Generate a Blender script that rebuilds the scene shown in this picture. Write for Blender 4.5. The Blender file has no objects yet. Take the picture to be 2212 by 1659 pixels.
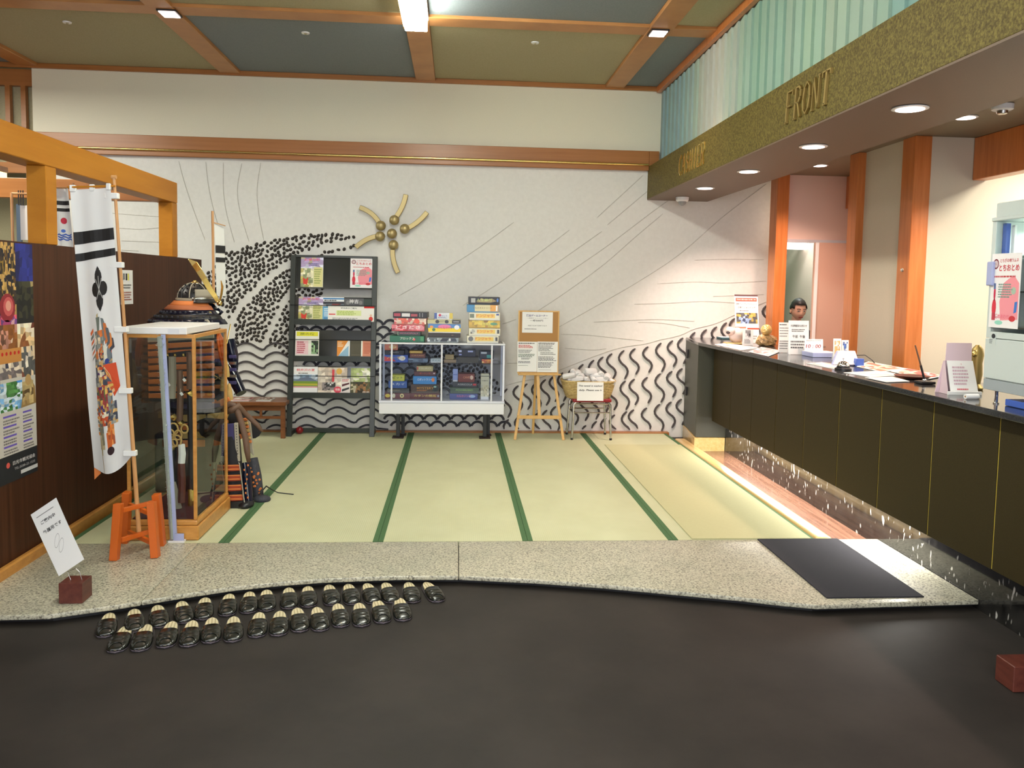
import bpy, bmesh, math, random
from mathutils import Vector, Matrix
random.seed(7)
S = bpy.context.scene
COL = S.collection

# ---------------------------------------------------------------- camera
F, CX, CY, YAW, PIT, ROL, H = 1766.8, 1123.4, 747.9, -.0785866, .073485, .0184678, 1.5
def _rot():
    A = Matrix(((math.cos(YAW), math.sin(YAW), 0), (-math.sin(YAW), math.cos(YAW), 0), (0, 0, 1)))
    B = Matrix(((1, 0, 0), (0, 0, -1), (0, 1, 0)))
    C = Matrix(((1, 0, 0), (0, math.cos(PIT), -math.sin(PIT)), (0, math.sin(PIT), math.cos(PIT))))
    D = Matrix(((math.cos(ROL), -math.sin(ROL), 0), (math.sin(ROL), math.cos(ROL), 0), (0, 0, 1)))
    return D @ C @ B @ A
RM = _rot()                      # world -> camera (right, down, forward)
cd = bpy.data.cameras.new('camera'); cam = bpy.data.objects.new('camera', cd); COL.objects.link(cam)
S.camera = cam
r, d, f = RM[0], RM[1], RM[2]
cam.matrix_world = Matrix(((r[0], -d[0], -f[0], 0), (r[1], -d[1], -f[1], 0), (r[2], -d[2], -f[2], H), (0, 0, 0, 1)))
cd.sensor_fit = 'HORIZONTAL'; cd.sensor_width = 36; cd.lens = F / 2212 * 36
cd.shift_x = -(CX - 1106) / 2212; cd.shift_y = (CY - 829.5) / 2212
cd.clip_start = .05; cd.clip_end = 60
def at(px, py, ax, v):
    """point of the real plane <ax>=v that shows at pixel px,py of the photograph"""
    dr = RM.transposed() @ Vector(((px - CX) / F, (py - CY) / F, 1))
    i = 'xyz'.index(ax); o = Vector((0, 0, H)); return o + dr * ((v - o[i]) / dr[i])

# ---------------------------------------------------------------- world, lights, exposure
S.view_settings.view_transform = 'Standard'; S.view_settings.look = 'None'
S.view_settings.gamma = 1; S.view_settings.use_curve_mapping = False
S.view_settings.exposure = 0.40
w = bpy.data.worlds.new('world'); S.world = w; w.use_nodes = True
w.node_tree.nodes['Background'].inputs[0].default_value = (.80, .84, 1, 1)
w.node_tree.nodes['Background'].inputs[1].default_value = .65
def area(name, loc, rot, sx, sy, power, col, spread=180):
    l = bpy.data.lights.new(name, 'AREA'); l.shape = 'RECTANGLE'; l.size = sx; l.size_y = sy
    l.energy = power; l.color = col; l.spread = math.radians(spread)
    o = bpy.data.objects.new(name, l); o.location = loc; o.rotation_euler = rot; COL.objects.link(o)
    return o
def spot(name, loc, power, col, angle=100, blend=.6, rad=.05, rot=(0, 0, 0)):
    l = bpy.data.lights.new(name, 'SPOT'); l.energy = power; l.color = col
    l.spot_size = math.radians(angle); l.spot_blend = blend; l.shadow_soft_size = rad
    o = bpy.data.objects.new(name, l); o.location = loc; o.rotation_euler = rot; COL.objects.link(o)
WARM = (1, .78, .58); NEUT = (.96, .96, .87); COOL = (.86, .93, 1)
area('lobby_top_fill', (-3.2, .2, 3.3), (0, 0, 0), 1.5, 1.5, 40, NEUT)  # unseen overhead fills added behind the camera, this one and the next
area('lobby_top_fill', (1.0, -1.6, 3.3), (0, 0, 0), 2.5, 1.5, 85, NEUT)
area('lobby_front_fill', (-.5, -3.4, 1.7), (math.radians(90), 0, 0), 5.5, 2.4, 175, (.95, .97, 1))  # added frontal fill behind the camera; no window is in view
area('side_room_light', (-4.6, 6.0, 3.3), (0, 0, 0), 1.6, 2.0, 120, NEUT)
spot('ceiling_spot', (1.53, 6.38, 3.42), 26, WARM, 95, .8, .06)
spot('ceiling_spot', (-2.13, 6.45, 3.42), 30, WARM, 95, .8, .06)
for y, pw in ((3.95, 14), (5.07, 20), (6.2, 42), (7.29, 115)):
    spot('desk_downlight', (2.22, y, 2.385), pw, (1, .76, .67), 100, .8, .05, (math.radians(16 if y > 6 else 0), math.radians(-16 if y > 6 else 0), 0))
for x, y in ((3.12, 3.0), (3.12, 5.1), (3.2, 7.3)):
    spot('inner_downlight', (x, y, 2.63), 90, (1, .68, .54), 125, .8, .05)
area('recess_light', (4.35, 4.6, 2.6), (0, math.radians(-8), 0), .5, 1.6, 66, (1, .99, .88))
area('office_light', (3.62, 8.6, 2.5), (0, 0, 0), .5, .4, 13, (.9, 1, .95))
area('counter_toe_light', (2.49, 5.75, .235), (0, 0, 0), .03, 3.2, 20, (1, .96, .90))
area('refrigerator_light', (2.70, 3.3, 1.79), (0, 0, 0), .2, .5, 3, (.85, 1, .92))
area('partition_lamp', (-3.3, 5.4, 2.6), (0, math.radians(0), 0), .6, .6, 10, WARM)

# ---------------------------------------------------------------- materials
MATS = {}
def base(name, col, rough=.6, metal=0, spec=.5, **k):
    m = bpy.data.materials.new(name); m.use_nodes = True
    b = m.node_tree.nodes['Principled BSDF']
    b.inputs['Base Color'].default_value = (*col, 1); b.inputs['Roughness'].default_value = rough
    b.inputs['Metallic'].default_value = metal; b.inputs['Specular IOR Level'].default_value = spec
    for a, v in k.items(): b.inputs[a.replace('_', ' ')].default_value = v
    MATS[name] = m; return m
def N(m, t, **k):
    n = m.node_tree.nodes.new(t)
    for a, v in k.items(): setattr(n, a, v)
    return n
def coords(m, scale=(1, 1, 1), rot=(0, 0, 0)):
    tc = N(m, 'ShaderNodeTexCoord'); mp = N(m, 'ShaderNodeMapping')
    mp.inputs['Scale'].default_value = scale; mp.inputs['Rotation'].default_value = rot
    m.node_tree.links.new(tc.outputs['Object'], mp.inputs[0]); return mp.outputs[0]
def noise(m, vec, scale, detail=4, rough=.6):
    n = N(m, 'ShaderNodeTexNoise'); n.inputs['Scale'].default_value = scale
    n.inputs['Detail'].default_value = detail; n.inputs['Roughness'].default_value = rough
    m.node_tree.links.new(vec, n.inputs['Vector']); return n.outputs[0]
def ramp(m, fac, stops):
    c = N(m, 'ShaderNodeValToRGB'); e = c.color_ramp.elements
    while len(e) < len(stops): e.new(.5)
    for i, (p, co) in enumerate(stops): e[i].position = p; e[i].color = (*co, 1)
    m.node_tree.links.new(fac, c.inputs[0]); return c.outputs[0]
def setc(m, o): m.node_tree.links.new(o, m.node_tree.nodes['Principled BSDF'].inputs['Base Color'])
def bump(m, h, s=.2, dist=.01):
    b = N(m, 'ShaderNodeBump'); b.inputs['Strength'].default_value = s; b.inputs['Distance'].default_value = dist
    m.node_tree.links.new(h, b.inputs['Height'])
    m.node_tree.links.new(b.outputs[0], m.node_tree.nodes['Principled BSDF'].inputs['Normal'])
def wood(name, c1, c2, stretch=(12, 12, .6), rough=.35, sc=3):
    m = base(name, c1, rough); v = coords(m, stretch); n = noise(m, v, sc, 6, .6)
    setc(m, ramp(m, n, [(.35, c1), (.65, c2)])); bump(m, n, .05, .003); return m
def mottled(name, c1, c2, sc=30, rough=.7, b=.1, detail=4, metal=0, lo=.35, hi=.65, dist=.004, stretch=(1, 1, 1), spec=.5):
    m = base(name, c1, rough, metal, spec); n = noise(m, coords(m, stretch), sc, detail, .65)
    setc(m, ramp(m, n, [(lo, c1), (hi, c2)]))
    if b: bump(m, n, b, dist)
    return m
wood('wood_beam', (.46, .175, .012), (.55, .225, .02), (1.2, .25, 3), .5); MATS['wood_beam'].node_tree.nodes['Principled BSDF'].inputs['Specular IOR Level'].default_value = .25
wood('wood_ceiling', (.42, .18, .055), (.52, .24, .08), (1, 1, 4), .4)
wood('wood_band', (.33, .125, .030), (.40, .16, .045), (.3, 6, 8), .32)
wood('wood_post', (.50, .15, .035), (.62, .21, .06), (10, 10, .7), .3)
wood('wood_panel', (.050, .017, .007), (.085, .030, .013), (14, 14, .35), .5); MATS['wood_panel'].node_tree.nodes['Principled BSDF'].inputs['Specular IOR Level'].default_value = .22
wood('wood_honey', (.50, .22, .045), (.62, .30, .07), (4, 4, 12), .35)
wood('wood_easel', (.62, .36, .11), (.70, .43, .15), (10, 10, 1), .45)
wood('wood_bench', (.17, .058, .020), (.24, .090, .033), (2, 12, 12), .3)
wood('wood_block', (.085, .018, .012), (.13, .032, .02), (12, 3, 12), .45)
wood('wood_sill', (.62, .40, .14), (.74, .52, .22), (12, .5, 12), .22)
wood('wood_strip', (.15, .070, .045), (.25, .13, .085), (14, .6, 14), .18)
wood('bamboo', (.55, .27, .10), (.66, .36, .15), (20, 20, 2), .35)
base('orange_lacquer', (.62, .125, .012), .38)
mottled('plaster_white', (.70, .69, .65), (.74, .73, .69), 25, .8, .25, 6, dist=.006)
mottled('plaster_groove', (.48, .46, .42), (.58, .56, .51), 60, .9, 0)
mottled('wall_cream', (.74, .70, .555), (.77, .73, .585), 160, .9, .15, 3)
mottled('wall_right', (.58, .50, .38), (.61, .53, .41), 160, .9, .12, 3)
mottled('wall_pink', (.78, .58, .50), (.80, .61, .53), 160, .9, .12, 3)
mottled('panel_olive', (.37, .335, .20), (.43, .39, .25), 120, .95, .15, 3)
mottled('panel_blue', (.195, .225, .240), (.235, .265, .285), 120, .95, .15, 3)
mottled('ridge_dark', (.050, .043, .045), (.080, .070, .070), 90, .75, .2)
mottled('pebble', (.016, .013, .010), (.050, .040, .030), 60, .55, .1)
mottled('ridge_blue', (.028, .029, .040), (.048, .048, .062), 90, .7, .2)
m = base('tatami', (.5, .5, .3), .75); v = coords(m, (1, 1, 1)); n = noise(m, v, 3, 3)
wv = N(m, 'ShaderNodeTexWave', wave_type='BANDS', bands_direction='X'); wv.inputs['Scale'].default_value = 26
wv.inputs['Distortion'].default_value = .3; m.node_tree.links.new(v, wv.inputs[0])
mx = N(m, 'ShaderNodeMix', data_type='RGBA'); mx.inputs[0].default_value = .25
m.node_tree.links.new(ramp(m, n, [(.35, (.52, .53, .33)), (.65, (.57, .585, .38))]), mx.inputs[6])
m.node_tree.links.new(ramp(m, wv.outputs[0], [(0, (.47, .475, .29)), (1, (.60, .61, .40))]), mx.inputs[7])
setc(m, mx.outputs[2]); bump(m, wv.outputs[0], .2, .003)
base('towel_fold', (.50, .49, .47), .95); base('gold_glass', (.80, .58, .22), .18, .45); base('blue_grey', (.16, .24, .34), .6)
mottled('tatami_border', (.050, .125, .045), (.070, .155, .060), 200, .85, .1)
m = base('granite', (.5, .48, .4), .33); v = coords(m); n = noise(m, v, 95, 3, .7); n2 = noise(m, v, 4, 2)
a_ = ramp(m, n, [(.36, (.13, .12, .10)), (.46, (.42, .40, .33)), (.60, (.62, .60, .50))])
b_ = ramp(m, n2, [(.3, (.85, .86, .80)), (.7, (1, .98, .92))])
mx = N(m, 'ShaderNodeMix', data_type='RGBA', blend_type='MULTIPLY'); mx.inputs[0].default_value = 1
m.node_tree.links.new(a_, mx.inputs[6]); m.node_tree.links.new(b_, mx.inputs[7]); setc(m, mx.outputs[2])
mottled('floor_mat', (.021, .0175, .0155), (.034, .028, .0245), 2.2, .58, 0, 6, spec=.3)
mottled('door_mat', (.016, .016, .022), (.024, .023, .032), 300, .95, .4)
m = base('marble_black', (.02, .02, .02), .07); v = coords(m, (1, 1, .42), (.5, 0, 0)); 
vr = N(m, 'ShaderNodeTexVoronoi', feature='F1'); vr.inputs['Scale'].default_value = 26; vr.inputs['Randomness'].default_value = 1
dn = noise(m, v, 22, 5, .7); ad = N(m, 'ShaderNodeMixRGB'); ad.inputs[0].default_value = .18
m.node_tree.links.new(v, ad.inputs[1]); 
dcol = N(m, 'ShaderNodeTexNoise'); dcol.inputs['Scale'].default_value = 9; m.node_tree.links.new(v, dcol.inputs['Vector'])
m.node_tree.links.new(dcol.outputs['Color'], ad.inputs[2]); m.node_tree.links.new(ad.outputs[0], vr.inputs['Vector'])
f1 = ramp(m, vr.outputs['Distance'], [(.16, (.55, .53, .50)), (.28, (0, 0, 0))])
f2 = ramp(m, dn, [(.44, (0, 0, 0)), (.54, (1, 1, 1))])
mu = N(m, 'ShaderNodeMixRGB', blend_type='MULTIPLY'); mu.inputs[0].default_value = 1
m.node_tree.links.new(f1, mu.inputs[1]); m.node_tree.links.new(f2, mu.inputs[2])
sc = N(m, 'ShaderNodeMixRGB', blend_type='ADD'); sc.inputs[0].default_value = 1
m.node_tree.links.new(mu.outputs[0], sc.inputs[1]); m.node_tree.links.new(ramp(m, dn, [(.3, (.006, .006, .006)), (.7, (.030, .028, .026))]), sc.inputs[2])
setc(m, sc.outputs[0])
mottled('granite_dark', (.012, .012, .014), (.05, .05, .05), 220, .12, 0)
mottled('granite_green', (.035, .036, .026), (.085, .085, .058), 260, .45, 0)
mottled('counter_face', (.026, .018, .005), (.040, .029, .009), 240, .6, 0, spec=.2)
mottled('fascia_gold', (.072, .050, .010), (.24, .19, .045), 80, .6, .06, 6, .1, .38, .72, spec=.25)
mottled('soffit_brown', (.14, .088, .056), (.165, .106, .070), 180, .55, 0)
mottled('soffit_inner', (.20, .155, .095), (.23, .18, .115), 180, .6, 0)
base('gold_line', (.85, .66, .10), .3, .35)
base('gold_bright', (.9, .68, .22), .22, 1)
base('gold_matte', (.40, .29, .10), .42, .75)
base('brass', (.85, .62, .22), .18, 1)
base('steel', (.55, .54, .50), .25, 1)
base('chrome', (.85, .85, .85), .08, 1)
base('aluminium', (.66, .68, .74), .38, .25)
base('white_paint', (.78, .79, .82), .4)
base('white_plastic', (.80, .80, .80), .35)
base('paper', (.82, .82, .80), .8)
base('cloth_white', (.80, .81, .80), .85)
base('cloth_black', (.018, .018, .020), .8)
base('black', (.010, .010, .012), .4)
base('black_matte', (.012, .011, .014), .8)
base('dark_green_steel', (.030, .036, .030), .38)
base('smoke_acrylic', (.028, .030, .027), .12)
base('red_vinyl', (.25, .006, .012), .35)
base('iron', (.035, .018, .014), .5, .3)
base('towel', (.74, .73, .72), .95)
base('cork', (.42, .22, .075), .9)
m = mottled('wicker', (.42, .29, .10), (.62, .47, .21), 60, .7, 0, stretch=(1, 1, 1))
base('slipper_leather', (.010, .012, .009), .22, spec=.7)
base('slipper_sole', (.020, .018, .022), .55)
base('slipper_rim', (.20, .16, .18), .6)
m = base('slipper_insole', (.62, .54, .34), .8); v = coords(m)
wv = N(m, 'ShaderNodeTexWave', wave_type='BANDS', bands_direction='X'); wv.inputs['Scale'].default_value = 22
m.node_tree.links.new(v, wv.inputs[0]); setc(m, ramp(m, wv.outputs[0], [(.1, (.42, .35, .2)), (.45, (.68, .60, .40))]))
base('skin', (.72, .42, .30), .5, Subsurface_Weight=.05)
base('hair', (.012, .009, .008), .45)
base('navy_cloth', (.015, .018, .030), .8)
base('office_green', (.24, .44, .32), .8)
base('door_pink', (.56, .36, .28), .55)
base('stone_white', (.62, .55, .50), .7)
mottled('rock', (.16, .10, .03), (.55, .36, .16), 40, .35, .4)
base('orange_cord', (.85, .15, .01), .7)
base('lace_orange', (.66, .20, .05), .8)
base('lace_dull', (.42, .13, .05), .75)
base('lace_red', (.38, .06, .02), .8)
base('tassel_tan', (.55, .36, .12), .8)
base('brocade', (.055, .045, .14), .75)
base('trim_cream', (.40, .36, .28), .8)
base('leather_brown', (.14, .075, .045), .6)
base('lacquer_navy', (.006, .008, .022), .15)
base('bronze', (.42, .33, .15), .42, .55)
base('tinsel', (.42, .48, .44), .35, .5)
base('velvet', (.05, .006, .012), .8)
base('blue_plastic', (.06, .13, .50), .4)
base('pale_blue_plastic', (.40, .44, .68), .4)
base('clear_plastic', (.72, .74, .78), .2)
base('fridge_white', (.60, .66, .64), .35)
base('fridge_grey', (.36, .40, .42), .35)
base('glass_grey', (.30, .30, .30), .15)
def glass(name, tint, mixf, rough=.02):
    m = bpy.data.materials.new(name); m.use_nodes = True; nt = m.node_tree; nt.nodes.clear()
    o = nt.nodes.new('ShaderNodeOutputMaterial'); t = nt.nodes.new('ShaderNodeBsdfTransparent'); g = nt.nodes.new('ShaderNodeBsdfGlossy')
    bf = nt.nodes.new('ShaderNodeNewGeometry'); im = nt.nodes.new('ShaderNodeMath'); im.operation = 'SUBTRACT'; im.inputs[0].default_value = 1; im.use_clamp = True; ml = nt.nodes.new('ShaderNodeMath'); ml.operation = 'MULTIPLY'
    nt.links.new(bf.outputs['Backfacing'], im.inputs[1]); nt.links.new(im.outputs[0], ml.inputs[1])
    t.inputs[0].default_value = (*tint, 1); g.inputs['Roughness'].default_value = rough
    fr = nt.nodes.new('ShaderNodeFresnel'); fr.inputs[0].default_value = 1.45
    mm = nt.nodes.new('ShaderNodeMath'); mm.operation = 'ADD'; mm.inputs[1].default_value = mixf
    mx = nt.nodes.new('ShaderNodeMixShader'); nt.links.new(fr.outputs[0], mm.inputs[0]); nt.links.new(mm.outputs[0], ml.inputs[0]); nt.links.new(ml.outputs[0], mx.inputs[0])
    nt.links.new(t.outputs[0], mx.inputs[1]); nt.links.new(g.outputs[0], mx.inputs[2]); nt.links.new(mx.outputs[0], o.inputs[0]); MATS[name] = m
glass('glass_clear', (.93, .95, .94), .01); glass('glass_tinted', (.90, .92, .96), .0)
def emit(name, col, s):
    m = base(name, col, .5); b = m.node_tree.nodes['Principled BSDF']
    b.inputs['Emission Color'].default_value = (*col, 1); b.inputs['Emission Strength'].default_value = s
emit('lamp_white', (.95, .97, .85), 37); emit('lamp_pink', (1, .80, .74), 4); emit('lamp_yellow', (1, .75, .3), 2)
emit('strip_light', (1, .97, .86), 10); emit('lamp_soft', (.96, 1, .95), 2)
emit('fridge_lamp', (.80, .95, .85), .35)
m = base('print', (1, 1, 1), .65); vc = N(m, 'ShaderNodeVertexColor', layer_name='Col'); setc(m, vc.outputs[0])
m = base('print_gloss', (1, 1, 1), .28); vc = N(m, 'ShaderNodeVertexColor', layer_name='Col'); setc(m, vc.outputs[0])
def lin(c):
    return tuple(((x / 255) / 12.92 if x / 255 <= .04045 else ((x / 255 + .055) / 1.055) ** 2.4) for x in c)

# ---------------------------------------------------------------- mesh helpers
def wloc(o):
    v = Vector((0, 0, 0))
    while o is not None: v = v + Vector(o.location); o = o.parent
    return v
class MB:
    def __init__(s): s.v = []; s.f = []; s.c = []; s.cur = None
    def add(s, vs, fs):
        b = len(s.v); s.v += [Vector(x) for x in vs]
        for q in fs: s.f.append([b + i for i in q]); s.c.append(s.cur)
    def box(s, x0, y0, z0, x1, y1, z1):
        x0, x1 = sorted((x0, x1)); y0, y1 = sorted((y0, y1)); z0, z1 = sorted((z0, z1))
        s.add([(x0, y0, z0), (x1, y0, z0), (x1, y1, z0), (x0, y1, z0), (x0, y0, z1), (x1, y0, z1), (x1, y1, z1), (x0, y1, z1)],
              [(0, 3, 2, 1), (4, 5, 6, 7), (0, 1, 5, 4), (1, 2, 6, 5), (2, 3, 7, 6), (3, 0, 4, 7)]); return s
    def bar(s, a, b, wx, wy, up=(0, 0, 1)):
        """rectangular bar from a to b; wx across (perp. to up), wy along up"""
        a, b = Vector(a), Vector(b); d = (b - a).normalized(); up = Vector(up)
        if abs(d.dot(up)) > .98: up = Vector((0, 1, 0))
        x = d.cross(up).normalized(); y = x.cross(d).normalized(); vs = []
        for p in (a, b):
            for sx, sy in ((-1, -1), (1, -1), (1, 1), (-1, 1)): vs.append(p + x * sx * wx / 2 + y * sy * wy / 2)
        s.add(vs, [(0, 1, 2, 3), (7, 6, 5, 4), (0, 4, 5, 1), (1, 5, 6, 2), (2, 6, 7, 3), (3, 7, 4, 0)]); return s
    def tube(s, pts, r, n=8, cap=True):
        pts = [Vector(p) for p in pts]; k = len(pts); rr = r if isinstance(r, (list, tuple)) else [r] * k
        b = len(s.v); prev = None
        for i, p in enumerate(pts):
            t = (pts[min(i + 1, k - 1)] - pts[max(i - 1, 0)]).normalized()
            if prev is None: u = t.orthogonal().normalized()
            else: u = (prev - t * prev.dot(t)).normalized()
            prev = u; w_ = t.cross(u)
            for j in range(n):
                a = 2 * math.pi * j / n; s.v.append(p + (u * math.cos(a) + w_ * math.sin(a)) * rr[i])
        for i in range(k - 1):
            for j in range(n):
                s.f.append([b + i * n + j, b + i * n + (j + 1) % n, b + (i + 1) * n + (j + 1) % n, b + (i + 1) * n + j]); s.c.append(s.cur)
        if cap:
            s.f.append([b + j for j in range(n)][::-1]); s.c.append(s.cur)
            s.f.append([b + (k - 1) * n + j for j in range(n)]); s.c.append(s.cur)
        return s
    def ball(s, c, r, nu=12, nv=8, half=False):
        c = Vector(c); r = Vector(r if hasattr(r, '__len__') else (r, r, r)); vs = []; fs = []
        for i in range(nv + 1):
            th = math.pi * i / nv * (.5 if half else 1)
            for j in range(nu):
                a = 2 * math.pi * j / nu
                vs.append(c + Vector((r.x * math.sin(th) * math.cos(a), r.y * math.sin(th) * math.sin(a), r.z * math.cos(th))))
        for i in range(nv):
            for j in range(nu): fs.append((i * nu + j, (i + 1) * nu + j, (i + 1) * nu + (j + 1) % nu, i * nu + (j + 1) % nu))
        s.add(vs, fs); return s
    def lathe(s, c, prof, n=20):
        c = Vector(c); vs = []; fs = []
        for (r_, z) in prof:
            for j in range(n):
                a = 2 * math.pi * j / n; vs.append(c + Vector((r_ * math.cos(a), r_ * math.sin(a), z)))
        for i in range(len(prof) - 1):
            for j in range(n): fs.append((i * n + j, i * n + (j + 1) % n, (i + 1) * n + (j + 1) % n, (i + 1) * n + j))
        fs.append(tuple(range(n))[::-1]); fs.append(tuple((len(prof) - 1) * n + j for j in range(n)))
        s.add(vs, fs); return s
    def prism(s, poly, d):
        """closed outline (list of 3-D points) extruded by vector d"""
        n = len(poly); d = Vector(d); vs = [Vector(p) for p in poly] + [Vector(p) + d for p in poly]
        s.add(vs, [tuple(range(n)), tuple(range(2 * n - 1, n - 1, -1))] + [(i, i + n, (i + 1) % n + n, (i + 1) % n) for i in range(n)]); return s
    def grid(s, fn, nu, nv, thick=0):
        vs = [Vector(fn(i / nu, j / nv)) for j in range(nv + 1) for i in range(nu + 1)]
        fs = [(j * (nu + 1) + i, j * (nu + 1) + i + 1, (j + 1) * (nu + 1) + i + 1, (j + 1) * (nu + 1) + i) for j in range(nv) for i in range(nu)]
        s.add(vs, fs); return s
    def build(s, name, mat, parent=None, local=False, bevel=0, smooth=False, seg=1, solid=0, sub=0):
        off = Vector((0, 0, 0)) if (local or parent is None) else wloc(parent)
        me = bpy.data.meshes.new(name); me.from_pydata([v - off for v in s.v], [], s.f)
        if any(c is not None for c in s.c):
            ca = me.color_attributes.new('Col', 'FLOAT_COLOR', 'CORNER'); li = 0; dat = []
            for q, c in zip(s.f, s.c):
                c = c or (1, 1, 1)
                for _ in q: dat += [c[0], c[1], c[2], 1]
            ca.data.foreach_set('color', dat)
        bm = bmesh.new(); bm.from_mesh(me); bmesh.ops.recalc_face_normals(bm, faces=bm.faces)
        if bevel: bmesh.ops.bevel(bm, geom=list(bm.edges), offset=bevel, segments=seg, affect='EDGES', clamp_overlap=True, profile=.6)
        bm.to_mesh(me); bm.free()
        if smooth:
            me.polygons.foreach_set('use_smooth', [True] * len(me.polygons))
            if smooth != 'all': me.set_sharp_from_angle(angle=math.radians(40))
        me.materials.append(MATS[mat])
        o = bpy.data.objects.new(name, me); COL.objects.link(o)
        if parent is not None: o.parent = parent
        if solid:
            q = o.modifiers.new('thickness', 'SOLIDIFY'); q.thickness = solid; q.offset = 0
        if sub:
            q = o.modifiers.new('smooth', 'SUBSURF'); q.levels = q.render_levels = sub
        return o
def B(x0, y0, z0, x1, y1, z1): return MB().box(x0, y0, z0, x1, y1, z1)
def tag(o, label=None, cat=None, group=None, kind=None):
    if label: o['label'] = label
    if cat: o['category'] = cat
    if group: o['group'] = group
    if kind: o['kind'] = kind
    return o
def thing(name, label, cat, loc, rotz=0, group=None):
    o = bpy.data.objects.new(name, None); o.empty_display_size = .1; COL.objects.link(o)
    o.location = loc; o.rotation_euler = (0, 0, rotz); return tag(o, label, cat, group)
def struct(o): o['kind'] = 'structure'; return o
def dup(o, parent=None):
    c = o.copy(); COL.objects.link(c)
    if parent is not None: c.parent = parent
    for ch in list(o.children): dup(ch, c)
    return c
FC = {}
def text_mesh(s, bold=0):
    k = (s, bold)
    if k not in FC:
        c = bpy.data.curves.new('t', 'FONT'); c.body = s; c.align_x = 'CENTER'; c.align_y = 'CENTER'; c.offset = bold; c.resolution_u = 3
        o = bpy.data.objects.new('t', c); COL.objects.link(o); bpy.context.view_layer.update()
        me = bpy.data.meshes.new_from_object(o.evaluated_get(bpy.context.evaluated_depsgraph_get()))
        FC[k] = ([tuple(v.co) for v in me.vertices], [tuple(p.vertices) for p in me.polygons])
        bpy.data.objects.remove(o); bpy.data.curves.remove(c); bpy.data.meshes.remove(me)
    return FC[k]
class Sheet:
    """flat print laid on a real sheet. o = lower-left corner, u/v = edge vectors"""
    def __init__(s, o, u, v, n=None):
        s.o, s.u, s.v = Vector(o), Vector(u), Vector(v); s.n = (s.u.cross(s.v)).normalized()
        s.mb = MB(); s.k = 0
    def P(s, a, b, lift=None): return s.o + s.u * a + s.v * b + s.n * (.0006 + .00022 * (s.k if lift is None else lift))
    def r(s, a0, b0, a1, b1, c, k=None):
        if k is not None: s.k = k
        s.mb.cur = lin(c); s.mb.add([s.P(a0, b0), s.P(a1, b0), s.P(a1, b1), s.P(a0, b1)], [(0, 1, 2, 3)]); return s
    def poly(s, pts, c, k=None):
        if k is not None: s.k = k
        s.mb.cur = lin(c); s.mb.add([s.P(a, b) for a, b in pts], [tuple(range(len(pts)))]); return s
    def disc(s, a, b, ra, rb, c, k=None, n=14):
        return s.poly([(a + ra * math.cos(2 * math.pi * i / n), b + rb * math.sin(2 * math.pi * i / n)) for i in range(n)], c, k)
    def t(s, txt, a, b, size, c, k=3, bold=0, wid=None, vert=False, slant=0):
        """size = letter height as a part of |v|; wid = wanted text width as a part of |u|"""
        vs, fs = text_mesh(txt, bold)
        if not vs: return s
        xs = [q[0] for q in vs]; W = max(xs) - min(xs) or 1
        ul, vl = s.u.length, s.v.length; sz = size * vl; sx = sz if wid is None else wid * ul / W
        s.k = k; s.mb.cur = lin(c); uu, vv = s.u.normalized(), s.v.normalized()
        c0 = s.P(a, b)
        s.mb.add([c0 + uu * ((x + slant * y) * sx) + vv * (y * sz) for x, y, z in vs], fs); return s
    def lines(s, a0, a1, b0, b1, n, c, seed=1, k=2, fill=.55):
        R = random.Random(seed)
        for i in range(n):
            y = b1 - (i + .5) * (b1 - b0) / n; h = (b1 - b0) / n * fill / 2; x = a0; e = a1 - R.random() * .35 * (a1 - a0)
            while x < e:
                w_ = (a1 - a0) * R.uniform(.04, .13); s.r(x, y - h, min(x + w_, e), y + h, c, k); x += w_ + (a1 - a0) * .018
        return s
    def photo(s, a0, b0, a1, b1, pal, nx, ny, seed=1, k=1):
        """halftone-like picture: irregular patches of ink"""
        R = random.Random(seed); ph = [R.random() * 6 for _ in range(4)]
        def pick(i, j):
            q = math.sin(i * .9 + ph[0]) + math.sin(j * .8 + ph[1]) + math.sin((i + j) * .55 + ph[2]) + R.uniform(-1.1, 1.1)
            c = pal[int((q + 4.1) / 8.2 * len(pal)) % len(pal)]; j_ = R.uniform(.85, 1.12); return tuple(min(255, x * j_) for x in c)
        px = [[(a0 + (a1 - a0) * (i + (R.uniform(-.35, .35) if 0 < i < nx else 0)) / nx, b0 + (b1 - b0) * (j + (R.uniform(-.35, .35) if 0 < j < ny else 0)) / ny) for i in range(nx + 1)] for j in range(ny + 1)]
        for j in range(ny):
            for i in range(nx): s.poly([px[j][i], px[j][i + 1], px[j + 1][i + 1], px[j + 1][i]], pick(i, j), k)
        return s
    def build(s, parent, name='print', mat='print'): return s.mb.build(name, mat, parent)
def paper(name, label, cat, o, u, v, th=.0012, mat='paper', group=None):
    """a sheet as a thing of its own: returns (root, Sheet)"""
    o, u, v = Vector(o), Vector(u), Vector(v); n = u.cross(v).normalized()
    root = thing(name, label, cat, o, 0, group)
    MB().prism([o, o + u, o + u + v, o + v], -n * th).build('sheet', mat, root)
    return root, Sheet(o, u, v)
def yrect(px0, py0, px1, py1, Y):
    """real rectangle in the plane y=Y that shows between two pixel corners (x0,z0,x1,z1)"""
    m_ = (py0 + py1) / 2; n_ = (px0 + px1) / 2
    return at(px0, m_, 'y', Y).x, at(n_, py1, 'y', Y).z, at(px1, m_, 'y', Y).x, at(n_, py0, 'y', Y).z
YB = 8.33
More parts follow.
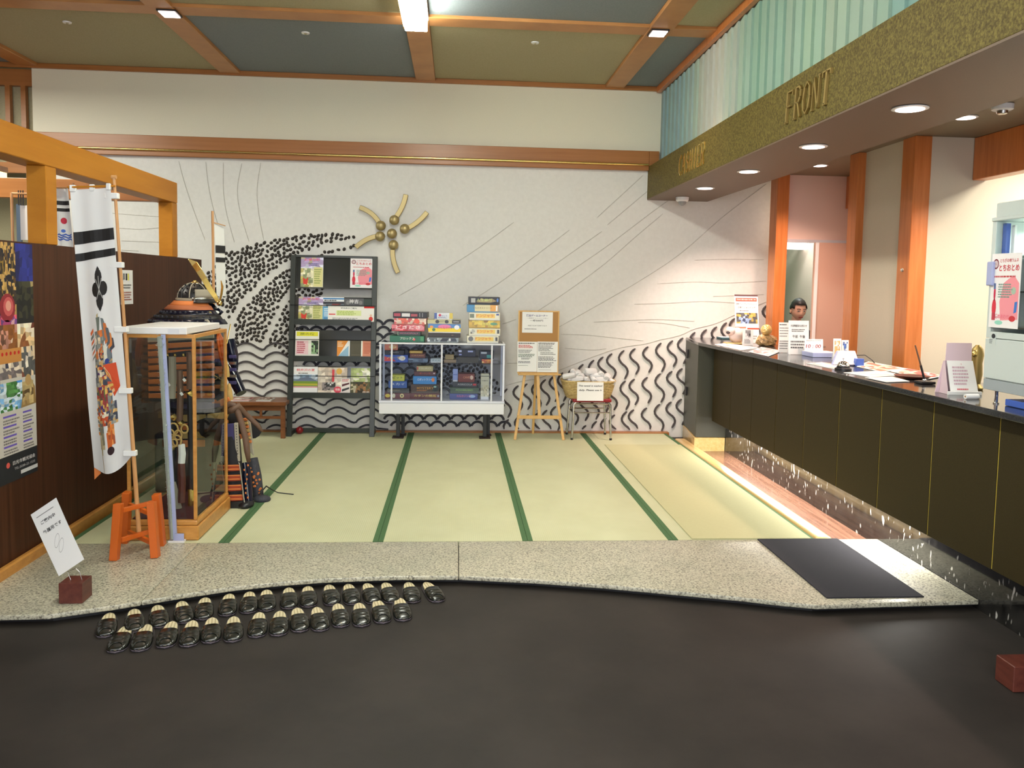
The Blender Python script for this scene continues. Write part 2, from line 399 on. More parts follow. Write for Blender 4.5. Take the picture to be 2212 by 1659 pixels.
# ================================================================ setting
struct(B(-8, -4, -.12, 6, 10.6, -.05).build('floor', 'floor_mat'))
struct(B(-3.97, YB, -.05, 3.245, YB + .12, 2.72).build('wall_back', 'plaster_white')); wall = bpy.data.objects['wall_back']
struct(B(-4.07, YB - .012, 2.735, 2.11, YB + .12, 3.56).build('wall_upper_back', 'wall_cream'))
struct(B(-8.1, -4, -.05, -8, 10.6, 3.6).build('wall_left', 'wall_cream'))
struct(B(-8, 9.3, -.05, -3.6, 9.4, 3.6).build('wall_back_left', 'panel_olive'))
# ceiling: panels (two fabrics) between varnished beams
ceil = struct(B(-8, -4, 3.575, 2.2, 9.4, 3.7).build('ceiling', 'panel_olive'))
bx = [-5.98, -4.095, -2.21, -.33, 1.556]; by = [-1.07, .815, 2.70, 4.585, 6.47]
xs = [-8] + bx + [2.0]; ys = [-4] + by + [YB - .02]
for i in range(len(xs) - 1):
    for j in range(len(ys) - 1):
        a0 = xs[i] + (.095 if i else 0); a1 = xs[i + 1] - (.095 if i < len(xs) - 2 else 0)
        b0 = ys[j] + (.10 if j else 0); b1 = ys[j + 1] - (.10 if j < len(ys) - 2 else 0)
        blue = (i + j) % 2 == 0 if j < 5 else (i % 2 == 1)
        blue = (i + j) % 2 == 0
        B(a0 + .002, b0 + .002, 3.53, a1 - .002, b1 - .002, 3.575).build('ceiling_panel', 'panel_blue' if blue else 'panel_olive', ceil)
for x in bx: B(x - .095, -4, 3.50, x + .095, YB - .02, 3.574).build('beam', 'wood_ceiling', ceil, bevel=.004)
for y in by: B(-8, y - .10, 3.505, 2.0, y + .10, 3.573).build('crossbeam', 'wood_ceiling', ceil, bevel=.003)
struct(B(-8, YB - .05, 3.485, 2.02, YB - .013, 3.53).build('trim_1', 'wood_band', bevel=.004))
struct(B(1.985, -4, 3.465, 2.03, YB - .05, 3.53).build('trim_2', 'wood_post', bevel=.003))
# wooden band with a brass rail
B(1.929, YB - .06, 2.737, 2.028, YB - .013, 2.885).build('band_end', 'wood_band', bd_end := struct(B(1.93, YB - .0125, 2.737, 2.02, YB - .0121, 2.74).build('trim_10', 'wood_band')))
bd = struct(B(-4.07, YB - .06, 2.69, 1.9285, YB - .001, 2.885).build('trim_3', 'wood_band', bevel=.004))
MB().tube([(-4.05, YB - .075, 2.745), (1.92, YB - .075, 2.745)], .012, 10).build('brass_rail', 'brass', bd, smooth=True)
# dark lattice in the far left corner above
lat = thing('wooden_lattice', 'dark wooden lattice panel high in the far left corner', 'lattice', (-5.2, 8.4, 2.5))
B(-8, 8.36, 3.33, -4.09, 8.42, 3.485).build('top_rail', 'wood_band', lat); B(-8, 8.35, 2.5, -4.09, 8.42, 2.6).build('bottom_rail', 'wood_band', lat)
for k in range(12): x = -4.155 - .145 * k - .02; B(x - .022, 8.36, 2.6, x + .022, 8.41, 3.33).build('slat', 'wood_band', lat)
struct(B(-8, 8.43, 2.6, -4.07, 8.45, 3.5).build('wall_back_far', 'panel_olive'))
# teal pleated wall above the desk fascia
tw = struct(B(2.07, -4, 2.70, 2.16, YB, 3.53).build('wall_right_upper', 'wall_cream'))
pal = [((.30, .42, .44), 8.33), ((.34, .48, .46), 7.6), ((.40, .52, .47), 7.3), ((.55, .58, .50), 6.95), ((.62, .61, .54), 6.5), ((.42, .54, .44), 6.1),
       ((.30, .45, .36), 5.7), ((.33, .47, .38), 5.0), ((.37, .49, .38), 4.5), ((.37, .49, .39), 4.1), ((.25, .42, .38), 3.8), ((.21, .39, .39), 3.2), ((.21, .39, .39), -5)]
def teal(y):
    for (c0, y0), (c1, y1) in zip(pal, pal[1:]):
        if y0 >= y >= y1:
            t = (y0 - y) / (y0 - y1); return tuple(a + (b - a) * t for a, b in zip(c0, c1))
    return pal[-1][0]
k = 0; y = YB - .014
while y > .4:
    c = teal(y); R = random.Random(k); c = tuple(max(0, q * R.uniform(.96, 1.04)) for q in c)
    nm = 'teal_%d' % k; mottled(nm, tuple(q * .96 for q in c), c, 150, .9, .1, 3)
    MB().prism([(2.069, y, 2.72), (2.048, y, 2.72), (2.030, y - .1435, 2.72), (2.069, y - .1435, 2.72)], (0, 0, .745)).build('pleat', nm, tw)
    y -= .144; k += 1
# fascia, soffit
fa = struct(B(1.93, -1, 2.41, 2.0695, YB - .0015, 2.735).build('trim_4', 'fascia_gold', bevel=.002))
struct(B(1.932, -1, 2.40, 2.56, YB - .002, 2.411).build('ceiling_soffit', 'soffit_brown'))
struct(B(2.52, -1, 2.411, 2.56, YB - .002, 2.70).build('trim_5', 'soffit_brown'))
struct(B(2.56, -1, 2.65, 6.0, 10.6, 2.75).build('ceiling_inner', 'soffit_inner'))
for txt, a_, b_ in (('CASHIER', (1467, 347), (1522, 347)), ('FRONT', (1699, 222), (1795, 222))):
    y0, y1 = at(*a_, 'x', 1.93).y, at(*b_, 'x', 1.93).y
    root = thing('sign_lettering', 'raised gilt letters reading %s on the olive gold fascia' % txt, 'sign', (1.93, (y0 + y1) / 2, 2.45))
    zt, zb = 2.655, 2.485; n = len(txt); cell = (y1 - y0) / n
    G_ = {'F': [((.15, 0), (.15, 1), 2), ((.15, 1), (.9, 1), 1), ((.15, .52), (.7, .52), 1), ((.9, 1), (.9, .85), 1), ((.0, 0), (.32, 0), 1)],
          'R': [((.15, 0), (.15, 1), 2), ((.15, 1), (.6, 1), 1), ((.6, 1), (.85, .88), 2), ((.85, .88), (.85, .65), 2), ((.85, .65), (.6, .5), 2), ((.6, .5), (.15, .5), 1), ((.5, .5), (.95, 0), 2), ((.0, 0), (.32, 0), 1)],
          'O': [((.5, 1), (.82, .85), 1), ((.82, .85), (.95, .5), 2), ((.95, .5), (.82, .15), 2), ((.82, .15), (.5, 0), 1), ((.5, 0), (.18, .15), 1), ((.18, .15), (.05, .5), 2), ((.05, .5), (.18, .85), 2), ((.18, .85), (.5, 1), 1)],
          'N': [((.12, 0), (.12, 1), 1), ((.12, 1), (.88, 0), 2), ((.88, 0), (.88, 1), 1), ((.0, 0), (.25, 0), 1), ((.72, 1), (1, 1), 1)],
          'T': [((.5, 0), (.5, 1), 2), ((.02, 1), (.98, 1), 1), ((.02, 1), (.02, .85), 1), ((.98, 1), (.98, .85), 1), ((.33, 0), (.67, 0), 1)],
          'C': [((.9, .8), (.6, 1), 1), ((.6, 1), (.2, .85), 1), ((.2, .85), (.06, .5), 2), ((.06, .5), (.2, .15), 2), ((.2, .15), (.6, 0), 1), ((.6, 0), (.9, .18), 1)],
          'A': [((.02, 0), (.5, 1), 1), ((.5, 1), (.95, 0), 2), ((.25, .38), (.75, .38), 1), ((-.08, 0), (.15, 0), 1), ((.8, 0), (1.05, 0), 1)],
          'S': [((.85, .82), (.5, 1), 1), ((.5, 1), (.18, .85), 1), ((.18, .85), (.22, .6), 2), ((.22, .6), (.78, .42), 2), ((.78, .42), (.82, .15), 2), ((.82, .15), (.5, 0), 1), ((.5, 0), (.12, .18), 1)],
          'H': [((.12, 0), (.12, 1), 2), ((.85, 0), (.85, 1), 2), ((.12, .5), (.85, .5), 1), ((.0, 0), (.25, 0), 1), ((.72, 0), (1, 0), 1)],
          'I': [((.5, 0), (.5, 1), 2), ((.35, 0), (.65, 0), 1), ((.35, 1), (.65, 1), 1)],
          'E': [((.15, 0), (.15, 1), 2), ((.15, 1), (.88, 1), 1), ((.15, .52), (.7, .52), 1), ((.15, 0), (.9, 0), 1), ((.88, 1), (.88, .86), 1), ((.9, 0), (.9, .14), 1)]}
    for i, ch in enumerate(txt):
        mb = MB(); wl = cell * (.80 if ch != 'I' else .5); ya_ = y0 + cell * (i + .5) - wl / 2
        def q(p): return Vector((1.922, ya_ + p[0] * wl - .02 * p[1], zb + p[1] * (zt - zb)))
        for a_, b_, wt in G_[ch]: mb.bar(q(a_), q(b_), .016, .010 * wt * .8 + abs(cell) * .006 * wt, (0, 1, 0) if a_[0] == b_[0] else (0, 0, 1))
        for v in mb.v: v.x = (1.923 if n > 5 else 1.916) if v.x < 1.922 else 1.9298
        mb.build('letter', 'gold_bright' if txt == 'CASHIER' else 'gold_matte', root)
# inner walls behind the desk
struct(B(3.252, 8.0, 2.0, 3.98, 8.08, 2.65).build('wall_behind_desk', 'wall_pink'))
struct(B(3.98, 6.75, -.05, 4.06, 10.6, 2.65).build('wall_office_right', 'wall_pink'))
struct(B(3.36, 6.67, -.05, 3.98, 6.75, 2.65).build('wall_desk_return', 'wall_right'))
struct(B(3.355, 6.0, -.05, 3.43, 6.67, 2.65).build('wall_right', 'wall_right'))
struct(B(3.46, 5.85, -.05, 5.4, 5.95, 2.65).build('wall_recess_back', 'wall_right'))
struct(B(5.4, .5, -.05, 5.5, 5.95, 2.65).build('wall_recess_right', 'plaster_white'))
struct(B(3.24, 9.9, -.05, 4.0, 10.0, 2.65).build('wall_office_back', 'office_green'))
struct(B(3.16, YB + .12, -.05, 3.24, 10.0, 2.65).build('wall_office_left', 'office_green'))
def post(x0, y0, x1, y1, z0, z1, m='wood_post', bv=.004): return struct(B(x0, y0, z0, x1, y1, z1).build('trim_post', m, bevel=bv))
post(3.13, 7.90, 3.25, 8.08, -.05, 2.65)
post(3.29, 6.60, 3.36, 6.75, -.05, 2.65)
post(3.33, 5.83, 3.46, 6.0, -.05, 2.65)
struct(B(3.87, 6.76, 2.33, 3.975, 7.995, 2.649).build('trim_6', 'wood_post', bevel=.004))
struct(B(3.79, 1.0, 2.34, 3.90, 5.845, 2.649).build('trim_7', 'wood_post', bevel=.004))
dr = struct(B(3.55, 7.93, -.04, 3.935, 7.97, 1.985).build('door_1', 'door_pink', bevel=.003))
B(3.553, 7.922, -.04, 3.585, 7.9295, 1.985).build('edge_strip', 'white_plastic', dr)
MB().tube([(3.60, 7.922, .95), (3.60, 7.89, .95), (3.68, 7.885, .95)], .008, 6).build('door_handle', 'steel', dr, smooth=True)
struct(B(3.255, 7.985, 1.985, 3.98, 8.02, 2.015).build('trim_8', 'aluminium'))
a = at(1724, 532, 'y', 9.05).z
r_ = thing('office_lamp', 'white fluorescent lamp glowing above the office doorway', 'ceiling light', (3.45, 9.0, 2.1))
B(3.27, 9.05, a - .03, 3.97, 9.2, a + .03).build('diffuser', 'lamp_soft', r_); B(3.27, 9.03, a + .0301, 3.97, 9.22, a + .07).build('housing', 'white_plastic', r_)
r_ = thing('air_conditioner', 'white wall unit high on the green office wall', 'air conditioner', (3.85, 9.8, 2.0))
a = at(1716, 556, 'y', 9.7); b = at(1760, 538, 'y', 9.7); B(a.x, 9.7, a.z, b.x, 9.89, b.z).build('housing', 'white_plastic', r_, bevel=.01); B(a.x + .02, 9.69, a.z - .01, b.x - .02, 9.72, a.z + .012).build('flap', 'fridge_grey', r_)
a = at(1703, 630, 'y', 9.88); b = at(1751, 620, 'y', 9.88)
r_, s_ = paper('yellow_label', 'long yellow label strip on the green office wall', 'label', (a.x, 9.88, a.z), (b.x - a.x, 0, 0), (0, 0, b.z - a.z))
s_.r(0, 0, 1, 1, (225, 235, 40), 0).t('自然で安心にご提案', .32, .5, .62, (40, 60, 30), 3, .01, .55).t('ご提案', .75, .5, .62, (200, 40, 30), 3, .01, .2); s_.build(r_)
# posts of the partition
part = struct(B(-2.30, .8, -.05, -2.25, 7.46, 1.68).build('wall_partition', 'wood_panel'))
struct(B(-2.249, .8, -.049, -2.215, 7.46, .055).build('baseboard_left', 'wood_honey', bevel=.008))
fr = thing('timber_frame', 'orange varnished timber frame of posts and beams above the dark partition', 'frame', (-2.3, 4, 1.68))
B(-2.40, .6, 2.112, -2.25, 6.85, 2.275).build('top_beam', 'wood_beam', fr, bevel=.004)
for y in (4.73, 6.73): B(-2.358, y, 1.681, -2.252, y + .118, 2.111).build('post', 'wood_beam', fr, bevel=.004)
B(-6, 6.75, 2.115, -2.401, 6.84, 2.27).build('crossbeam', 'wood_band', fr, bevel=.004)  # darker wood than the posts: the shade on this unlit face, put into colour
B(-6, 6.76, 1.90, -4.0, 6.84, 2.02).build('lower_crossbeam', 'wood_band', fr, bevel=.004)
B(-6, 2.6, 2.115, -2.401, 2.69, 2.27).build('crossbeam', 'wood_band', fr, bevel=.004)  # same darker wood, carrying shade in its colour
zl = at(20, 376, 'y', 7.6).z - .02
r_ = thing('side_room_lamp', 'yellow glowing lamp panel seen beyond the timber frame', 'ceiling light', (-4.8, 6.3, 2.75))
B(-6.2, 7.5, zl, -4.0, 7.7, zl + .04).build('diffuser', 'lamp_yellow', r_); B(-6.2, 7.48, zl + .0401, -4.0, 7.72, zl + .09).build('housing', 'wood_band', r_)

# ---------------------------------------------------------------- granite step and tatami
st = thing('granite_step', 'speckled beige granite step with curved front edge along the tatami', 'step', (0, 4.4, -.05))
EDGE = [(-2.249, 3.70), (-2.0, 3.694), (-1.8, 3.70), (-1.547, 3.80), (-1.31, 3.915), (-1.083, 4.015), (-.87, 4.075), (-.652, 4.117), (-.3, 4.145), (.03, 4.14), (.4, 4.08), (.753, 4.0), (1.08, 3.905), (1.407, 3.81), (1.60, 3.74), (1.744, 3.70), (2.583, 3.735)]
def edge_y(x):
    for (a, b), (c, d_) in zip(EDGE, EDGE[1:]):
        if a <= x <= c: return b + (d_ - b) * (x - a) / (c - a)
def slab(x0, x1, inset=0, z0=-.024, z1=0, m='granite', nm='slab', yb=4.712):
    pts = [(x0, edge_y(x0))] + [p for p in EDGE if x0 < p[0] < x1] + [(x1, edge_y(x1))]
    poly = [(a, b + inset, z0) for a, b in pts] + [(x1, yb, z0), (x0, yb, z0)]
    return MB().prism(poly, (0, 0, z1 - z0)).build(nm, m, st, bevel=.007 if nm == 'slab' else 0, seg=3, smooth=nm == 'slab')
slab(-2.249, -1.452); slab(-1.449, .028); slab(.031, 2.583)
slab(-2.249, 2.583, .05, -.0505, -.0245, 'black', 'recessed_base')
# tatami mats
proto = None; cx0 = [-2.1875, -1.3125, -.4375, .4375, 1.3125]
cname = ['leftmost', 'second', 'third', 'fourth', 'fifth']; rn = [('near', 4.713), ('far', 6.468)]
for rname, y0 in rn:
    L = 1.753 if rname == 'near' else 1.785
    for i, x in enumerate(cx0):
        r_ = thing('tatami_mat', '%s tatami mat of the %s row, pale straw with green cloth borders' % (cname[i] if i else 'leftmost', rname), 'tatami', (x, y0, -.05), 0, 'tatami mats on the raised floor')
        B(x + .031, y0 + .001, -.05, x + .844, y0 + L, 0).build('mat', 'tatami', r_)
        B(x + .001, y0 + .001, -.05, x + .031, y0 + L, .0015).build('border', 'tatami_border', r_); B(x + .844, y0 + .001, -.05, x + .874, y0 + L, .0015).build('border', 'tatami_border', r_)
r_ = thing('rush_mat', 'thin darker rush mat lying over the rightmost tatami by the desk', 'mat', (1.77, 6.2, 0))
mottled('rush', (.46, .45, .25), (.52, .51, .29), 60, .8, .2, stretch=(1, 12, 1)); B(1.43, 4.72, .002, 2.165, 7.64, .006).build('sheet', 'rush', r_)
struct(B(-2.2, YB - .075, -.05, 2.22, YB - .001, .014).build('baseboard_back', 'wood_band', bevel=.003))
# sill, wood strip, kick plate
sl = struct(B(2.195, 4.715, -.05, 2.30, 7.95, .010).build('trim_9', 'wood_sill', bevel=.018, seg=3, smooth=True))
struct(B(2.30, 4.715, -.0501, 2.585, 7.57, -.044).build('floor_strip', 'wood_strip'))
struct(B(2.585, -1, -.05, 2.62, 7.57, .30).build('baseboard_desk', 'marble_black'))
r_ = thing('toe_light', 'bright lamp strip hidden under the front desk overhang', 'light', (2.5, 5.8, .25))
B(2.50, 4.2, .240, 2.53, 7.4, .256).build('tube', 'strip_light', r_); B(2.495, 4.2, .256, 2.535, 7.4, .2625).build('housing', 'white_paint', r_)

# ---------------------------------------------------------------- front desk
dk = thing('front_desk', 'long dark front desk with gilt seams and polished black top', 'counter', (2.7, 4, -.05))
B(2.621, -1, -.05, 2.93, 8.325, .968).build('carcass', 'black_matte', dk)
B(2.45, -1, .268, 2.62, 7.57, .30).build('underside', 'black_matte', dk)
MB().prism([(2.34, -1, .970), (2.99, -1, .970), (2.99, 8.328, .970), (2.385, 8.328, .970), (2.285, 7.56, .970), (2.34, 6.2, .970)], (0, 0, .03)).build('worktop', 'granite_dark', dk, bevel=.004, seg=2)
for k in range(-8, 8):
    y0 = 3.43 + .508 * k + .004; y1 = y0 + .500
    B(2.42, y0, .264, 2.448, min(y1, 7.566), .968).build('panel', 'counter_face', dk, bevel=.0015)
    B(2.4235, y0 - .0075, .266, 2.440, y0 - .0005, .967).build('gilt_strip', 'gold_line', dk)
wg = thing('desk_end_wall', 'mottled green stone end block of the desk against the back wall', 'wall block', (2.35, 7.9, -.05))
MB().prism([(2.30, 7.60, .085), (2.62, 7.60, .085), (2.62, 8.325, .085), (2.385, 8.325, .085)], (0, 0, .884)).build('block', 'granite_green', wg, bevel=.003)
MB().prism([(2.285, 7.58, -.048), (2.583, 7.58, -.048), (2.583, 8.32, -.048), (2.38, 8.32, -.048)], (0, 0, .132)).build('base', 'wood_sill', wg)
for z in (.80, .42): B(2.338, 8.10, z, 2.353, 8.16, z + .09).build('hinge', 'black', wg, bevel=.003)

# ---------------------------------------------------------------- relief mural on the back wall
def W(px, py, dep=0): p = at(px, py, 'y', YB); return Vector((p.x, YB - dep, p.z))
def ribbon(pts, wid, dep, mat, name='ridge', taper=True, n=None, px=True, par=wall):
    """a proud ridge along a line on the wall; pts in photo pixels, wid/dep in metres"""
    P_ = [W(*p) for p in pts] if px else [Vector(p) for p in pts]
    if n:
        L = [0]
        for a, b in zip(P_, P_[1:]): L.append(L[-1] + (b - a).length)
        Q = []
        for i in range(n + 1):
            t = L[-1] * i / n; j = max(k for k in range(len(L)) if L[k] <= t + 1e-9); j = min(j, len(P_) - 2)
            s = (t - L[j]) / (L[j + 1] - L[j]); p0 = P_[max(j - 1, 0)]; p1 = P_[j]; p2 = P_[j + 1]; p3 = P_[min(j + 2, len(P_) - 1)]
            Q.append(.5 * ((2 * p1) + (p2 - p0) * s + (2 * p0 - 5 * p1 + 4 * p2 - p3) * s * s + (3 * p1 - p0 - 3 * p2 + p3) * s ** 3))
        P_ = Q
    P_ = [p for p in P_ if p.z > .016]
    if len(P_) < 2: return
    k = len(P_); vs = []; fs = []
    for i, p in enumerate(P_):
        t = (P_[min(i + 1, k - 1)] - P_[max(i - 1, 0)]).normalized(); s = Vector((-t.z, 0, t.x)); e = min(i, k - 1 - i)
        w_ = wid / 2 * (.55 if (e == 0 and taper) else 1); vs += [p - s * w_, p - s * w_ * .6 + Vector((0, -dep, 0)), p + s * w_ * .6 + Vector((0, -dep, 0)), p + s * w_]
    for i in range(k - 1):
        for j in range(3): fs.append((i * 4 + j, i * 4 + j + 1, i * 4 + j + 5, i * 4 + j + 4))
    fs += [(0, 1, 2, 3), tuple(4 * (k - 1) + j for j in (3, 2, 1, 0))]
    m_ = MB(); m_.add(vs, fs); return m_.build(name, mat, par)
# incised lines of the plaster, made as thin ridges
z1 = lambda L: [(x / 3.16, y / 3.16) for x, y in L]
LN = [z1(L) for L in ([(1220, 1100), (1260, 1250), (1320, 1430), (1400, 1640)], [(1405, 1105), (1420, 1250), (1460, 1440), (1540, 1700)], [(1525, 1110), (1525, 1290), (1545, 1450), (1600, 1655)],
      [(1650, 1115), (1620, 1290), (1640, 1450), (1700, 1650)], [(1780, 1110), (1755, 1290), (1765, 1450), (1800, 1640)])]
LN += [[(1085, 655), (1140, 612), (1215, 560), (1300, 500)], [(1312, 486), (1400, 412)], [(1140, 685), (1210, 640), (1300, 575), (1375, 510), (1432, 462)], [(1208, 706), (1290, 660), (1380, 608), (1470, 548), (1560, 470), (1655, 398)],
       [(860, 640), (930, 600), (1020, 545), (1110, 480)], [(1000, 660), (1080, 610), (1160, 550), (1230, 497)], [(1290, 470), (1390, 378)], [(1180, 620), (1300, 540), (1420, 450), (1500, 395)],
       [(1282, 696), (1340, 693), (1420, 690), (1500, 694)], [(1212, 722), (1270, 724), (1330, 730), (1390, 736)], [(1220, 752), (1280, 756), (1310, 753)], [(1500, 562), (1570, 560), (1650, 561)], [(1420, 613), (1500, 609), (1570, 611), (1655, 607)],
       [(1370, 657), (1440, 655), (1520, 651), (1600, 655)], [(1378, 696), (1430, 698), (1490, 708)], [(1085, 700), (1115, 690)], [(1095, 785), (1150, 784), (1200, 786)], [(1540, 640), (1650, 636)],
       [(205, 455), (260, 462), (345, 468)], [(250, 492), (300, 495), (345, 492)], [(262, 520), (345, 523)], [(262, 540), (300, 542)]]
for L in LN: ribbon(L, .007, .004, 'plaster_groove', 'incised_line', n=18)
gro = MB()
R = random.Random(3)
for k in range(230):                      # comb marks raked into the plaster round the sun
    a = R.uniform(0, 2 * math.pi); rr = R.uniform(85, 330); cx_, cy_ = 848 + rr * math.cos(a), 500 + rr * math.sin(a) * .8
    if not (480 < cx_ < 1300 and 385 < cy_ < 690) or (cx_ < 770 and cy_ > 490): continue
    dx, dy = (math.cos(a), math.sin(a)) if R.random() < .75 else (-math.sin(a), math.cos(a)); l_ = R.uniform(7, 24)
    p, q = W(cx_, cy_), W(cx_ + dx * l_, cy_ + dy * l_); s = Vector((-(q - p).z, 0, (q - p).x)).normalized() * .0022
    gro.add([p - s, (p + q) / 2 - s * 1.4 + Vector((0, -.003, 0)), q - s, q + s, (p + q) / 2 + s * 1.4 + Vector((0, -.003, 0)), p + s], [(0, 1, 4, 5), (1, 2, 3, 4)])
tag(gro.build('comb_marks', 'plaster_white', wall), kind='stuff')
def inside(x, y, poly):
    c = False; n = len(poly); j = n - 1
    for i in range(n):
        if (poly[i][1] > y) != (poly[j][1] > y) and x < (poly[j][0] - poly[i][0]) * (y - poly[i][1]) / (poly[j][1] - poly[i][1]) + poly[i][0]: c = not c
        j = i
    return c
def dline(x, y, L):
    m_ = 1e9
    for (a, b), (c, d_) in zip(L, L[1:]):
        t = max(0, min(1, ((x - a) * (c - a) + (y - b) * (d_ - b)) / ((c - a) ** 2 + (d_ - b) ** 2))); m_ = min(m_, math.hypot(x - a - t * (c - a), y - b - t * (d_ - b)))
    return m_
PA = [(440, 600), (480, 550), (530, 534), (590, 519), (650, 509), (705, 505), (764, 510), (766, 532), (748, 548), (722, 585), (692, 640), (655, 690), (645, 775), (625, 772), (600, 750), (575, 740), (540, 736), (512, 742), (505, 700), (480, 665), (455, 640)]
PB = [(900, 742), (985, 742), (1010, 775), (1050, 795), (1075, 825), (1082, 845), (1045, 862), (1010, 850), (965, 830), (930, 790), (905, 765)]
C1 = [(497, 700), (520, 660), (560, 620), (610, 578), (660, 550), (710, 532), (770, 520)]; C2 = [(568, 748), (590, 700), (610, 660), (638, 615), (670, 580), (710, 553), (766, 545)]
pb = MB(); R = random.Random(11); pts = []
for POLY, x0, x1, y0, y1 in ((PA, 440, 768, 503, 776), (PB, 898, 1085, 740, 864)):
    cand = [(R.uniform(x0, x1), R.uniform(y0, y1)) for _ in range(26000)]
    for x, y in cand:
        if not inside(x, y, POLY) or (POLY is PA and (dline(x, y, C1) < 8.2 or dline(x, y, C2) < 7.2)): continue
        if any(abs(x - a) < 7.4 and abs(y - b) < 7.4 and math.hypot(x - a, y - b) < 7.4 for a, b in pts[-4000:]): continue
        pts.append((x, y))
for x, y in pts:
    c = W(x, y); a = math.radians(R.gauss(55, 35)); ra, rb = R.uniform(.0190, .0245), R.uniform(.0145, .0180)
    vs = [c + Vector((0, -.016, 0))]; fs = []
    for ring, (s, dp) in enumerate(((.6, .012), (1, 0))):
        for j in range(7):
            t = 2 * math.pi * j / 7; u, v = ra * s * math.cos(t), rb * s * math.sin(t); vs.append(c + Vector((u * math.cos(a) - v * math.sin(a), -dp, u * math.sin(a) + v * math.cos(a))))
    for j in range(7): k = (j + 1) % 7; fs += [(0, 1 + j, 1 + k), (1 + j, 8 + j, 8 + k, 1 + k)]
    pb.add(vs, fs)
tag(pb.build('pebbles', 'pebble', wall, smooth='all'), kind='stuff')
# rolling waves (left)
for row, y in enumerate([748, 768, 788, 809, 829, 849, 868, 887, 906, 925]):
    for k in range(6):
        x = 506 + 66 * k
        if x > (600 if y < 850 else 800): break
        if row == 0 and k > 1: break
        ribbon([(x, y + 3), (x + 10, y - 3), (x + 22, y - 7), (x + 36, y - 5), (x + 52, y + 4), (x + 63, y + 7), (x + 69, y + 2)], .020, .018, 'ridge_blue' if row > 5 else 'ridge_dark', 'wave_ridge', n=14)
# overlapping scales
SC = [(652, 700), (812, 695), (825, 690), (850, 692), (866, 733), (905, 762), (932, 792), (970, 838), (1010, 856), (1045, 868), (1078, 872), (1100, 936), (842, 936), (832, 860), (815, 850), (650, 850)]
arc0 = None
for row in range(17):
    y = 704 + 14.6 * row
    for k in range(18):
        x = 640 + 29 * k + (14.5 if row % 2 else 0)
        if not inside(x, y, SC): continue
        c = W(x, y)
        if c.z < .03: continue
        if arc0 is None:
            A = [(.063 * math.cos(math.radians(t)), 0, .058 * math.sin(math.radians(t))) for t in range(8, 173, 12)]
            arc0 = ribbon([(p[0], YB, p[2] + 1) for p in A], .025, .018, 'ridge_blue', 'scale_arc', taper=False, px=False)
            arc0.data.transform(Matrix.Translation((0, -YB, -1))); arc0.location = Vector((c.x, YB, c.z)); 
        else:
            o = arc0.copy(); COL.objects.link(o); o.location = Vector((c.x, YB, c.z))
# S-shaped waves (right)
TOP = [(1093, 840), (1117, 833), (1136, 829), (1157, 826), (1176, 820), (1195, 812), (1213, 805), (1235, 796), (1257, 787), (1280, 778), (1300, 771), (1319, 764), (1345, 757), (1369, 753), (1397, 749), (1425, 741), (1450, 736), (1472, 730), (1498, 718), (1523, 712), (1545, 706), (1566, 697), (1584, 688), (1605, 680), (1628, 670), (1655, 659)]
for i, (x, y) in enumerate(TOP):
    for k in range(4):
        if x > 1480 and k > 0: break
        X, Y = x - 1.5 * k * (1 if x > 1350 else -2), y + 66 * k
        if Y > 925: continue
        m_ = .9 if i % 3 else 1.0
        ribbon([(X + 3, Y), (X - 5, Y + 8 * m_), (X - 8, Y + 18 * m_), (X - 2, Y + 28 * m_), (X + 8, Y + 37 * m_), (X + 11, Y + 48 * m_), (X + 4, Y + 62 * m_)], .023, .02, 'ridge_dark', 's_ridge', n=12)
ribbon([(x, y - 7) for x, y in TOP], .008, .005, 'plaster_groove', 'incised_line', n=50)
# bronze sun ornament
Z = lambda x, y: (440 + x / 3.95, 380 + y / 3.95)
su = thing('sun_ornament', 'bronze wall ornament of six balls with five curved rays', 'wall ornament', W(*Z(1610, 495), .05))
def G(x, y, dep): p = W(*Z(x, y)); return Vector((p.x, YB - .001 - dep, p.z))
for c in ((1515, 428), (1630, 380), (1718, 455), (1508, 518), (1610, 495), (1623, 592)):
    MB().ball(G(*c, .05), (.050, .042, .050), 16, 10).build('ball', 'bronze', su, smooth='all')
    MB().tube([G(*c, .001), G(*c, .03)], .012, 8).build('pin', 'bronze', su)
for L in ([(1500, 400), (1465, 340), (1415, 300), (1335, 272)], [(1645, 352), (1690, 295), (1718, 225), (1727, 163)], [(1752, 445), (1815, 412), (1868, 365), (1908, 312)], [(1475, 520), (1420, 528), (1360, 558), (1302, 612)], [(1615, 630), (1612, 700), (1628, 765), (1662, 828)]):
    P_ = [G(*p, .04) for p in L]; Q = []
    for i in range(13):
        t = i / 12; Q.append(P_[0] * (1 - t) ** 3 + 3 * P_[1] * t * (1 - t) ** 2 + 3 * P_[2] * t * t * (1 - t) + P_[3] * t ** 3)
    m_ = MB(); vs = []; fs = []
    for i, p in enumerate(Q):
        t = (Q[min(i + 1, 12)] - Q[max(i - 1, 0)]).normalized(); s = Vector((-t.z, 0, t.x)) * .0235; vs += [p - s + Vector((0, .02, 0)), p - s + Vector((0, -.02, 0)), p + s + Vector((0, -.02, 0)), p + s + Vector((0, .02, 0))]
    for i in range(12):
        for j in range(4): fs.append((i * 4 + j, i * 4 + (j + 1) % 4, i * 4 + 4 + (j + 1) % 4, i * 4 + 4 + j))
    fs += [(3, 2, 1, 0), (48, 49, 50, 51)]; m_.add(vs, fs); m_.build('ray', 'bronze', su, bevel=.004)
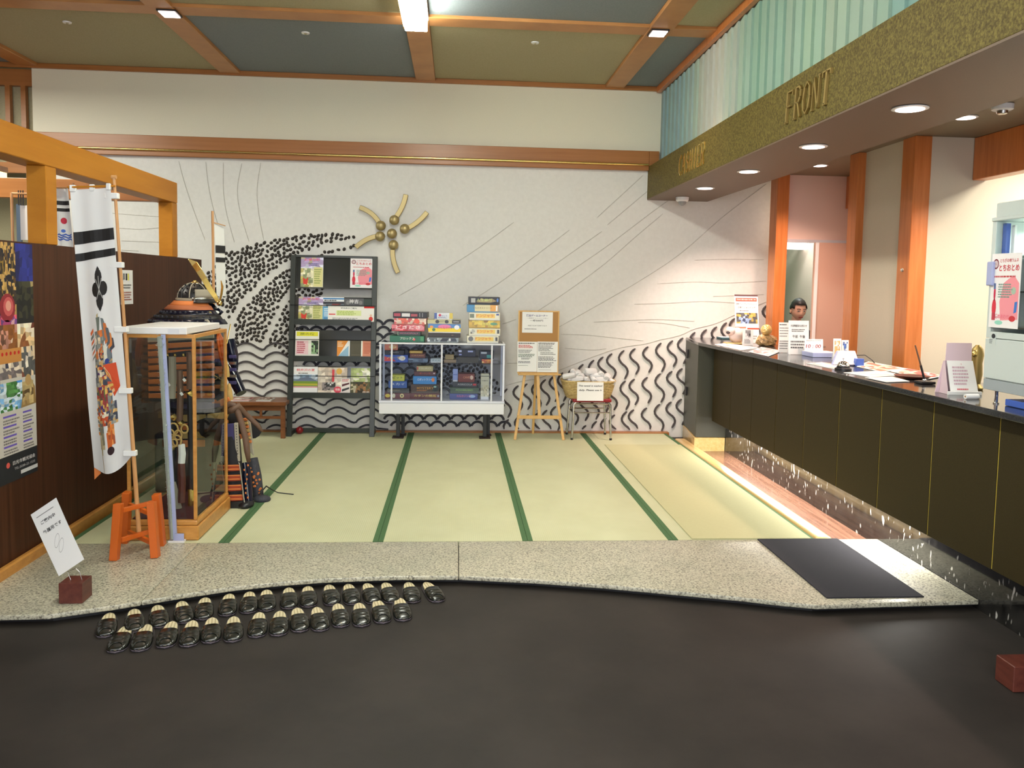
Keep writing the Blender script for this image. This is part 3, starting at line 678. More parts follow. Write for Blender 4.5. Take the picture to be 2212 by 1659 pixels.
# ================================================================ slippers
def slipper_mesh(root):
    L = .268
    def wd(t):                                   # half width of the sole, t = 0 toe .. 1 heel
        e = max(0, min(1, t)); return (.0440 - .0115 * e) * (1 - abs(2 * e - 1) ** (3.0 if e > .5 else 5)) ** .5 + .0008
    out = [(wd(t / 18), -.5 * L + L * t / 18) for t in range(19)]; poly = [(x, y, 0) for x, y in out] + [(-x, y, 0) for x, y in out[::-1]]
    MB().prism(poly, (0, 0, .011)).build('sole', 'slipper_sole', root, local=True)
    P2 = [(x * 1.02, y * 1.006, .0045) for x, y, z in poly]; MB().prism(P2, (0, 0, .004)).build('rim', 'slipper_rim', root, local=True)
    P3 = [(x * .82, y * .955, .0112) for x, y, z in poly]; MB().prism(P3, (0, 0, .0035)).build('insole', 'slipper_insole', root, local=True)
    def up(u, v):
        y = -.5 * L + .004 + v * L * .43; t = (y + .5 * L) / L; a = math.pi * u; e = abs(math.sin(a)) ** .55
        hgt = .006 + .020 * min(1, v * 1.15) ** .6; x = (wd(t) + .0005) * math.copysign(abs(math.cos(a)) ** .8, math.cos(a))
        return (x, y - .014 * e * (v > .95) * -1 + (.004 * math.sin(v * 40) * 0), .009 + hgt * e + .0016 * math.sin(v * 26) * e * (v > .35))
    m_ = MB(); m_.grid(up, 16, 14); m_.build('upper', 'slipper_leather', root, local=True, smooth='all', solid=.0025)
    m_ = MB(); m_.tube([(.026 * math.cos(math.pi * i / 12), -.5 * L + .016 + .030 * math.sin(math.pi * i / 12), .0215 + .0085 * math.sin(math.pi * i / 12)) for i in range(13)], .0020, 5).build('seam', 'slipper_leather', root, local=True, smooth='all')
z8 = lambda x, y: (200 + x / 2.765, 1220 + y / 2.765)
H1 = [(158, 228), (285, 215), (408, 208), (550, 188), (697, 158), (825, 155), (938, 150), (1050, 122), (1175, 120), (1292, 105), (1413, 103), (1530, 90), (1643, 83), (1755, 60), (1890, 52), (1990, 52)]
T1 = [(135, 378), (295, 368), (430, 352), (575, 324), (688, 300), (810, 300), (930, 298), (1055, 262), (1180, 262), (1300, 242), (1440, 235), (1565, 220), (1690, 205), (1803, 186), (1925, 178), (2075, 178)]
H2 = [(215, 350), (330, 348), (480, 330), (600, 320), (715, 303), (843, 300), (998, 275), (1120, 265), (1218, 248), (1335, 245), (1460, 222), (1588, 220), (1695, 203), (1827, 185)]
T2 = [(130, 532), (278, 522), (430, 500), (570, 500), (705, 478), (840, 467), (980, 440), (1110, 433), (1245, 408), (1368, 402), (1490, 380), (1612, 374), (1740, 354), (1862, 346)]
ORD = ['first', 'second', 'third', 'fourth', 'fifth', 'sixth', 'seventh', 'eighth', 'ninth', 'tenth', 'eleventh', 'twelfth', 'thirteenth', 'fourteenth', 'fifteenth', 'sixteenth']
sp = None
for row, (HH, TT) in (('back', (H1, T1)), ('front', (H2, T2))):
    for i, (h, t) in enumerate(zip(HH, TT)):
        hp = at(*z8(*h), 'z', -.034); tp = at(*z8(*t), 'z', -.046); dvec = hp - tp; a = math.atan2(dvec.x, dvec.y)
        mid = (hp + tp) / 2; ym = mid.y
        if sp is None: sp = thing('slipper', '', 'slipper', (0, 0, 0)); slipper_mesh(sp); o = sp
        else: o = dup(sp)
        lim = min(edge_y(mid.x + .13 * math.sin(a)) - .012, 9)        # heel stays in front of the stone edge
        c = Vector((mid.x, min(ym, lim - .134 * math.cos(a) + .03), -.0495)); o.location = c; o.rotation_euler = (0, 0, -a)
        tag(o, 'black leather slipper, %s from the left in the %s row on the floor' % (ORD[i], row) if (row, i) != ('back', 15) else 'rightmost black slipper of the back row, turned askew on the dark floor', 'slipper', 'black slippers below the granite step')
# ================================================================ slipper sign on the block
r_ = thing('sign_block', 'dark red wooden block at the left end of the granite step', 'block', (at(155, 1305, 'z', 0).x, 3.86, 0))
a = at(127, 1305, 'z', 0); b = at(177, 1305, 'z', 0); B(a.x, a.y, .001, b.x, a.y + .105, .097).build('block', 'wood_block', r_, bevel=.002)
cx_, cy_ = (a.x + b.x) / 2, a.y + .05
MB().tube([(cx_ - .02, cy_, .0975), (cx_ - .035, cy_, .135), (cx_ + .004, cy_, .15)], .0012, 5).build('wire', 'steel', r_); MB().tube([(cx_ + .03, cy_, .0975), (cx_ + .02, cy_, .135), (cx_ + .005, cy_, .15)], .0012, 5).build('wire', 'steel', r_)
Y = a.y + .05
o_, u_, v_ = at(127, 1245, 'y', Y), at(182, 1208, 'y', Y), at(66, 1112, 'y', Y)
u_ = u_ - o_; v_ = v_ - o_
r_ = thing('slipper_notice', 'tilted white paper notice about slippers standing over the red block', 'sign', o_)
class Curl(Sheet):
    def P(s, a, b, lift=None):
        return s.o + s.u * a + s.v * b + s.n * (.0008 + .0003 * (s.k if lift is None else lift)) + Vector((.012, -.02, .004)) * (math.sin(math.pi * b) * -1.0)
cs = Curl(o_, u_, v_); m_ = MB(); m_.grid(lambda a, b: cs.P(a, b, -3), 6, 10); m_.build('sheet', 'paper', r_, smooth='all')
cs.r(.14, .905, .80, .912, (60, 60, 60), 2).t('ご案内中', .47, .80, .055, (20, 20, 20), 3, .015, .55).t('外履用です', .50, .655, .06, (30, 30, 30), 3, .012, .70)
for (a, b, ra, rb) in ((.45, .45, .17, .075), (.52, .36, .17, .075)):
    for k in range(16):
        t0, t1 = 2 * math.pi * k / 16, 2 * math.pi * (k + 1) / 16; f_ = lambda t, s: (a + s * ra * math.cos(t) * .8 + .05 * math.sin(t), b + s * rb * math.sin(t) + .25 * s * ra * math.cos(t))
        cs.poly([f_(t0, 1), f_(t1, 1), f_(t1, .94), f_(t0, .94)], (120, 120, 120), 2)
cs.build(r_)
# dark red block at the right edge of the frame
r_ = thing('floor_block', 'dark red wooden block on the dark floor by the front desk', 'block', (2.33, 3.0, -.05))
a = at(2188, 1497, 'z', -.05); B(a.x, a.y, -.049, a.x + .13, a.y + .11, .055).build('block', 'wood_block', r_, bevel=.003)
# door mat
r_ = thing('door_mat', 'dark navy rectangular mat lying on the granite step', 'mat', (2.08, 4.2, 0))
B(1.826, 3.775, .0005, 2.326, 4.706, .007).build('mat', 'door_mat', r_, bevel=.002)

# ================================================================ flag stand
FL, FR_, BR, BL = at(247, 1210, 'z', 0), at(336, 1204, 'z', 0), at(349, 1178, 'z', 0), at(270, 1172, 'z', 0)
ctr = (FL + FR_ + BR + BL) / 4
r_ = thing('flag_stand', 'orange lacquered wooden stand with four splayed legs and cross bars', 'stand', (ctr.x, ctr.y, 0))
tops = []
for p in (FL, FR_, BR, BL):
    t = ctr + (p - ctr) * .80; t = Vector((t.x, t.y, .30)); q = Vector((p.x, p.y, .0005)); tops.append((q, t))
    MB().bar(q, t, .046, .040, (1, 0, 0)).build('leg', 'orange_lacquer', r_, bevel=.002)
for zz in (.245, .085):
    f = zz / .30; c4 = [q.lerp(t, f) for q, t in tops]
    MB().bar(c4[0].lerp(c4[2], .12) + Vector((0, 0, .013)), c4[0].lerp(c4[2], .88) + Vector((0, 0, .013)), .018, .024).build('cross_bar', 'orange_lacquer', r_, bevel=.001)
    MB().bar(c4[1].lerp(c4[3], .12) - Vector((0, 0, .013)), c4[1].lerp(c4[3], .88) - Vector((0, 0, .013)), .018, .024).build('cross_bar', 'orange_lacquer', r_, bevel=.001)
# tall banner
Pb = Vector((ctr.x, ctr.y, .112)); Pt = at(246, 380, 'y', 4.42)
fl = thing('banner', 'tall white banner with two black bands, black flower crest and a painted warrior', 'banner', (ctr.x, ctr.y, 0))
MB().tube([Pb, Pb.lerp(Pt, .34), Pb.lerp(Pt, .62), Pt], [.0125, .0105, .0085, .0075], 10).build('pole', 'bamboo', fl, smooth=True)
MB().tube([Pt - Vector((.012, 0, .006)), Pt + Vector((.012, 0, -.006))], .010, 8).build('pole_cap', 'bamboo', fl)
def pole_at(py):
    best = min((abs(at(0, 0, 'y', 4.5).x) * 0 + abs(proj_y(Pb.lerp(Pt, t / 400)) - py), t / 400) for t in range(401)); return Pb.lerp(Pt, best[1])
def proj_y(p):
    v = RM @ (p - Vector((0, 0, H))); return CY + F * v[1] / v[2]
R_ = [pole_at(y) for y in (407, 560, 700, 850, 985)]
R_ = [p + Vector((-.012, -.004, 0)) for p in R_]
L_ = [at(151, 409, 'y', 4.42), at(163, 575, 'y', 4.44), at(176, 725, 'y', 4.50), at(188, 870, 'y', 4.58), at(203, 1010, 'y', 4.66)]
def curve(P, t):
    t = min(max(t, 0), .9999) * (len(P) - 1); i = int(t); s = t - i; return P[i].lerp(P[i + 1], s)
def cloth_pt(a, b, lift=0):               # a: 0 left .. 1 right, b: 0 bottom .. 1 top
    t = 1 - b; l, r = curve(L_, t), curve(R_, t); p = l.lerp(r, a); sag = math.sin(math.pi * a) * .06 * (t ** 6)
    return p + Vector((0, .012 * math.sin(a * 5 + t * 3) + .006 * math.sin(a * 11) - .0010 * lift, -sag))
m_ = MB(); m_.grid(lambda a, b: cloth_pt(a, b), 14, 30); m_.build('cloth', 'cloth_white', fl, smooth='all')
class Cloth(Sheet):
    def P(s, a, b, lift=None): return cloth_pt(a, b, 1.2 + .6 * (s.k if lift is None else lift))
    def gr(s, a0, b0, a1, b1, c, k=1, n=10):
        s.k = k
        for i in range(n): s.mb.cur = lin(c); x0, x1 = a0 + (a1 - a0) * i / n, a0 + (a1 - a0) * (i + 1) / n; s.mb.add([s.P(x0, b0), s.P(x1, b0), s.P(x1, b1), s.P(x0, b1)], [(0, 1, 2, 3)])
        return s
cl = Cloth((0, 0, 0), (.24, 0, 0), (0, 0, 1.3))
cl.gr(0, .820, 1, .861, (26, 26, 27)); cl.build(fl, 'black_band'); cl.mb = MB(); cl.gr(0, .764, 1, .790, (26, 26, 27)); cl.build(fl, 'black_band'); cl.mb = MB()
for a0, b0, ra, rb in ((.50, .695, .085, .032), (.50, .610, .085, .032), (.42, .652, .10, .027), (.60, .652, .10, .027), (.5, .655, .06, .02)): cl.disc(a0 + .03, b0, ra, rb, (30, 28, 26), 1)
for a0, b0 in ((.53, .725), (.53, .58)): cl.poly([(a0 - .04, b0), (a0, b0 + .012), (a0 + .04, b0), (a0, b0 - .012)], (30, 28, 26), 1)
for a0, b0, a1, b1 in ((.53, .65, .60, .69), (.53, .65, .46, .69), (.53, .65, .60, .615), (.53, .65, .46, .615), (.53, .63, .53, .70)): cl.poly([(a0, b0), (a1, b1), (a1 + .012, b1), (a0 + .012, b0)], (190, 190, 185), 3)
cl.build(fl, 'flower_crest'); cl.mb = MB()
# painted warrior: spear, banner shapes, laced armour, legs
cl.poly([(.42, .56), (.46, .565), (.40, .30), (.37, .30)], (190, 170, 120), 1); cl.poly([(.40, .55), (.50, .55), (.47, .50), (.42, .50)], (110, 120, 110), 2)
for k in range(6): cl.poly([(.20 + .01 * k, .50 - .018 * k), (.30 + .01 * k, .515 - .018 * k), (.30, .50 - .018 * k), (.21, .488 - .018 * k)], ((220, 110, 60), (120, 120, 110))[k % 2], 1)
for k in range(5): cl.poly([(.52 + .05 * k, .545 - .020 * k), (.58 + .05 * k, .54 - .020 * k), (.68 + .03 * k, .475 - .012 * k), (.56 + .03 * k, .455 - .010 * k)], ((110, 120, 120), (200, 110, 50), (90, 95, 100), (215, 130, 60), (70, 70, 80))[k], 2)
cl.disc(.52, .415, .12, .030, (225, 222, 205), 1).disc(.66, .41, .05, .028, (110, 120, 125), 2).disc(.60, .385, .05, .01, (40, 60, 130), 3)
for k in range(6): cl.poly([(.50 + .02 * k, .375 - .008 * k), (.80 - .015 * k, .372 - .010 * k), (.86 - .02 * k, .285 + .004 * k), (.70 - .03 * k, .255 + .012 * k)], ((215, 80, 40), (230, 190, 140), (205, 95, 50), (220, 180, 90), (200, 90, 60), (80, 85, 100))[k], 1 + k * .5)
AP = [(205, 110, 45), (112, 118, 122), (150, 150, 140), (215, 175, 110), (70, 74, 90), (190, 80, 45), (225, 215, 190), (96, 60, 120)]
cl.photo(.34, .40, .56, .50, [(170, 150, 100), (215, 120, 60), (130, 135, 130), (225, 210, 180)], 5, 8, 21, .5).photo(.30, .33, .72, .42, AP, 8, 9, 22, .7).photo(.28, .16, .74, .24, AP, 9, 8, 23, .7)
cl.poly([(.40, .435), (.60, .445), (.62, .40), (.42, .39)], (232, 228, 212), 1.5).photo(.28, .24, .66, .335, AP, 8, 9, 24, 1.2)
cl.photo(.28, .08, .40, .17, [(205, 190, 150), (150, 140, 110), (120, 125, 120)], 3, 6, 25, .6).photo(.50, .09, .64, .17, [(210, 120, 50), (225, 150, 80), (180, 90, 50)], 3, 5, 26, .6)
cl.photo(.32, .21, .56, .30, [(200, 110, 40), (110, 115, 120), (90, 55, 130), (205, 170, 90), (150, 60, 60), (90, 100, 60), (60, 60, 66)], 6, 7, 5, 3)
for k in range(7): cl.poly([(.25, .225 - .014 * k), (.66 - .02 * k, .245 - .016 * k), (.64 - .02 * k, .234 - .016 * k), (.26, .214 - .014 * k)], ((210, 130, 50), (110, 110, 100))[k % 2], 5)
cl.poly([(.46, .135), (.60, .14), (.56, .08), (.47, .08)], (205, 100, 40), 2).disc(.53, .072, .08, .014, (50, 28, 34), 3)
cl.poly([(.28, .13), (.34, .13), (.33, .06), (.31, .06)], (190, 180, 140), 2).poly([(.285, .12), (.30, .12), (.33, .0), (.32, .0)], (170, 140, 90), 3)
cl.build(fl, 'painting')
for i, (a, w_) in enumerate(((.06, .11), (.52, .10), (.95, .10))):
    p, q = cloth_pt(max(a - w_ / 2, 0), 1), cloth_pt(min(a + w_ / 2, 1), 1); m_ = MB()
    m_.prism([p + Vector((0, -.012, -.012)), q + Vector((0, -.012, -.012)), q + Vector((0, -.012, .022)), p + Vector((0, -.012, .022))], (0, .024, 0)); m_.build('loop', 'cloth_white', fl, bevel=.003)
pr = curve(R_, 0) + Vector((.02, -.01, .010)); pl_ = curve(L_, 0) + Vector((-.012, 0, .010)); MB().tube([pl_, pr], .0055, 8).build('cross_rod', 'wood_beam', fl, smooth=True)
for y in (422, 572, 712, 843, 978):
    p = pole_at(y); MB().box(p.x - .05, p.y - .016, p.z - .016, p.x + .017, p.y + .016, p.z + .014).build('tie_loop', 'cloth_white', fl, bevel=.003)
a, b, c = at(203, 1000, 'y', 4.665), at(204, 1036, 'y', 4.665), at(218, 1022, 'y', 4.665)
MB().prism([a, b, c], (0, .004, 0)).build('hem_tip', 'lace_orange', fl)

# ================================================================ things on / behind the partition
def px_sheet(name, label, cat, p0, p1, p2, ax, v, mat='paper', th=.002):
    """sheet in a vertical plane: p0 lower-left, p1 lower-right, p2 upper-left (photo pixels)"""
    o, u, t = at(*p0, ax, v), at(*p1, ax, v), at(*p2, ax, v); t.x, t.y = o.x, o.y; u.z = o.z
    return paper(name, label, cat, o, u - o, t - o, th, mat)
# festival poster (plane x=-2.249); near edge is out of the frame
o = at(85, 1015, 'x', -2.245); tp = at(66, 535, 'x', -2.245); y1 = (o.y + tp.y) / 2; z0, z1_ = .31, 1.645
zt = at(66, 528, 'x', -2.245).z; zb = at(85, 1015, 'x', -2.245).z; wP = (zt - zb) * .70
r_ = thing('festival_poster', 'large festival poster of night photographs taped on the dark partition', 'poster', (-2.248, y1 - wP, zb))
MB().box(-2.2485, y1 - wP, zb, -2.2465, y1, zt).build('sheet', 'paper', r_)
ps = Sheet((-2.2462, y1 - wP, zb), (0, wP, 0), (0, 0, zt - zb))
ps.r(0, 0, 1, 1, (205, 200, 190), 0).r(0, 0, 1, .115, (28, 32, 36), 1)
NG = [(40, 34, 24), (150, 120, 50), (60, 48, 40), (200, 160, 90), (30, 30, 44), (110, 80, 40), (20, 20, 26)]
ps.photo(0, .42, .60, 1, NG, 36, 50, 3); ps.photo(.60, .70, .80, 1, NG, 14, 20, 4); ps.photo(.60, .55, .80, .70, [(150, 60, 90), (220, 90, 110), (120, 70, 140), (200, 150, 160)], 6, 7, 6, 1.5)
ps.disc(.70, .73, .085, .060, (150, 40, 50), 2).disc(.71, .735, .055, .040, (205, 90, 90), 3).disc(.71, .738, .03, .022, (230, 160, 140), 4).disc(.69, .655, .05, .025, (175, 70, 120), 2)
ps.photo(.80, .84, 1, 1, [(28, 34, 110), (40, 50, 140), (24, 30, 90)], 5, 5, 8).photo(.80, .66, 1, .84, [(22, 24, 20), (60, 60, 40), (30, 30, 30), (170, 150, 100)], 6, 7, 9)
ps.photo(.60, .56, .80, .66, [(120, 80, 60), (200, 140, 120), (150, 90, 40), (230, 200, 170)], 8, 5, 10, 2.5).photo(.80, .56, 1, .66, [(150, 90, 50), (225, 190, 140), (240, 225, 200), (120, 60, 40)], 6, 5, 12)
ps.r(.60, .50, .84, .56, (205, 140, 70), 3).photo(.60, .435, .84, .50, [(200, 170, 140), (120, 110, 110), (230, 215, 195), (60, 60, 80)], 8, 4, 14, 3).photo(.84, .43, 1, .56, [(120, 70, 50), (230, 205, 170), (90, 90, 90), (240, 225, 210)], 6, 6, 15)
for k in range(5): ps.disc(.63 + .045 * k, .54, .012, .008, (205, 40, 30), 4)
ps.photo(.30, .30, .84, .42, [(60, 130, 200), (120, 175, 220), (210, 225, 235), (60, 120, 60), (90, 150, 80), (40, 80, 50)], 18, 10, 16, 3)
ps.poly([(.82, .30), (1, .305), (.99, .38), (.93, .43), (.86, .40)], (150, 120, 70), 4).photo(.84, .31, .97, .41, [(160, 130, 80), (200, 175, 120), (110, 85, 50)], 5, 6, 17, 5).disc(.91, .415, .035, .025, (185, 150, 95), 6)
for a0, a1 in ((.30, .58), (.62, .80), (.84, .97)):
    for q in range(4): ps.r(a0, .275 - .042 * q, a0 + (a1 - a0) * .8, .283 - .042 * q, (110, 90, 190), 3); ps.lines(a0, a1, .245 - .042 * q, .268 - .042 * q, 2, (120, 116, 112), q + int(a0 * 50))
ps.disc(.66, .075, .02, .012, (220, 90, 80), 3).t('日光市観光協会', .84, .075, .018, (225, 225, 225), 3, .01, .26).t('TEL.0288-22-1525', .85, .050, .014, (190, 190, 190), 3, 0, .24).r(.80, .018, 1, .034, (215, 215, 215), 3)
ps.build(r_)
# white notice on the partition
a, b = at(262, 658, 'x', -2.245), at(287, 584, 'x', -2.245)
r_ = thing('partition_notice', 'small white notice taped on the dark partition beside the banner pole', 'notice', (-2.248, a.y, a.z))
MB().box(-2.2485, a.y, a.z, -2.2465, b.y, b.z).build('sheet', 'paper', r_); s_ = Sheet((-2.2462, a.y, a.z), (0, b.y - a.y, 0), (0, 0, b.z - a.z))
s_.r(.20, .72, .32, .90, (110, 110, 110), 1).r(.40, .70, .52, .90, (30, 30, 30), 1).r(.56, .70, .68, .90, (220, 215, 90), 1).lines(.1, .9, .45, .6, 2, (120, 120, 120), 3).lines(.1, .9, .10, .38, 4, (170, 110, 100), 4); s_.build(r_)
# flag with the red sun, standing behind the partition
r_ = thing('sun_flag', 'white hanging flag with red sun and blue waves behind the partition', 'flag', (-2.6, 5.2, 1.4))
a, b = at(121, 580, 'y', 5.3), at(149, 406, 'y', 5.3); x0, x1, zt = at(117, 420, 'y', 5.3).x, b.x, b.z
m_ = MB(); m_.grid(lambda u, v: (x0 + .02 * (1 - v) * 2 + (x1 - x0) * u, 5.3 + .012 * math.sin(u * 6 + v * 5), 1.20 + (zt - 1.20) * v), 8, 12); m_.build('cloth', 'cloth_white', r_, smooth='all')
def sp_(u, v, l): return (x0 + .02 * (1 - v) * 2 + (x1 - x0) * u, 5.3 + .012 * math.sin(u * 6 + v * 5) - .002 - .001 * l, 1.20 + (zt - 1.20) * v)
class C2(Sheet):
    def P(s, a, b, lift=None): return Vector(sp_(a, b, s.k if lift is None else lift))
c2 = C2((0, 0, 0), (.1, 0, 0), (0, 0, .8))
vv = lambda py: (at(135, py, 'y', 5.3).z - 1.20) / (zt - 1.20)
for pa, pb_ in ((434, 443), (450, 457)):
    for k in range(8): c2.r(k / 8, vv(pb_), (k + 1) / 8, vv(pa), (28, 28, 30), 1)
    c2.build(r_, 'black_band'); c2.mb = MB()
c2.disc(.5, vv(477), .17, vv(470) - vv(477), (190, 30, 60), 1); c2.build(r_, 'red_sun'); c2.mb = MB()
for k in range(3):
    for q in range(7): a0 = .08 + .12 * q; c2.poly([(a0, vv(506 + 5 * k) + .006 * math.sin(q * 2 + k)), (a0 + .12, vv(506 + 5 * k) + .006 * math.sin(q * 2 + 2 + k)), (a0 + .12, vv(509 + 5 * k) + .006 * math.sin(q * 2 + 2 + k)), (a0, vv(509 + 5 * k) + .006 * math.sin(q * 2 + k))], (50, 90, 180), 1)
c2.disc(.45, vv(499), .12, .012, (70, 110, 200), 2); c2.build(r_, 'blue_waves')
MB().tube([(x0 - .02, 5.295, zt), (x1 + .02, 5.295, zt)], .006, 6).build('rod', 'bamboo', r_); MB().tube([(x1 + .02, 5.31, zt + .03), (x1 + .035, 5.33, .0)], .009, 8).build('pole', 'bamboo', r_)
# white flag further left
r_ = thing('white_flag', 'plain white hanging flag seen left of the orange post', 'flag', (-3.1, 5.6, 1.4))
a, b = at(45, 518, 'y', 5.6), at(63, 444, 'y', 5.6); m_ = MB(); m_.grid(lambda u, v: (a.x + (b.x - a.x) * u, 5.6 + .01 * math.sin(u * 5), a.z + (b.z - a.z) * v), 5, 6); m_.build('cloth', 'cloth_white', r_, smooth='all')
MB().box(a.x - .035, 5.62, a.z - .02, a.x - .008, 5.64, b.z + .01).build('edge_strip', 'blue_grey', r_)
for k in range(3): q = at(40 + 5 * k, 428, 'y', 5.6); MB().tube([(q.x, 5.6, b.z), (q.x, 5.6, q.z + .05)], .004, 5).build('cord', 'black', r_)
MB().tube([(a.x - .05, 5.6, b.z + .075), (b.x + .03, 5.6, b.z + .075)], .007, 6).build('rod', 'bamboo', r_); MB().tube([(a.x - .05, 5.6, b.z + .08), (a.x - .05, 5.6, 0)], .009, 8).build('pole', 'bamboo', r_)

# ================================================================ glass sword case
vt = thing('glass_case', 'tall glass case with honey wood frame holding swords beside the banner', 'display case', (-1.67, 5.08, 0))
x0, x1, y0, y1 = -1.865, -1.478, 4.765, 5.415; ZT = 1.19
MB().box(x0 - .012, y0 - .010, .001, x1 + .012, y1 + .012, .085).build('plinth', 'wood_honey', vt, bevel=.006)
MB().box(x0 - .004, y0 - .003, .086, x1 + .004, y1 + .004, .118).build('plinth_moulding', 'wood_honey', vt, bevel=.010, seg=2)
B(x0 + .02, y0 + .02, .1185, x1 - .02, y1 - .02, .124).build('velvet_floor', 'velvet', vt)
for i, (a, b) in enumerate(((x0, y0), (x1 - .018, y0), (x1 - .018, y1 - .018), (x0, y1 - .018))): B(a, b, .119, a + .018, b + .018, ZT - .02).build('corner_post', 'wood_honey', vt, bevel=.002)
for (a, b, c, d_) in ((x0, y0, x1, y0 + .018), (x0, y1 - .018, x1, y1), (x0, y0 + .018, x0 + .018, y1 - .018), (x1 - .018, y0 + .018, x1, y1 - .018)): B(a, b, ZT - .02, c, d_, ZT).build('top_rail', 'wood_honey', vt)
B(x0 + .018, y0 + .007, .119, x1 - .018, y0 + .010, ZT - .02).build('pane', 'glass_clear', vt); B(x1 - .010, y0 + .018, .119, x1 - .007, y1 - .018, ZT - .02).build('pane', 'glass_clear', vt)
B(x0 + .018, y1 - .010, .119, x1 - .018, y1 - .007, ZT - .02).build('pane', 'glass_clear', vt); B(x0 + .004, y0 + .018, .119, x0 + .007, y1 - .018, ZT - .02).build('pane', 'glass_clear', vt)
r_ = thing('foam_board', 'white board lying on top of the glass sword case', 'board', (-1.66, 5.0, ZT))
B(x0 - .02, y0 - .015, ZT + .001, x1 - .04, y1 - .02, ZT + .040).build('board', 'white_plastic', r_, bevel=.003)
B(-1.62, y0 - .017, ZT + .002, -1.56, y0 - .0155, ZT + .032).build('tape', 'clear_plastic', r_)
# white upright strip with tinsel, in front of the case
r_ = thing('white_upright', 'white plastic upright strip with silver tinsel before the glass case', 'stand', (-1.66, 4.72, 0))
a, b = at(378, 1160, 'y', 4.73), at(352, 735, 'y', 4.73)
MB().bar((a.x, 4.735, .012), (b.x, 4.735, ZT + .0), .022, .012, (0, 1, 0)).build('strip', 'pale_blue_plastic', r_); B(a.x - .035, 4.716, .0, a.x + .055, 4.752, .011).build('foot', 'white_plastic', r_)
B(a.x + .0, 4.72, .012, a.x + .052, 4.726, .052).build('card', 'pale_blue_plastic', r_)
m_ = MB(); R = random.Random(5)
m_.tube([(b.x - .016, 4.722, ZT - .01), (a.x - .016, 4.722, .02)], [.013, .010], 6)
for k in range(700):
    t = R.random() ** 1.0; c = Vector((b.x - .012 + (a.x - b.x) * (1 - t) * .9, 4.718, .10 + (ZT - .10) * t)); s = .012 if t < .7 else .020
    q = c + Vector((R.uniform(-s, s), R.uniform(-.012, .006), R.uniform(-.012, .012))); e = Vector((R.uniform(-1, 1), R.uniform(-1, 1), R.uniform(-1, 1))).normalized() * .007; g_ = Vector((R.uniform(-1, 1), R.uniform(-1, 1), R.uniform(-1, 1))).normalized() * .003
    m_.add([q - e, q + g_, q + e], [(0, 1, 2)])
tag(m_.build('tinsel', 'tinsel', r_), kind='stuff')
# swords and sheaths hanging in the case
def sword(nm, label, px0, py0, px1, py1, Y, w0, mats, cat='sword'):
    a, b = at(px0, py0, 'y', Y), at(px1, py1, 'y', Y); root = thing(nm, label, cat, b, 0, 'swords in the glass case')
    segs = len(mats)
    for i, (m__, t0, t1, w_, n_) in enumerate(mats):
        p, q = a.lerp(b, t0), a.lerp(b, t1)
        MB().tube([p, p.lerp(q, .5) + Vector((.004, 0, 0)), q], [w_ * .9, w_, w_ * .95], 8).build(n_, m__, root, smooth=True)
    return root
sword('long_sword', 'dark long sword with grey wrapped grip, leftmost in the glass case', 372, 770, 368, 1090, 5.08, .01, [('trim_cream', 0, .28, .024, 'grip'), ('brass', .40, .41, .030, 'guard'), ('black', .41, .98, .017, 'scabbard'), ('brass', .60, .63, .019, 'band')])
sword('long_sword', 'dark brown sword in the middle of the glass case, white paper wrapped', 388, 800, 388, 1110, 5.05, .01, [('leather_brown', 0, .35, .020, 'grip'), ('brass', .36, .37, .028, 'guard'), ('wood_block', .37, .95, .017, 'scabbard')])
sword('long_sword', 'dark sword leaning at the right of the glass case behind the frame', 408, 760, 412, 1120, 5.06, .01, [('leather_brown', 0, .22, .018, 'grip'), ('brass', .24, .25, .028, 'guard'), ('black', .25, .97, .016, 'scabbard'), ('gold_bright', .82, .92, .018, 'end_cap')])
sword('paper_tube', 'reddish tube with a white paper band standing in the glass case', 392, 960, 392, 1085, 4.98, .01, [('paper', 0, .32, .022, 'paper_band'), ('wood_block', .32, 1, .022, 'tube')], 'tube')
sword('paper_tube', 'pale cloth bundle on the velvet floor of the glass case', 374, 1042, 385, 1112, 5.0, .01, [('trim_cream', 0, .5, .018, 'bundle'), ('trim_cream', .5, 1, .024, 'bundle')], 'bundle')
sword('gold_fitting', 'small gold fitting standing lowest in the glass case', 373, 1080, 373, 1112, 4.95, .01, [('gold_bright', 0, .6, .011, 'fitting'), ('brass', .6, 1, .015, 'fitting')], 'fitting')
r_ = thing('tan_knot', 'looped tan cord knot hanging on the swords in the glass case', 'cord', at(385, 950, 'y', 5.02))
for k, (cx_, cy_, rr) in enumerate(((378, 925, .028), (388, 938, .022), (372, 935, .020), (386, 950, .026), (402, 925, .02), (380, 955, .018))):
    c = at(cx_, cy_, 'y', 5.02 - .003 * k); MB().tube([c + Vector((rr * math.cos(t * .63), -.03, rr * 1.3 * math.sin(t * .63))) for t in range(11)], .0055, 6, cap=False).build('loop', 'tassel_tan', r_, smooth='all')
r_ = thing('sword_rack', 'black rack with gold knobs holding the hanging swords', 'rack', (-1.67, 5.2, .125))
a, b = at(362, 768, 'y', 5.12), at(412, 762, 'y', 5.12); MB().bar(a, b, .02, .03).build('bar', 'black', r_, bevel=.003)
for x in (a.x + .004, b.x - .004): MB().bar((x, 5.12, .125), (x, 5.12, a.z), .014, .014).build('upright', 'black', r_)
for px in (362, 378, 396, 412): q = at(px, 767, 'y', 5.10); MB().ball(q, .010, 10, 6).build('knob', 'brass', r_, smooth='all')
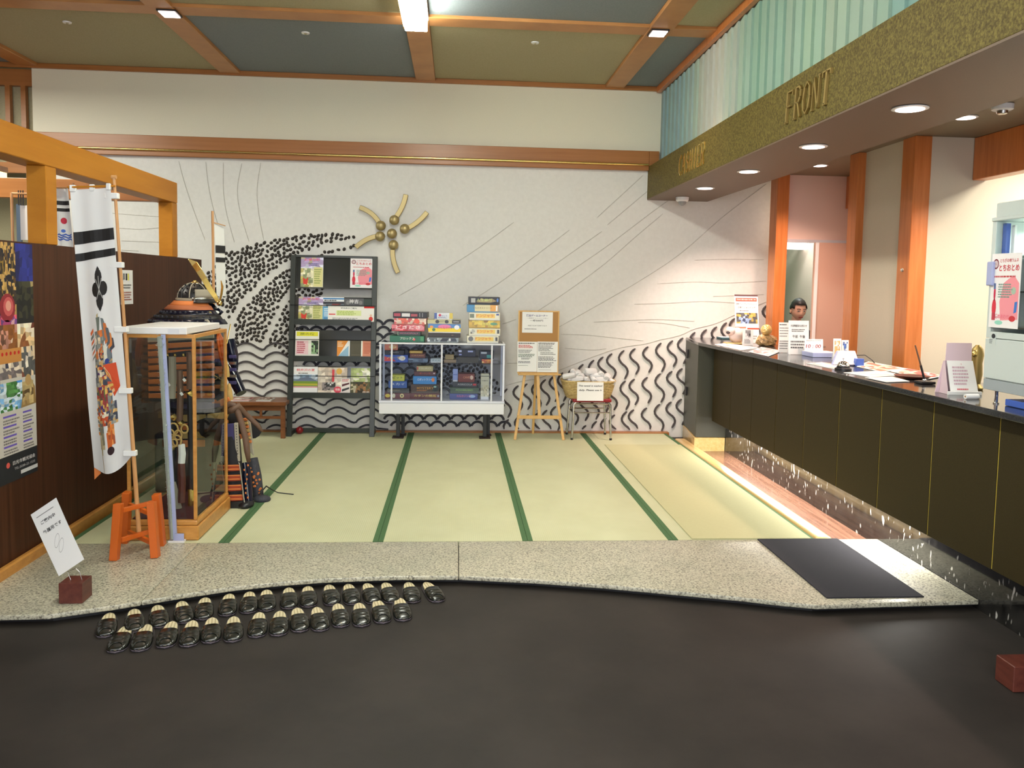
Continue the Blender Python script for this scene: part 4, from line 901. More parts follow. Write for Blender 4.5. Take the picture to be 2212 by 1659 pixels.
for k, (px, py) in enumerate(((362, 828), (396, 818), (390, 848))):
    q = at(px, py, 'y', 4.99); r_ = thing('paper_tag', ('leftmost', 'upper right', 'lower right')[k] + ' of the small white tags tied to swords in the case', 'tag', q, 0, 'tags on the swords'); MB().bar(q, q + Vector((.012, 0, -.016)), .016, .001, (0, 1, 0)).build('tag', 'paper', r_); MB().tube([q, q + Vector((-.006, .02, .02))], .0008, 4).build('string', 'paper', r_)

# ================================================================ samurai armour
ar = thing('samurai_armour', 'seated suit of orange laced samurai armour with gold horned helmet', 'armour', (-1.75, 6.0, 0))
YA = 5.95
def A(px, py, y=YA): return at(px, py, 'y', y)
# box it sits on, hidden core
B(-2.10, 5.85, .001, -1.70, 6.25, .42).build('armour_box', 'lacquer_navy', ar, bevel=.01)
MB().tube([(-1.86, 6.0, .42), (-1.84, 6.0, .7), (-1.82, 6.0, .95), (-1.79, 5.98, 1.12)], [.17, .15, .17, .10], 14).build('torso_core', 'black_matte', ar, smooth=True)
# cuirass: rows of laced plates round the body
for k in range(9):
    z = .60 + .052 * k; r0 = .185 - .012 * math.sin(k * .35)
    MB().lathe((-1.84, 6.0, z), [(r0, 0), (r0 + .012, .006), (r0 + .012, .040), (r0, .046)], 22).build('cuirass_row', 'lace_dull' if k % 3 else 'brocade', ar, smooth=True)
MB().lathe((-1.84, 6.0, .56), [(.188, 0), (.2, .01), (.2, .035), (.188, .04)], 22).build('waist_band', 'lacquer_navy', ar, smooth=True)
# skirt plates (kusazuri)
for q in range(5):
    a = math.radians(-80 + 40 * q); dx, dy = math.cos(a), math.sin(a)
    for k in range(4):
        c = Vector((-1.84 + dx * (.21 + .025 * k), 6.0 + dy * (.21 + .025 * k), .52 - .055 * k)); s = Vector((-dy, dx, 0)) * .075
        MB().prism([c - s, c + s, c + s + Vector((0, 0, .048)), c - s + Vector((0, 0, .048))], Vector((dx, dy, 0)) * .012).build('skirt_plate', 'lace_orange' if k % 2 else 'tassel_tan', ar, bevel=.003)
# shoulder guards: stacks of laced rows (the near one shows through the glass)
for side, yy, xo in (('near', 5.62, 0), ('far', 6.34, .02)):
    xr_ = -1.62 if side == 'near' else -1.80
    for k in range(9):
        z = 1.085 - .047 * k
        MB().prism([(-2.06 + xo, yy + .02, z - .01), (xr_ + xo, yy, z + .028 - .004 * k), (xr_ + xo, yy, z + .062 - .004 * k), (-2.06 + xo, yy + .02, z + .026)], (0, .018, 0)).build('shoulder_guard_row', 'lace_orange' if k not in (0,) else 'trim_cream', ar, bevel=.005)
        MB().box(-2.05 + xo, yy + .022, z - .03, xr_ - .01 + xo, yy + .03, z + .02).build('lacing_gap', 'black', ar)
# sleeve and glove end
MB().tube([(-1.80, 5.80, 1.0), (-1.68, 5.76, .84), (-1.60, 5.72, .68)], [.06, .050, .040], 10).build('sleeve', 'black_matte', ar, smooth=True)
MB().tube([(-1.80, 6.20, 1.0), (-1.66, 6.16, .84), (-1.56, 6.08, .68)], [.06, .050, .040], 10).build('sleeve', 'lacquer_navy', ar, smooth=True)
for k in range(5):
    q = A(505, 770 + 14 * k, 5.8); MB().box(q.x - .03, 5.78, q.z - .012, q.x + .02, 5.80, q.z + .010).build('chain_patch', 'steel' if k % 2 else 'brocade', ar, bevel=.003)
# gold laced panel by the chest
for k in range(7):
    q = A(470, 770 + 16 * k, 5.70); B(q.x - .035, 5.69, q.z - .016, q.x + .030, 5.705, q.z + .010).build('chest_row', 'lace_orange' if k % 2 == 0 else 'black', ar, bevel=.002)
# tan tassels and bow
for px, py, s in ((488, 800, 1), (483, 830, .9), (495, 850, .9)):
    q = A(px, py, 5.66); MB().lathe(q, [(.004, .07), (.012, .06), (.013, .045), (.020, .02), (.026, -.03), (.024, -.045)], 10).build('tan_tassel', 'tassel_tan', ar, smooth=True)
for sx in (-1, 1): 
    q = A(471, 816, 5.66); MB().tube([q + Vector((sx * (.004 + .02 * (1 - math.cos(t * .7)) / 1), 0, .012 * math.sin(t * .7))) for t in range(10)], .003, 5, cap=False).build('bow_loop', 'tassel_tan', ar, smooth='all')
# orange cord from the helmet with knot
P_ = [A(452, 682, 5.75), A(462, 698, 5.73), A(471, 712, 5.72), A(477, 735, 5.70), A(481, 762, 5.70), A(486, 790, 5.70)]
MB().tube(P_, [.006, .007, .010, .013, .016, .011], 8).build('orange_cord', 'orange_cord', ar, smooth='all')
for k, (dx, dz) in enumerate(((-.018, 0), (.016, .01), (.004, -.005))):
    MB().tube([P_[2] + Vector((0, 0, -.01)), P_[3] + Vector((dx, -.01, 0)), P_[4] + Vector((dx * .8, -.012, dz)), P_[5] + Vector((dx * .5, -.01, -.01))], [.007, .010, .013, .006], 7).build('orange_cord', 'orange_cord', ar, smooth='all')
# helmet: ribbed bowl, visor, laced neck guard, mask
HC = Vector((-1.835, 5.93, 1.375))
m_ = MB(); m_.ball(HC, (.115, .125, .105), 24, 8, half=True); m_.build('helmet_bowl', 'black', ar, smooth='all')
for k in range(12):
    a = 2 * math.pi * k / 12; MB().tube([HC + Vector((.117 * math.cos(a) * math.sin(t), .127 * math.sin(a) * math.sin(t), .107 * math.cos(t))) for t in (0.1, .4, .7, 1.0, 1.3, 1.55)], .0035, 5).build('helmet_rib', 'trim_cream' if k % 2 else 'black', ar)
    for t in (.6, .9, 1.2): MB().ball(HC + Vector((.119 * math.cos(a + .26) * math.sin(t), .129 * math.sin(a + .26) * math.sin(t), .109 * math.cos(t))), .006, 6, 4).build('rivet', 'black', ar)
MB().lathe(HC + Vector((0, 0, .100)), [(.03, 0), (.026, .008), (.012, .016), (.010, .022)], 12).build('helmet_finial', 'brass', ar, smooth=True)
MB().lathe(HC + Vector((0, 0, -.022)), [(.122, 0), (.130, .004), (.130, .018), (.122, .022)], 24).build('helmet_rim', 'trim_cream', ar, smooth=True)
def arcplate(c, r0, r1, z0, z1, a0, a1, n=12, off=0):
    m_ = MB(); m_.grid(lambda u, v: (c.x + (r0 + (r1 - r0) * v) * math.cos(math.radians(a0 + (a1 - a0) * u)), c.y + (r0 + (r1 - r0) * v) * 1.08 * math.sin(math.radians(a0 + (a1 - a0) * u)), c.z + z0 + (z1 - z0) * v), n, 3); return m_
arcplate(HC, .124, .175, -.006, -.030, -75, 55).build('visor', 'black', ar, solid=.006, smooth='all')
arcplate(HC, .118, .122, .060, .004, -72, -8).build('gold_plate', 'trim_cream', ar, solid=.005, smooth='all')
arcplate(HC, .123, .128, .004, -.018, -80, 40).build('studded_band', 'steel', ar, solid=.005, smooth='all')
for k in range(5):   # neck guard rows, flaring
    arcplate(HC, .135 + .036 * k, .165 + .036 * k, -.022 - .030 * k, -.052 - .030 * k, -250, -38 + 2 * k, 20).build('neck_guard_row', ('lace_orange', 'lace_dull', 'lacquer_navy', 'black', 'lacquer_navy')[k], ar, solid=.007, smooth='all')
    for q in range(12):
        if k < 2: break
        a = math.radians(-150 + 9 * q); rr = .155 + .036 * k; MB().ball(HC + Vector((rr * math.cos(a), rr * 1.08 * math.sin(a), -.036 - .030 * k)), (.008, .008, .010), 6, 4).build('lace_knot', 'ridge_blue', ar)
p0 = A(440, 690, 5.68); p1 = A(388, 705, 5.68); p2 = A(452, 704, 5.66)
MB().prism([p1, p2, A(456, 700, 5.66), A(448, 690, 5.66), A(430, 692, 5.67)], (0, .02, 0)).build('turned_back_flap', 'trim_cream', ar, bevel=.004)
# gold horns
def horn(pts, ws, nm='gold_horn', mat='gold_bright'):
    vs = []; fs = []; P3 = [A(*p[:2], p[2]) for p in pts]; n = len(P3)
    for i, p in enumerate(P3):
        t = (P3[min(i + 1, n - 1)] - P3[max(i - 1, 0)]).normalized(); s = Vector((-t.z, 0, t.x)) * ws[i]; vs += [p - s, p - s + Vector((0, .006, 0)), p + s + Vector((0, .006, 0)), p + s]
    for i in range(n - 1):
        for j in range(4): fs.append((i * 4 + j, i * 4 + (j + 1) % 4, i * 4 + 4 + (j + 1) % 4, i * 4 + 4 + j))
    fs += [(3, 2, 1, 0), tuple(4 * (n - 1) + j for j in range(4))]; m_ = MB(); m_.add(vs, fs); m_.build(nm, mat, ar, bevel=.0015)
horn([(472, 654, 5.80), (464, 640, 5.79), (452, 622, 5.78), (441, 603, 5.77), (430, 585, 5.77), (420, 570, 5.78), (407, 560, 5.78)], [.012, .017, .019, .020, .021, .022, .004])
horn([(474, 654, 5.86), (478, 636, 5.95), (480, 620, 6.03), (477, 606, 6.08)], [.012, .016, .014, .004])
MB().ball(A(474, 655, 5.80), (.020, .012, .020), 10, 6).build('horn_mount', 'brass', ar, smooth='all')
# mask and throat guard (faces right)
MB().ball(HC + Vector((.085, .0, -.115)), (.075, .075, .090), 14, 10).build('mask', 'lacquer_navy', ar, smooth='all')
MB().ball(HC + Vector((.150, -.035, -.10)), (.026, .014, .014), 10, 6).build('mask_cheek', 'paper', ar, smooth='all')
MB().tube([HC + Vector((.155, -.01, -.075)), HC + Vector((.185, -.012, -.10)), HC + Vector((.165, -.01, -.115))], [.010, .016, .012], 8).build('mask_nose', 'lacquer_navy', ar, smooth='all')
for k in range(3): arcplate(HC + Vector((.06, 0, 0)), .09 + .016 * k, .10 + .016 * k, -.185 - .030 * k, -.215 - .030 * k, -110, 60).build('throat_guard', 'lacquer_navy', ar, solid=.005, smooth='all')
MB().tube([A(498, 700, 5.80), A(490, 742, 5.76)], .004, 6).build('gold_stick', 'gold_bright', ar)
MB().tube([A(494, 735, 6.02), A(503, 770, 6.0), A(508, 800, 6.0)], [.045, .04, .02], 10).build('far_sleeve', 'lacquer_navy', ar, smooth=True)
# brown padded rope: knot at the waist, two long tails
rp = [(472, 886, 5.60), (485, 882, 5.56), (497, 872, 5.55), (508, 876, 5.56), (514, 892, 5.55), (522, 915, 5.54), (530, 945, 5.53), (534, 975, 5.52), (537, 998, 5.52)]
MB().tube([A(*p) for p in rp], [.018, .020, .020, .020, .021, .021, .021, .020, .012], 10).build('padded_rope', 'leather_brown', ar, smooth='all')
rp = [(490, 890, 5.56), (502, 886, 5.53), (514, 876, 5.55), (526, 890, 5.60), (542, 905, 5.62), (556, 918, 5.62), (566, 932, 5.62)]
MB().tube([A(*p) for p in rp], [.018, .022, .022, .018, .017, .016, .009], 10).build('padded_rope', 'leather_brown', ar, smooth='all')
q = A(485, 866, 5.56); MB().prism([A(476, 878, 5.57), A(498, 872, 5.57), A(492, 858, 5.57), A(474, 864, 5.57)], (0, .03, 0)).build('orange_patch', 'lace_orange', ar, bevel=.003)
# thigh guards: brocade panels with studded cream border
def panel(pts, y, mat, nm, th=.02): MB().prism([A(px, py, y) for px, py in pts], (0, th, 0)).build(nm, mat, ar, bevel=.003)
MB().tube([(-1.78, 5.85, .47), (-1.62, 5.70, .48), (-1.50, 5.58, .46)], [.07, .075, .06], 12).build('thigh', 'black_matte', ar, smooth=True)
MB().tube([(-1.74, 6.05, .47), (-1.52, 5.95, .48), (-1.40, 5.78, .46)], [.07, .075, .06], 12).build('thigh', 'black_matte', ar, smooth=True)
panel([(476, 918), (504, 915), (508, 985), (478, 988)], 5.50, 'brocade', 'thigh_guard'); panel([(505, 914), (513, 914), (518, 996), (509, 996)], 5.495, 'trim_cream', 'guard_border', .024); panel([(476, 986), (517, 984), (518, 997), (476, 999)], 5.49, 'trim_cream', 'guard_border', .02)
for k in range(12): q = A(510 + .3 * k, 920 + 6 * k, 5.492); MB().ball(q, .0035, 6, 4).build('stud', 'black', ar)
for k in range(9): q = A(479 + 4.6 * k, 1000, 5.488); MB().ball(q, .0035, 6, 4).build('stud', 'paper', ar)
for k in range(7): panel([(517 + 1.5 * k, 905 + 8 * k), (533 + 1.5 * k, 903 + 8 * k), (534 + 1.5 * k, 909 + 8 * k), (518 + 1.5 * k, 911 + 8 * k)], 5.72, 'lace_orange' if k % 2 == 0 else 'tassel_tan', 'thigh_row')
panel([(533, 900), (541, 915), (548, 985), (538, 975)], 5.75, 'trim_cream', 'guard_border')
# shin guards
MB().tube([(-1.49, 5.55, .46), (-1.475, 5.52, .25), (-1.46, 5.50, .06)], [.055, .062, .05], 12).build('shin', 'black_matte', ar, smooth=True)
for k in range(4):
    y0_ = 1006 + 21.5 * k; panel([(482 + 2 * k, y0_), (516 + 2 * k, y0_ - 1), (518 + 2 * k, y0_ + 11), (484 + 2 * k, y0_ + 13)], 5.445, 'lace_red', 'shin_guard_row', .022)
    for q in range(2): panel([(482 + 2 * k, y0_ - 1 + 8 * q), (516 + 2 * k, y0_ - 2 + 8 * q), (516 + 2 * k, y0_ + 1 + 8 * q), (482 + 2 * k, y0_ + 2 + 8 * q)], 5.441, 'lace_orange', 'lacing', .004)
for s in (0, 1): MB().tube([A(479 + 38 * s, 1000, 5.44), A(484 + 39 * s, 1045, 5.44), A(488 + 40 * s, 1085, 5.44)], .0035, 6).build('edge_cord', 'trim_cream', ar)
panel([(485, 1085), (524, 1083), (526, 1098), (488, 1100)], 5.44, 'black', 'shin_guard_foot', .05)
MB().tube([A(528, 1000, 5.60), A(534, 1050, 5.56), A(537, 1085, 5.5)], [.035, .034, .030], 12).build('far_shin', 'lacquer_navy', ar, smooth=True)
MB().tube([A(545, 990, 5.75), A(552, 1030, 5.72), A(558, 1072, 5.7)], [.036, .042, .036], 12).build('far_shin', 'ridge_blue', ar, smooth=True)
R = random.Random(2)
for k in range(22):
    t = R.random(); q = A(545 + 13 * t + R.uniform(-8, 9), 990 + 90 * t, 5.665); MB().ball(q, (.008, .006, .008), 6, 4).build('flower', 'lace_orange', ar)
for k in range(8): q = A(530 + R.uniform(-4, 6), 1005 + 10 * k, 5.47); MB().ball(q, (.006, .005, .008), 6, 4).build('flower', 'lace_orange', ar)
MB().ball(A(532, 1089, 5.48), (.05, .075, .028), 12, 8).build('foot', 'black', ar, smooth='all'); MB().ball(A(566, 1078, 5.62), (.06, .05, .028), 12, 8).build('foot', 'ridge_blue', ar, smooth='all')
MB().tube([at(560, 1068, 'z', .05), at(575, 1050, 'z', .08), at(588, 1058, 'z', .03), at(600, 1064, 'z', .005), at(634, 1068, 'z', .004)], [.005, .005, .004, .0035, .0035], 6).build('cord_tail', 'black', ar, smooth='all')
# small white banner behind the armour
r_ = thing('small_banner', 'small white banner with black bands on a pole behind the armour', 'banner', (-1.87, 6.5, 0))
a, b = at(459, 456, 'y', 6.5), at(467, 640, 'y', 6.5); MB().tube([(a.x, 6.5, a.z), (a.x + .01, 6.5, 0.0)], .010, 8).build('pole', 'bamboo', r_, smooth=True)
q0, q1 = at(463, 480, 'y', 6.52), at(476, 640, 'y', 6.58); m_ = MB(); m_.grid(lambda u, v: (q0.x + .045 * u + .012 * (1 - v), 6.52 + .10 * u, q1.z + (q0.z - q1.z - .03 * u) * v), 4, 10); m_.build('cloth', 'cloth_white', r_, smooth='all')
for (ya, yb_) in ((530, 546), (556, 566)):
    za, zb = at(468, ya, 'y', 6.55).z, at(468, yb_, 'y', 6.55).z
    m_ = MB(); m_.grid(lambda u, v: (q0.x + .045 * u + .010, 6.515 + .10 * u, zb + (za - zb) * v), 3, 2); m_.build('band', 'cloth_black', r_)
MB().tube([(a.x - .006, 6.49, q0.z), (q0.x + .06, 6.60, q0.z - .02)], .004, 5).build('rod', 'bamboo', r_)
# low bench with magazines
r_ = thing('low_bench', 'low dark wooden bench against the wave relief beside the armour', 'bench', (-1.93, 8.05, 0))
xb = at(620, 900, 'y', 7.93).x; zt = at(560, 868, 'y', 7.9).z
B(-2.22, 7.88, zt - .035, xb, 8.24, zt).build('top', 'wood_bench', r_, bevel=.004)
for x in (-2.19, xb - .055):
    for y in (7.90, 8.19): B(x, y, .0005, x + .042, y + .036, zt - .036).build('leg', 'wood_bench', r_, bevel=.002)
B(-2.148, 7.905, zt - .085, xb - .055, 7.93, zt - .036).build('apron', 'wood_bench', r_); B(-2.148, 7.91, zt - .165, xb - .055, 7.93, zt - .14).build('rail', 'wood_bench', r_)
for x in (-2.0, -1.86): B(x, 7.912, zt - .139, x + .022, 7.93, zt - .086).build('strut', 'wood_bench', r_)
for i, (pa, pb_, c, lb) in enumerate((((517, 856), (575, 846), (170, 60, 60), 'flat reddish magazine on the low wooden bench'), ((577, 853), (622, 844), (150, 150, 140), 'flat grey magazine on the low bench next to the rack'))):
    p, q = at(*pa, 'z', zt), at(*pb_, 'z', zt); x0_, x1_ = p.x, q.x; r2, s_ = paper('magazine', lb, 'magazine', (x0_, 7.93, zt + .008), (x1_ - x0_, 0, 0), (0, .20, 0), .007)
    s_.r(0, 0, 1, 1, c, 0).photo(.05, .2, .95, .95, [c, (200, 190, 180), (110, 80, 70), (220, 210, 200)], 6, 5, i, 1); s_.build(r2)
q = at(645, 911, 'y', 8.1); r_ = thing('red_ball', 'small dark red ball low against the wall beside the rack foot', 'ball', (q.x, 8.15, 0)); MB().ball((q.x, 8.15, .038), .036, 14, 10).build('ball', 'red_vinyl', r_, smooth='all')
MB().tube([(q.x, 8.15, .073), (q.x, 8.15, .08)], .004, 6).build('valve', 'black', r_)
# ================================================================ brochure rack
YF, YT = 8.00, 8.24; ZTOP = 1.765
def ry(z): return YF + (YT - YF) * z / ZTOP                      # the rack leans back
rk = thing('brochure_rack', 'tall dark green steel brochure rack leaning back against the wave relief', 'rack', (-1.19, 8.1, 0))
def rz(py): 
    lo, hi = 0, 2.2                                              # height on the leaning plane that shows at pixel row py
    for _ in range(40):
        m_ = (lo + hi) / 2; v = RM @ (Vector((-1.19, ry(m_), m_)) - Vector((0, 0, H)))
        if CY + F * v[1] / v[2] > py: lo = m_
        else: hi = m_
    return lo
def rxy(px, py): z = rz(py); return at(px, py, 'y', ry(z)).x, z
XL, XR = -1.63, -.785
for x in (XL, XR - .05):
    MB().prism([(x, ry(0), .0005), (x, ry(0) + .03, .0005), (x, ry(ZTOP) + .03, ZTOP), (x, ry(ZTOP), ZTOP)], (.05, 0, 0)).build('side_post', 'dark_green_steel', rk, bevel=.003)
    MB().box(x + .005, ry(0) + .031, .0005, x + .045, 8.235, .045).build('foot', 'dark_green_steel', rk, bevel=.003)
MB().bar((XL + .05, ry(.02) + .20, .03), (XR - .05, ry(.02) + .20, .03), .03, .04).build('base_bar', 'dark_green_steel', rk)
MB().bar((XL + .05, ry(ZTOP - .01) + .015, ZTOP - .01), (XR - .05, ry(ZTOP - .01) + .015, ZTOP - .01), .025, .02).build('top_bar', 'dark_green_steel', rk)
def tier(z0, z1, lip, wire=True, mat='smoke_acrylic'):
    MB().prism([(XL + .05, ry(z0) + .022, z0), (XL + .05, ry(z1) + .022, z1), (XL + .05, ry(z1) + .027, z1), (XL + .05, ry(z0) + .027, z0)], (XR - XL - .10, 0, 0)).build('back_panel', mat, rk)
    if lip:
        MB().prism([(XL + .05, ry(z0) - .012, z0), (XL + .05, ry(z0) + .021, z0), (XL + .05, ry(z0) + .021, z0 + .004), (XL + .05, ry(z0) - .008, z0 + .004), (XL + .05, ry(z0) - .008, z0 + .055), (XL + .05, ry(z0) - .012, z0 + .055)], (XR - XL - .10, 0, 0)).build('tray', 'dark_green_steel', rk)
    if wire: zz = z0 + .70 * (z1 - z0) if lip else z1; MB().tube([(XL + .01, ry(zz) - .014, zz), (XR - .01, ry(zz) - .014, zz)], .0035, 6).build('retaining_wire', 'black', rk)
TI = [(rz(624), rz(552), 0), (rz(702), rz(642), 1), (rz(781), rz(714), 1), (rz(860), rz(792), 1)]
tier(TI[0][0], TI[0][1], 0, False)
for a, b, l in TI[1:]: tier(a, b, l)
def leaflet(px0, py0, px1, py1, label, bg, fn, seed=0, off=0, group='leaflets on the brochure rack', nm='leaflet', cat='leaflet'):
    x0, z1_ = rxy(px0, py0); x1, z0 = rxy(px1, py1); th = .008 + .010 * off
    o = Vector((x0, ry(z0) + .0205 - th, z0)); v = Vector((0, ry(z1_) - ry(z0), z1_ - z0)); u = Vector((x1 - x0, 0, 0))
    r_, s_ = paper(nm, label, cat, o, u, v, .003, group=group); s_.r(0, 0, 1, 1, bg, 0); fn(s_); s_.build(r_, mat='print')
def f_town(s): s.photo(0, .60, 1, 1, [(150, 150, 215), (215, 215, 235), (180, 160, 200), (200, 190, 160)], 6, 5, 1, .3).photo(0, 0, .55, .62, [(215, 205, 130), (240, 235, 200), (150, 160, 120), (190, 180, 100), (225, 220, 170)], 6, 9, 2, .5).r(.58, .02, .97, .66, (222, 216, 150), 1).lines(.60, .95, .1, .62, 7, (150, 165, 90), 3).poly([(.12, .10), (.30, .08), (.34, .34), (.24, .24), (.10, .32)], (215, 60, 45), 3).t('お得な町', .5, .90, .10, (230, 90, 120), 3, .01, .7).lines(.35, .9, .70, .80, 2, (90, 90, 150), 5)
def f_berry(s): s.t('とちぎの地ラムネ', .60, .90, .055, (200, 40, 60), 3, .01, .62).t('とちおとめ', .60, .80, .10, (200, 30, 50), 3, .02, .68).disc(.15, .86, .10, .07, (120, 30, 50), 1).disc(.15, .86, .075, .05, (215, 200, 200), 2).t('いちご', .15, .86, .04, (150, 30, 50), 3, 0, .12).lines(.12, .90, .67, .71, 1, (190, 50, 60), 4).poly([(.45, .60), (.62, .66), (.80, .70), (.97, .60), (.98, .12), (.40, .10), (.34, .35)], (240, 150, 160), 1).disc(.16, .46, .035, .10, (205, 40, 80), 2).disc(.16, .27, .075, .12, (215, 50, 70), 2).r(.12, .52, .19, .60, (90, 110, 160), 3).r(.10, .10, .22, .20, (190, 60, 80), 3).lines(.28, .88, .40, .60, 6, (120, 150, 140), 6, 3).disc(.80, .50, .08, .05, (170, 190, 170), 2).poly([(.86, .35), (.95, .36), (.93, .22), (.84, .20)], (60, 120, 200), 3).t('詰めあわせ', .45, .15, .07, (235, 120, 140), 3, .02, .5).disc(.80, .13, .11, .04, (200, 50, 60), 2).disc(.35, .07, .14, .03, (150, 210, 190), 2)
leaflet(650, 556, 697, 621, 'colourful illustrated leaflet pinned at the top left of the rack', (226, 222, 190), f_town)
leaflet(757, 556, 804, 621, 'white and pink strawberry leaflet pinned at the top right of the rack', (240, 236, 236), f_berry)
leaflet(645, 642, 697, 694, 'colourful illustrated leaflet in the second tier of the rack, left end', (226, 222, 190), f_town)
leaflet(698, 642, 742, 690, 'white leaflet with a blue band in the second tier, half hidden', (235, 238, 240), lambda s: s.r(0, .90, 1, .96, (60, 130, 190), 1).r(0, .70, 1, .80, (60, 60, 70), 1).photo(0, .55, 1, .72, [(120, 60, 60), (90, 100, 110), (200, 200, 200)], 7, 2, 3, 1).lines(.05, .95, .80, .90, 1, (90, 90, 90), 2))
leaflet(744, 644, 784, 690, 'dark grey leaflet with white characters in the second tier', (92, 92, 96), lambda s: s.t('神吉', .5, .84, .20, (225, 225, 225), 3, .02, .5).disc(.18, .8, .1, .1, (130, 130, 130), 1).disc(.85, .8, .1, .1, (130, 130, 130), 1))
leaflet(785, 645, 806, 690, 'plain dark leaflet at the right end of the second tier', (58, 70, 66), lambda s: s.r(.1, .1, .9, .2, (80, 90, 86), 1))
leaflet(697, 662, 728, 694, 'light blue leaflet standing before the others in the second tier', (110, 175, 215), lambda s: s.lines(.1, .9, .3, .9, 5, (225, 235, 245), 3).lines(.1, .9, .05, .25, 2, (60, 90, 150), 4), off=1)
leaflet(709, 661, 808, 694, 'wide white timetable flyer in the second tier', (242, 240, 232), lambda s: s.r(.78, .88, 1, 1, (210, 50, 45), 1).t('時刻表のご案内', .45, .86, .10, (50, 60, 50), 3, .01, .34).r(.18, .38, .72, .72, (225, 235, 170), 1).lines(.20, .70, .40, .70, 4, (170, 190, 90), 6).disc(.93, .18, .045, .16, (215, 60, 50), 2).disc(.93, .42, .025, .07, (235, 190, 160), 3).lines(.1, .7, .05, .25, 3, (140, 140, 140), 8).r(.02, .42, .16, .50, (220, 90, 90), 1), off=2)
leaflet(638, 716, 688, 771, 'leaflet with yellow head band and pink panel in the third tier', (236, 236, 226), lambda s: s.r(.05, .80, .95, .97, (225, 220, 50), 1).t('旅の宿', .5, .88, .10, (90, 110, 40), 3, .01, .6).r(.03, .08, .55, .62, (240, 205, 210), 1).lines(.08, .5, .12, .6, 6, (190, 60, 80), 2).photo(.68, .10, .97, .62, [(60, 90, 60), (40, 50, 40), (150, 190, 140), (100, 130, 90)], 4, 6, 4, 1))
leaflet(728, 736, 755, 771, 'orange and blue leaflet in the third tier of the rack', (240, 240, 235), lambda s: s.poly([(0, 0), (0, 1), (.85, 1), (.15, .1)], (235, 150, 60), 1).poly([(.05, .02), (.9, .02), (.9, .7)], (150, 190, 215), 1).lines(.05, .5, .6, .95, 4, (245, 225, 190), 5))
leaflet(757, 736, 779, 771, 'plain olive brown leaflet in the third tier', (86, 82, 66), lambda s: s.r(.1, .1, .9, .15, (110, 105, 85), 1))
leaflet(780, 736, 806, 771, 'salmon coloured leaflet at the right end of the third tier', (222, 150, 120), lambda s: s.r(0, 0, .12, 1, (250, 250, 235), 1).lines(.2, .9, .2, .9, 8, (190, 95, 70), 7))
leaflet(634, 793, 685, 850, 'leaflet with a mountain photograph at the left of the lowest tier', (240, 240, 240), lambda s: s.photo(0, .45, 1, .70, [(150, 180, 210), (190, 205, 220), (110, 130, 150)], 8, 3, 3, 1).poly([(.05, .45), (.3, .58), (.6, .62), (.9, .5), (1, .45)], (110, 125, 150), 2).r(0, .26, 1, .45, (120, 150, 50), 2).r(0, .30, 1, .36, (190, 180, 60), 3).t('軽井沢の夏', .5, .87, .10, (220, 80, 90), 3, .01, .75).r(0, .22, 1, .25, (200, 60, 80), 2).lines(.2, .8, .72, .78, 1, (90, 90, 90), 2))
leaflet(687, 794, 749, 850, 'leaflet with wheel and train pictures in the lowest tier', (226, 212, 196), lambda s: s.photo(0, 0, 1, 1, [(226, 212, 196), (200, 185, 170), (235, 225, 210), (170, 160, 150)], 9, 9, 5, .3).r(.48, .45, .56, .92, (215, 70, 80), 2).disc(.72, .85, .10, .12, (225, 180, 90), 1).photo(.15, .12, .60, .42, [(80, 80, 80), (140, 130, 130), (60, 60, 60), (220, 220, 220)], 7, 5, 6, 2).disc(.68, .14, .13, .13, (225, 80, 100), 3).t('特集', .68, .14, .10, (250, 230, 230), 4, .01, .16))
leaflet(737, 817, 756, 850, 'small leaflet with train pictures standing in front in the lowest tier', (238, 230, 226), lambda s: s.lines(.1, .9, .78, .95, 2, (200, 70, 80), 3).poly([(.1, .45), (.9, .62), (.9, .72), (.1, .6)], (90, 40, 50), 2).poly([(.1, .12), (.9, .3), (.9, .42), (.1, .28)], (60, 60, 66), 2), off=1)
leaflet(758, 795, 804, 852, 'leaflet with forest photograph at the right of the lowest tier', (200, 205, 160), lambda s: s.photo(0, .45, 1, 1, [(220, 225, 180), (180, 195, 130), (235, 235, 215), (150, 165, 110)], 8, 6, 7, .5).photo(0, 0, 1, .48, [(110, 70, 50), (60, 55, 40), (150, 110, 70), (90, 90, 60), (200, 190, 160)], 9, 6, 8, .6).t('日光', .7, .08, .08, (240, 240, 230), 3, .01, .3))

# ================================================================ display case with games
dc = thing('game_case', 'white framed glass display case full of board games, on two black pedestals', 'display case', (-.13, 7.95, 0))
CY0, CY1 = 7.80, 8.20; cx0_, cz1, cx1_, cz0 = -.722, .928, .470, .272
zz = lambda py: at(954, py, 'y', CY0).z
ZB0, ZB1, ZS, ZC = zz(895), zz(871), zz(786), zz(741)
B(cx0_, CY0, ZB0, cx1_, CY1, ZB1).build('base_box', 'white_paint', dc, bevel=.004)
B(cx0_ - .004, CY0 - .004, ZB1, cx1_ + .004, CY1 + .004, ZB1 + .022).build('bottom_rail', 'aluminium', dc, bevel=.002)
B(cx0_ - .003, CY0 - .003, ZC - .016, cx1_ + .003, CY0 + .018, ZC).build('top_rail', 'white_paint', dc, bevel=.002); B(cx0_ - .003, CY1 - .018, ZC - .016, cx1_ + .003, CY1 + .003, ZC).build('top_rail', 'white_paint', dc, bevel=.002)
for x in (cx0_, cx1_ - .018): B(x, CY0 + .0185, ZC - .016, x + .018, CY1 - .0185, ZC).build('top_rail', 'white_paint', dc)
for x in (cx0_, cx1_ - .020):
    for y in (CY0, CY1 - .020): B(x, y, ZB1 + .0225, x + .020, y + .020, ZC - .0165).build('corner_post', 'aluminium', dc, bevel=.002)
B(cx0_ + .018, CY0 + .0185, ZC - .006, cx1_ - .018, CY1 - .0185, ZC - .001).build('top_glass', 'glass_tinted', dc)
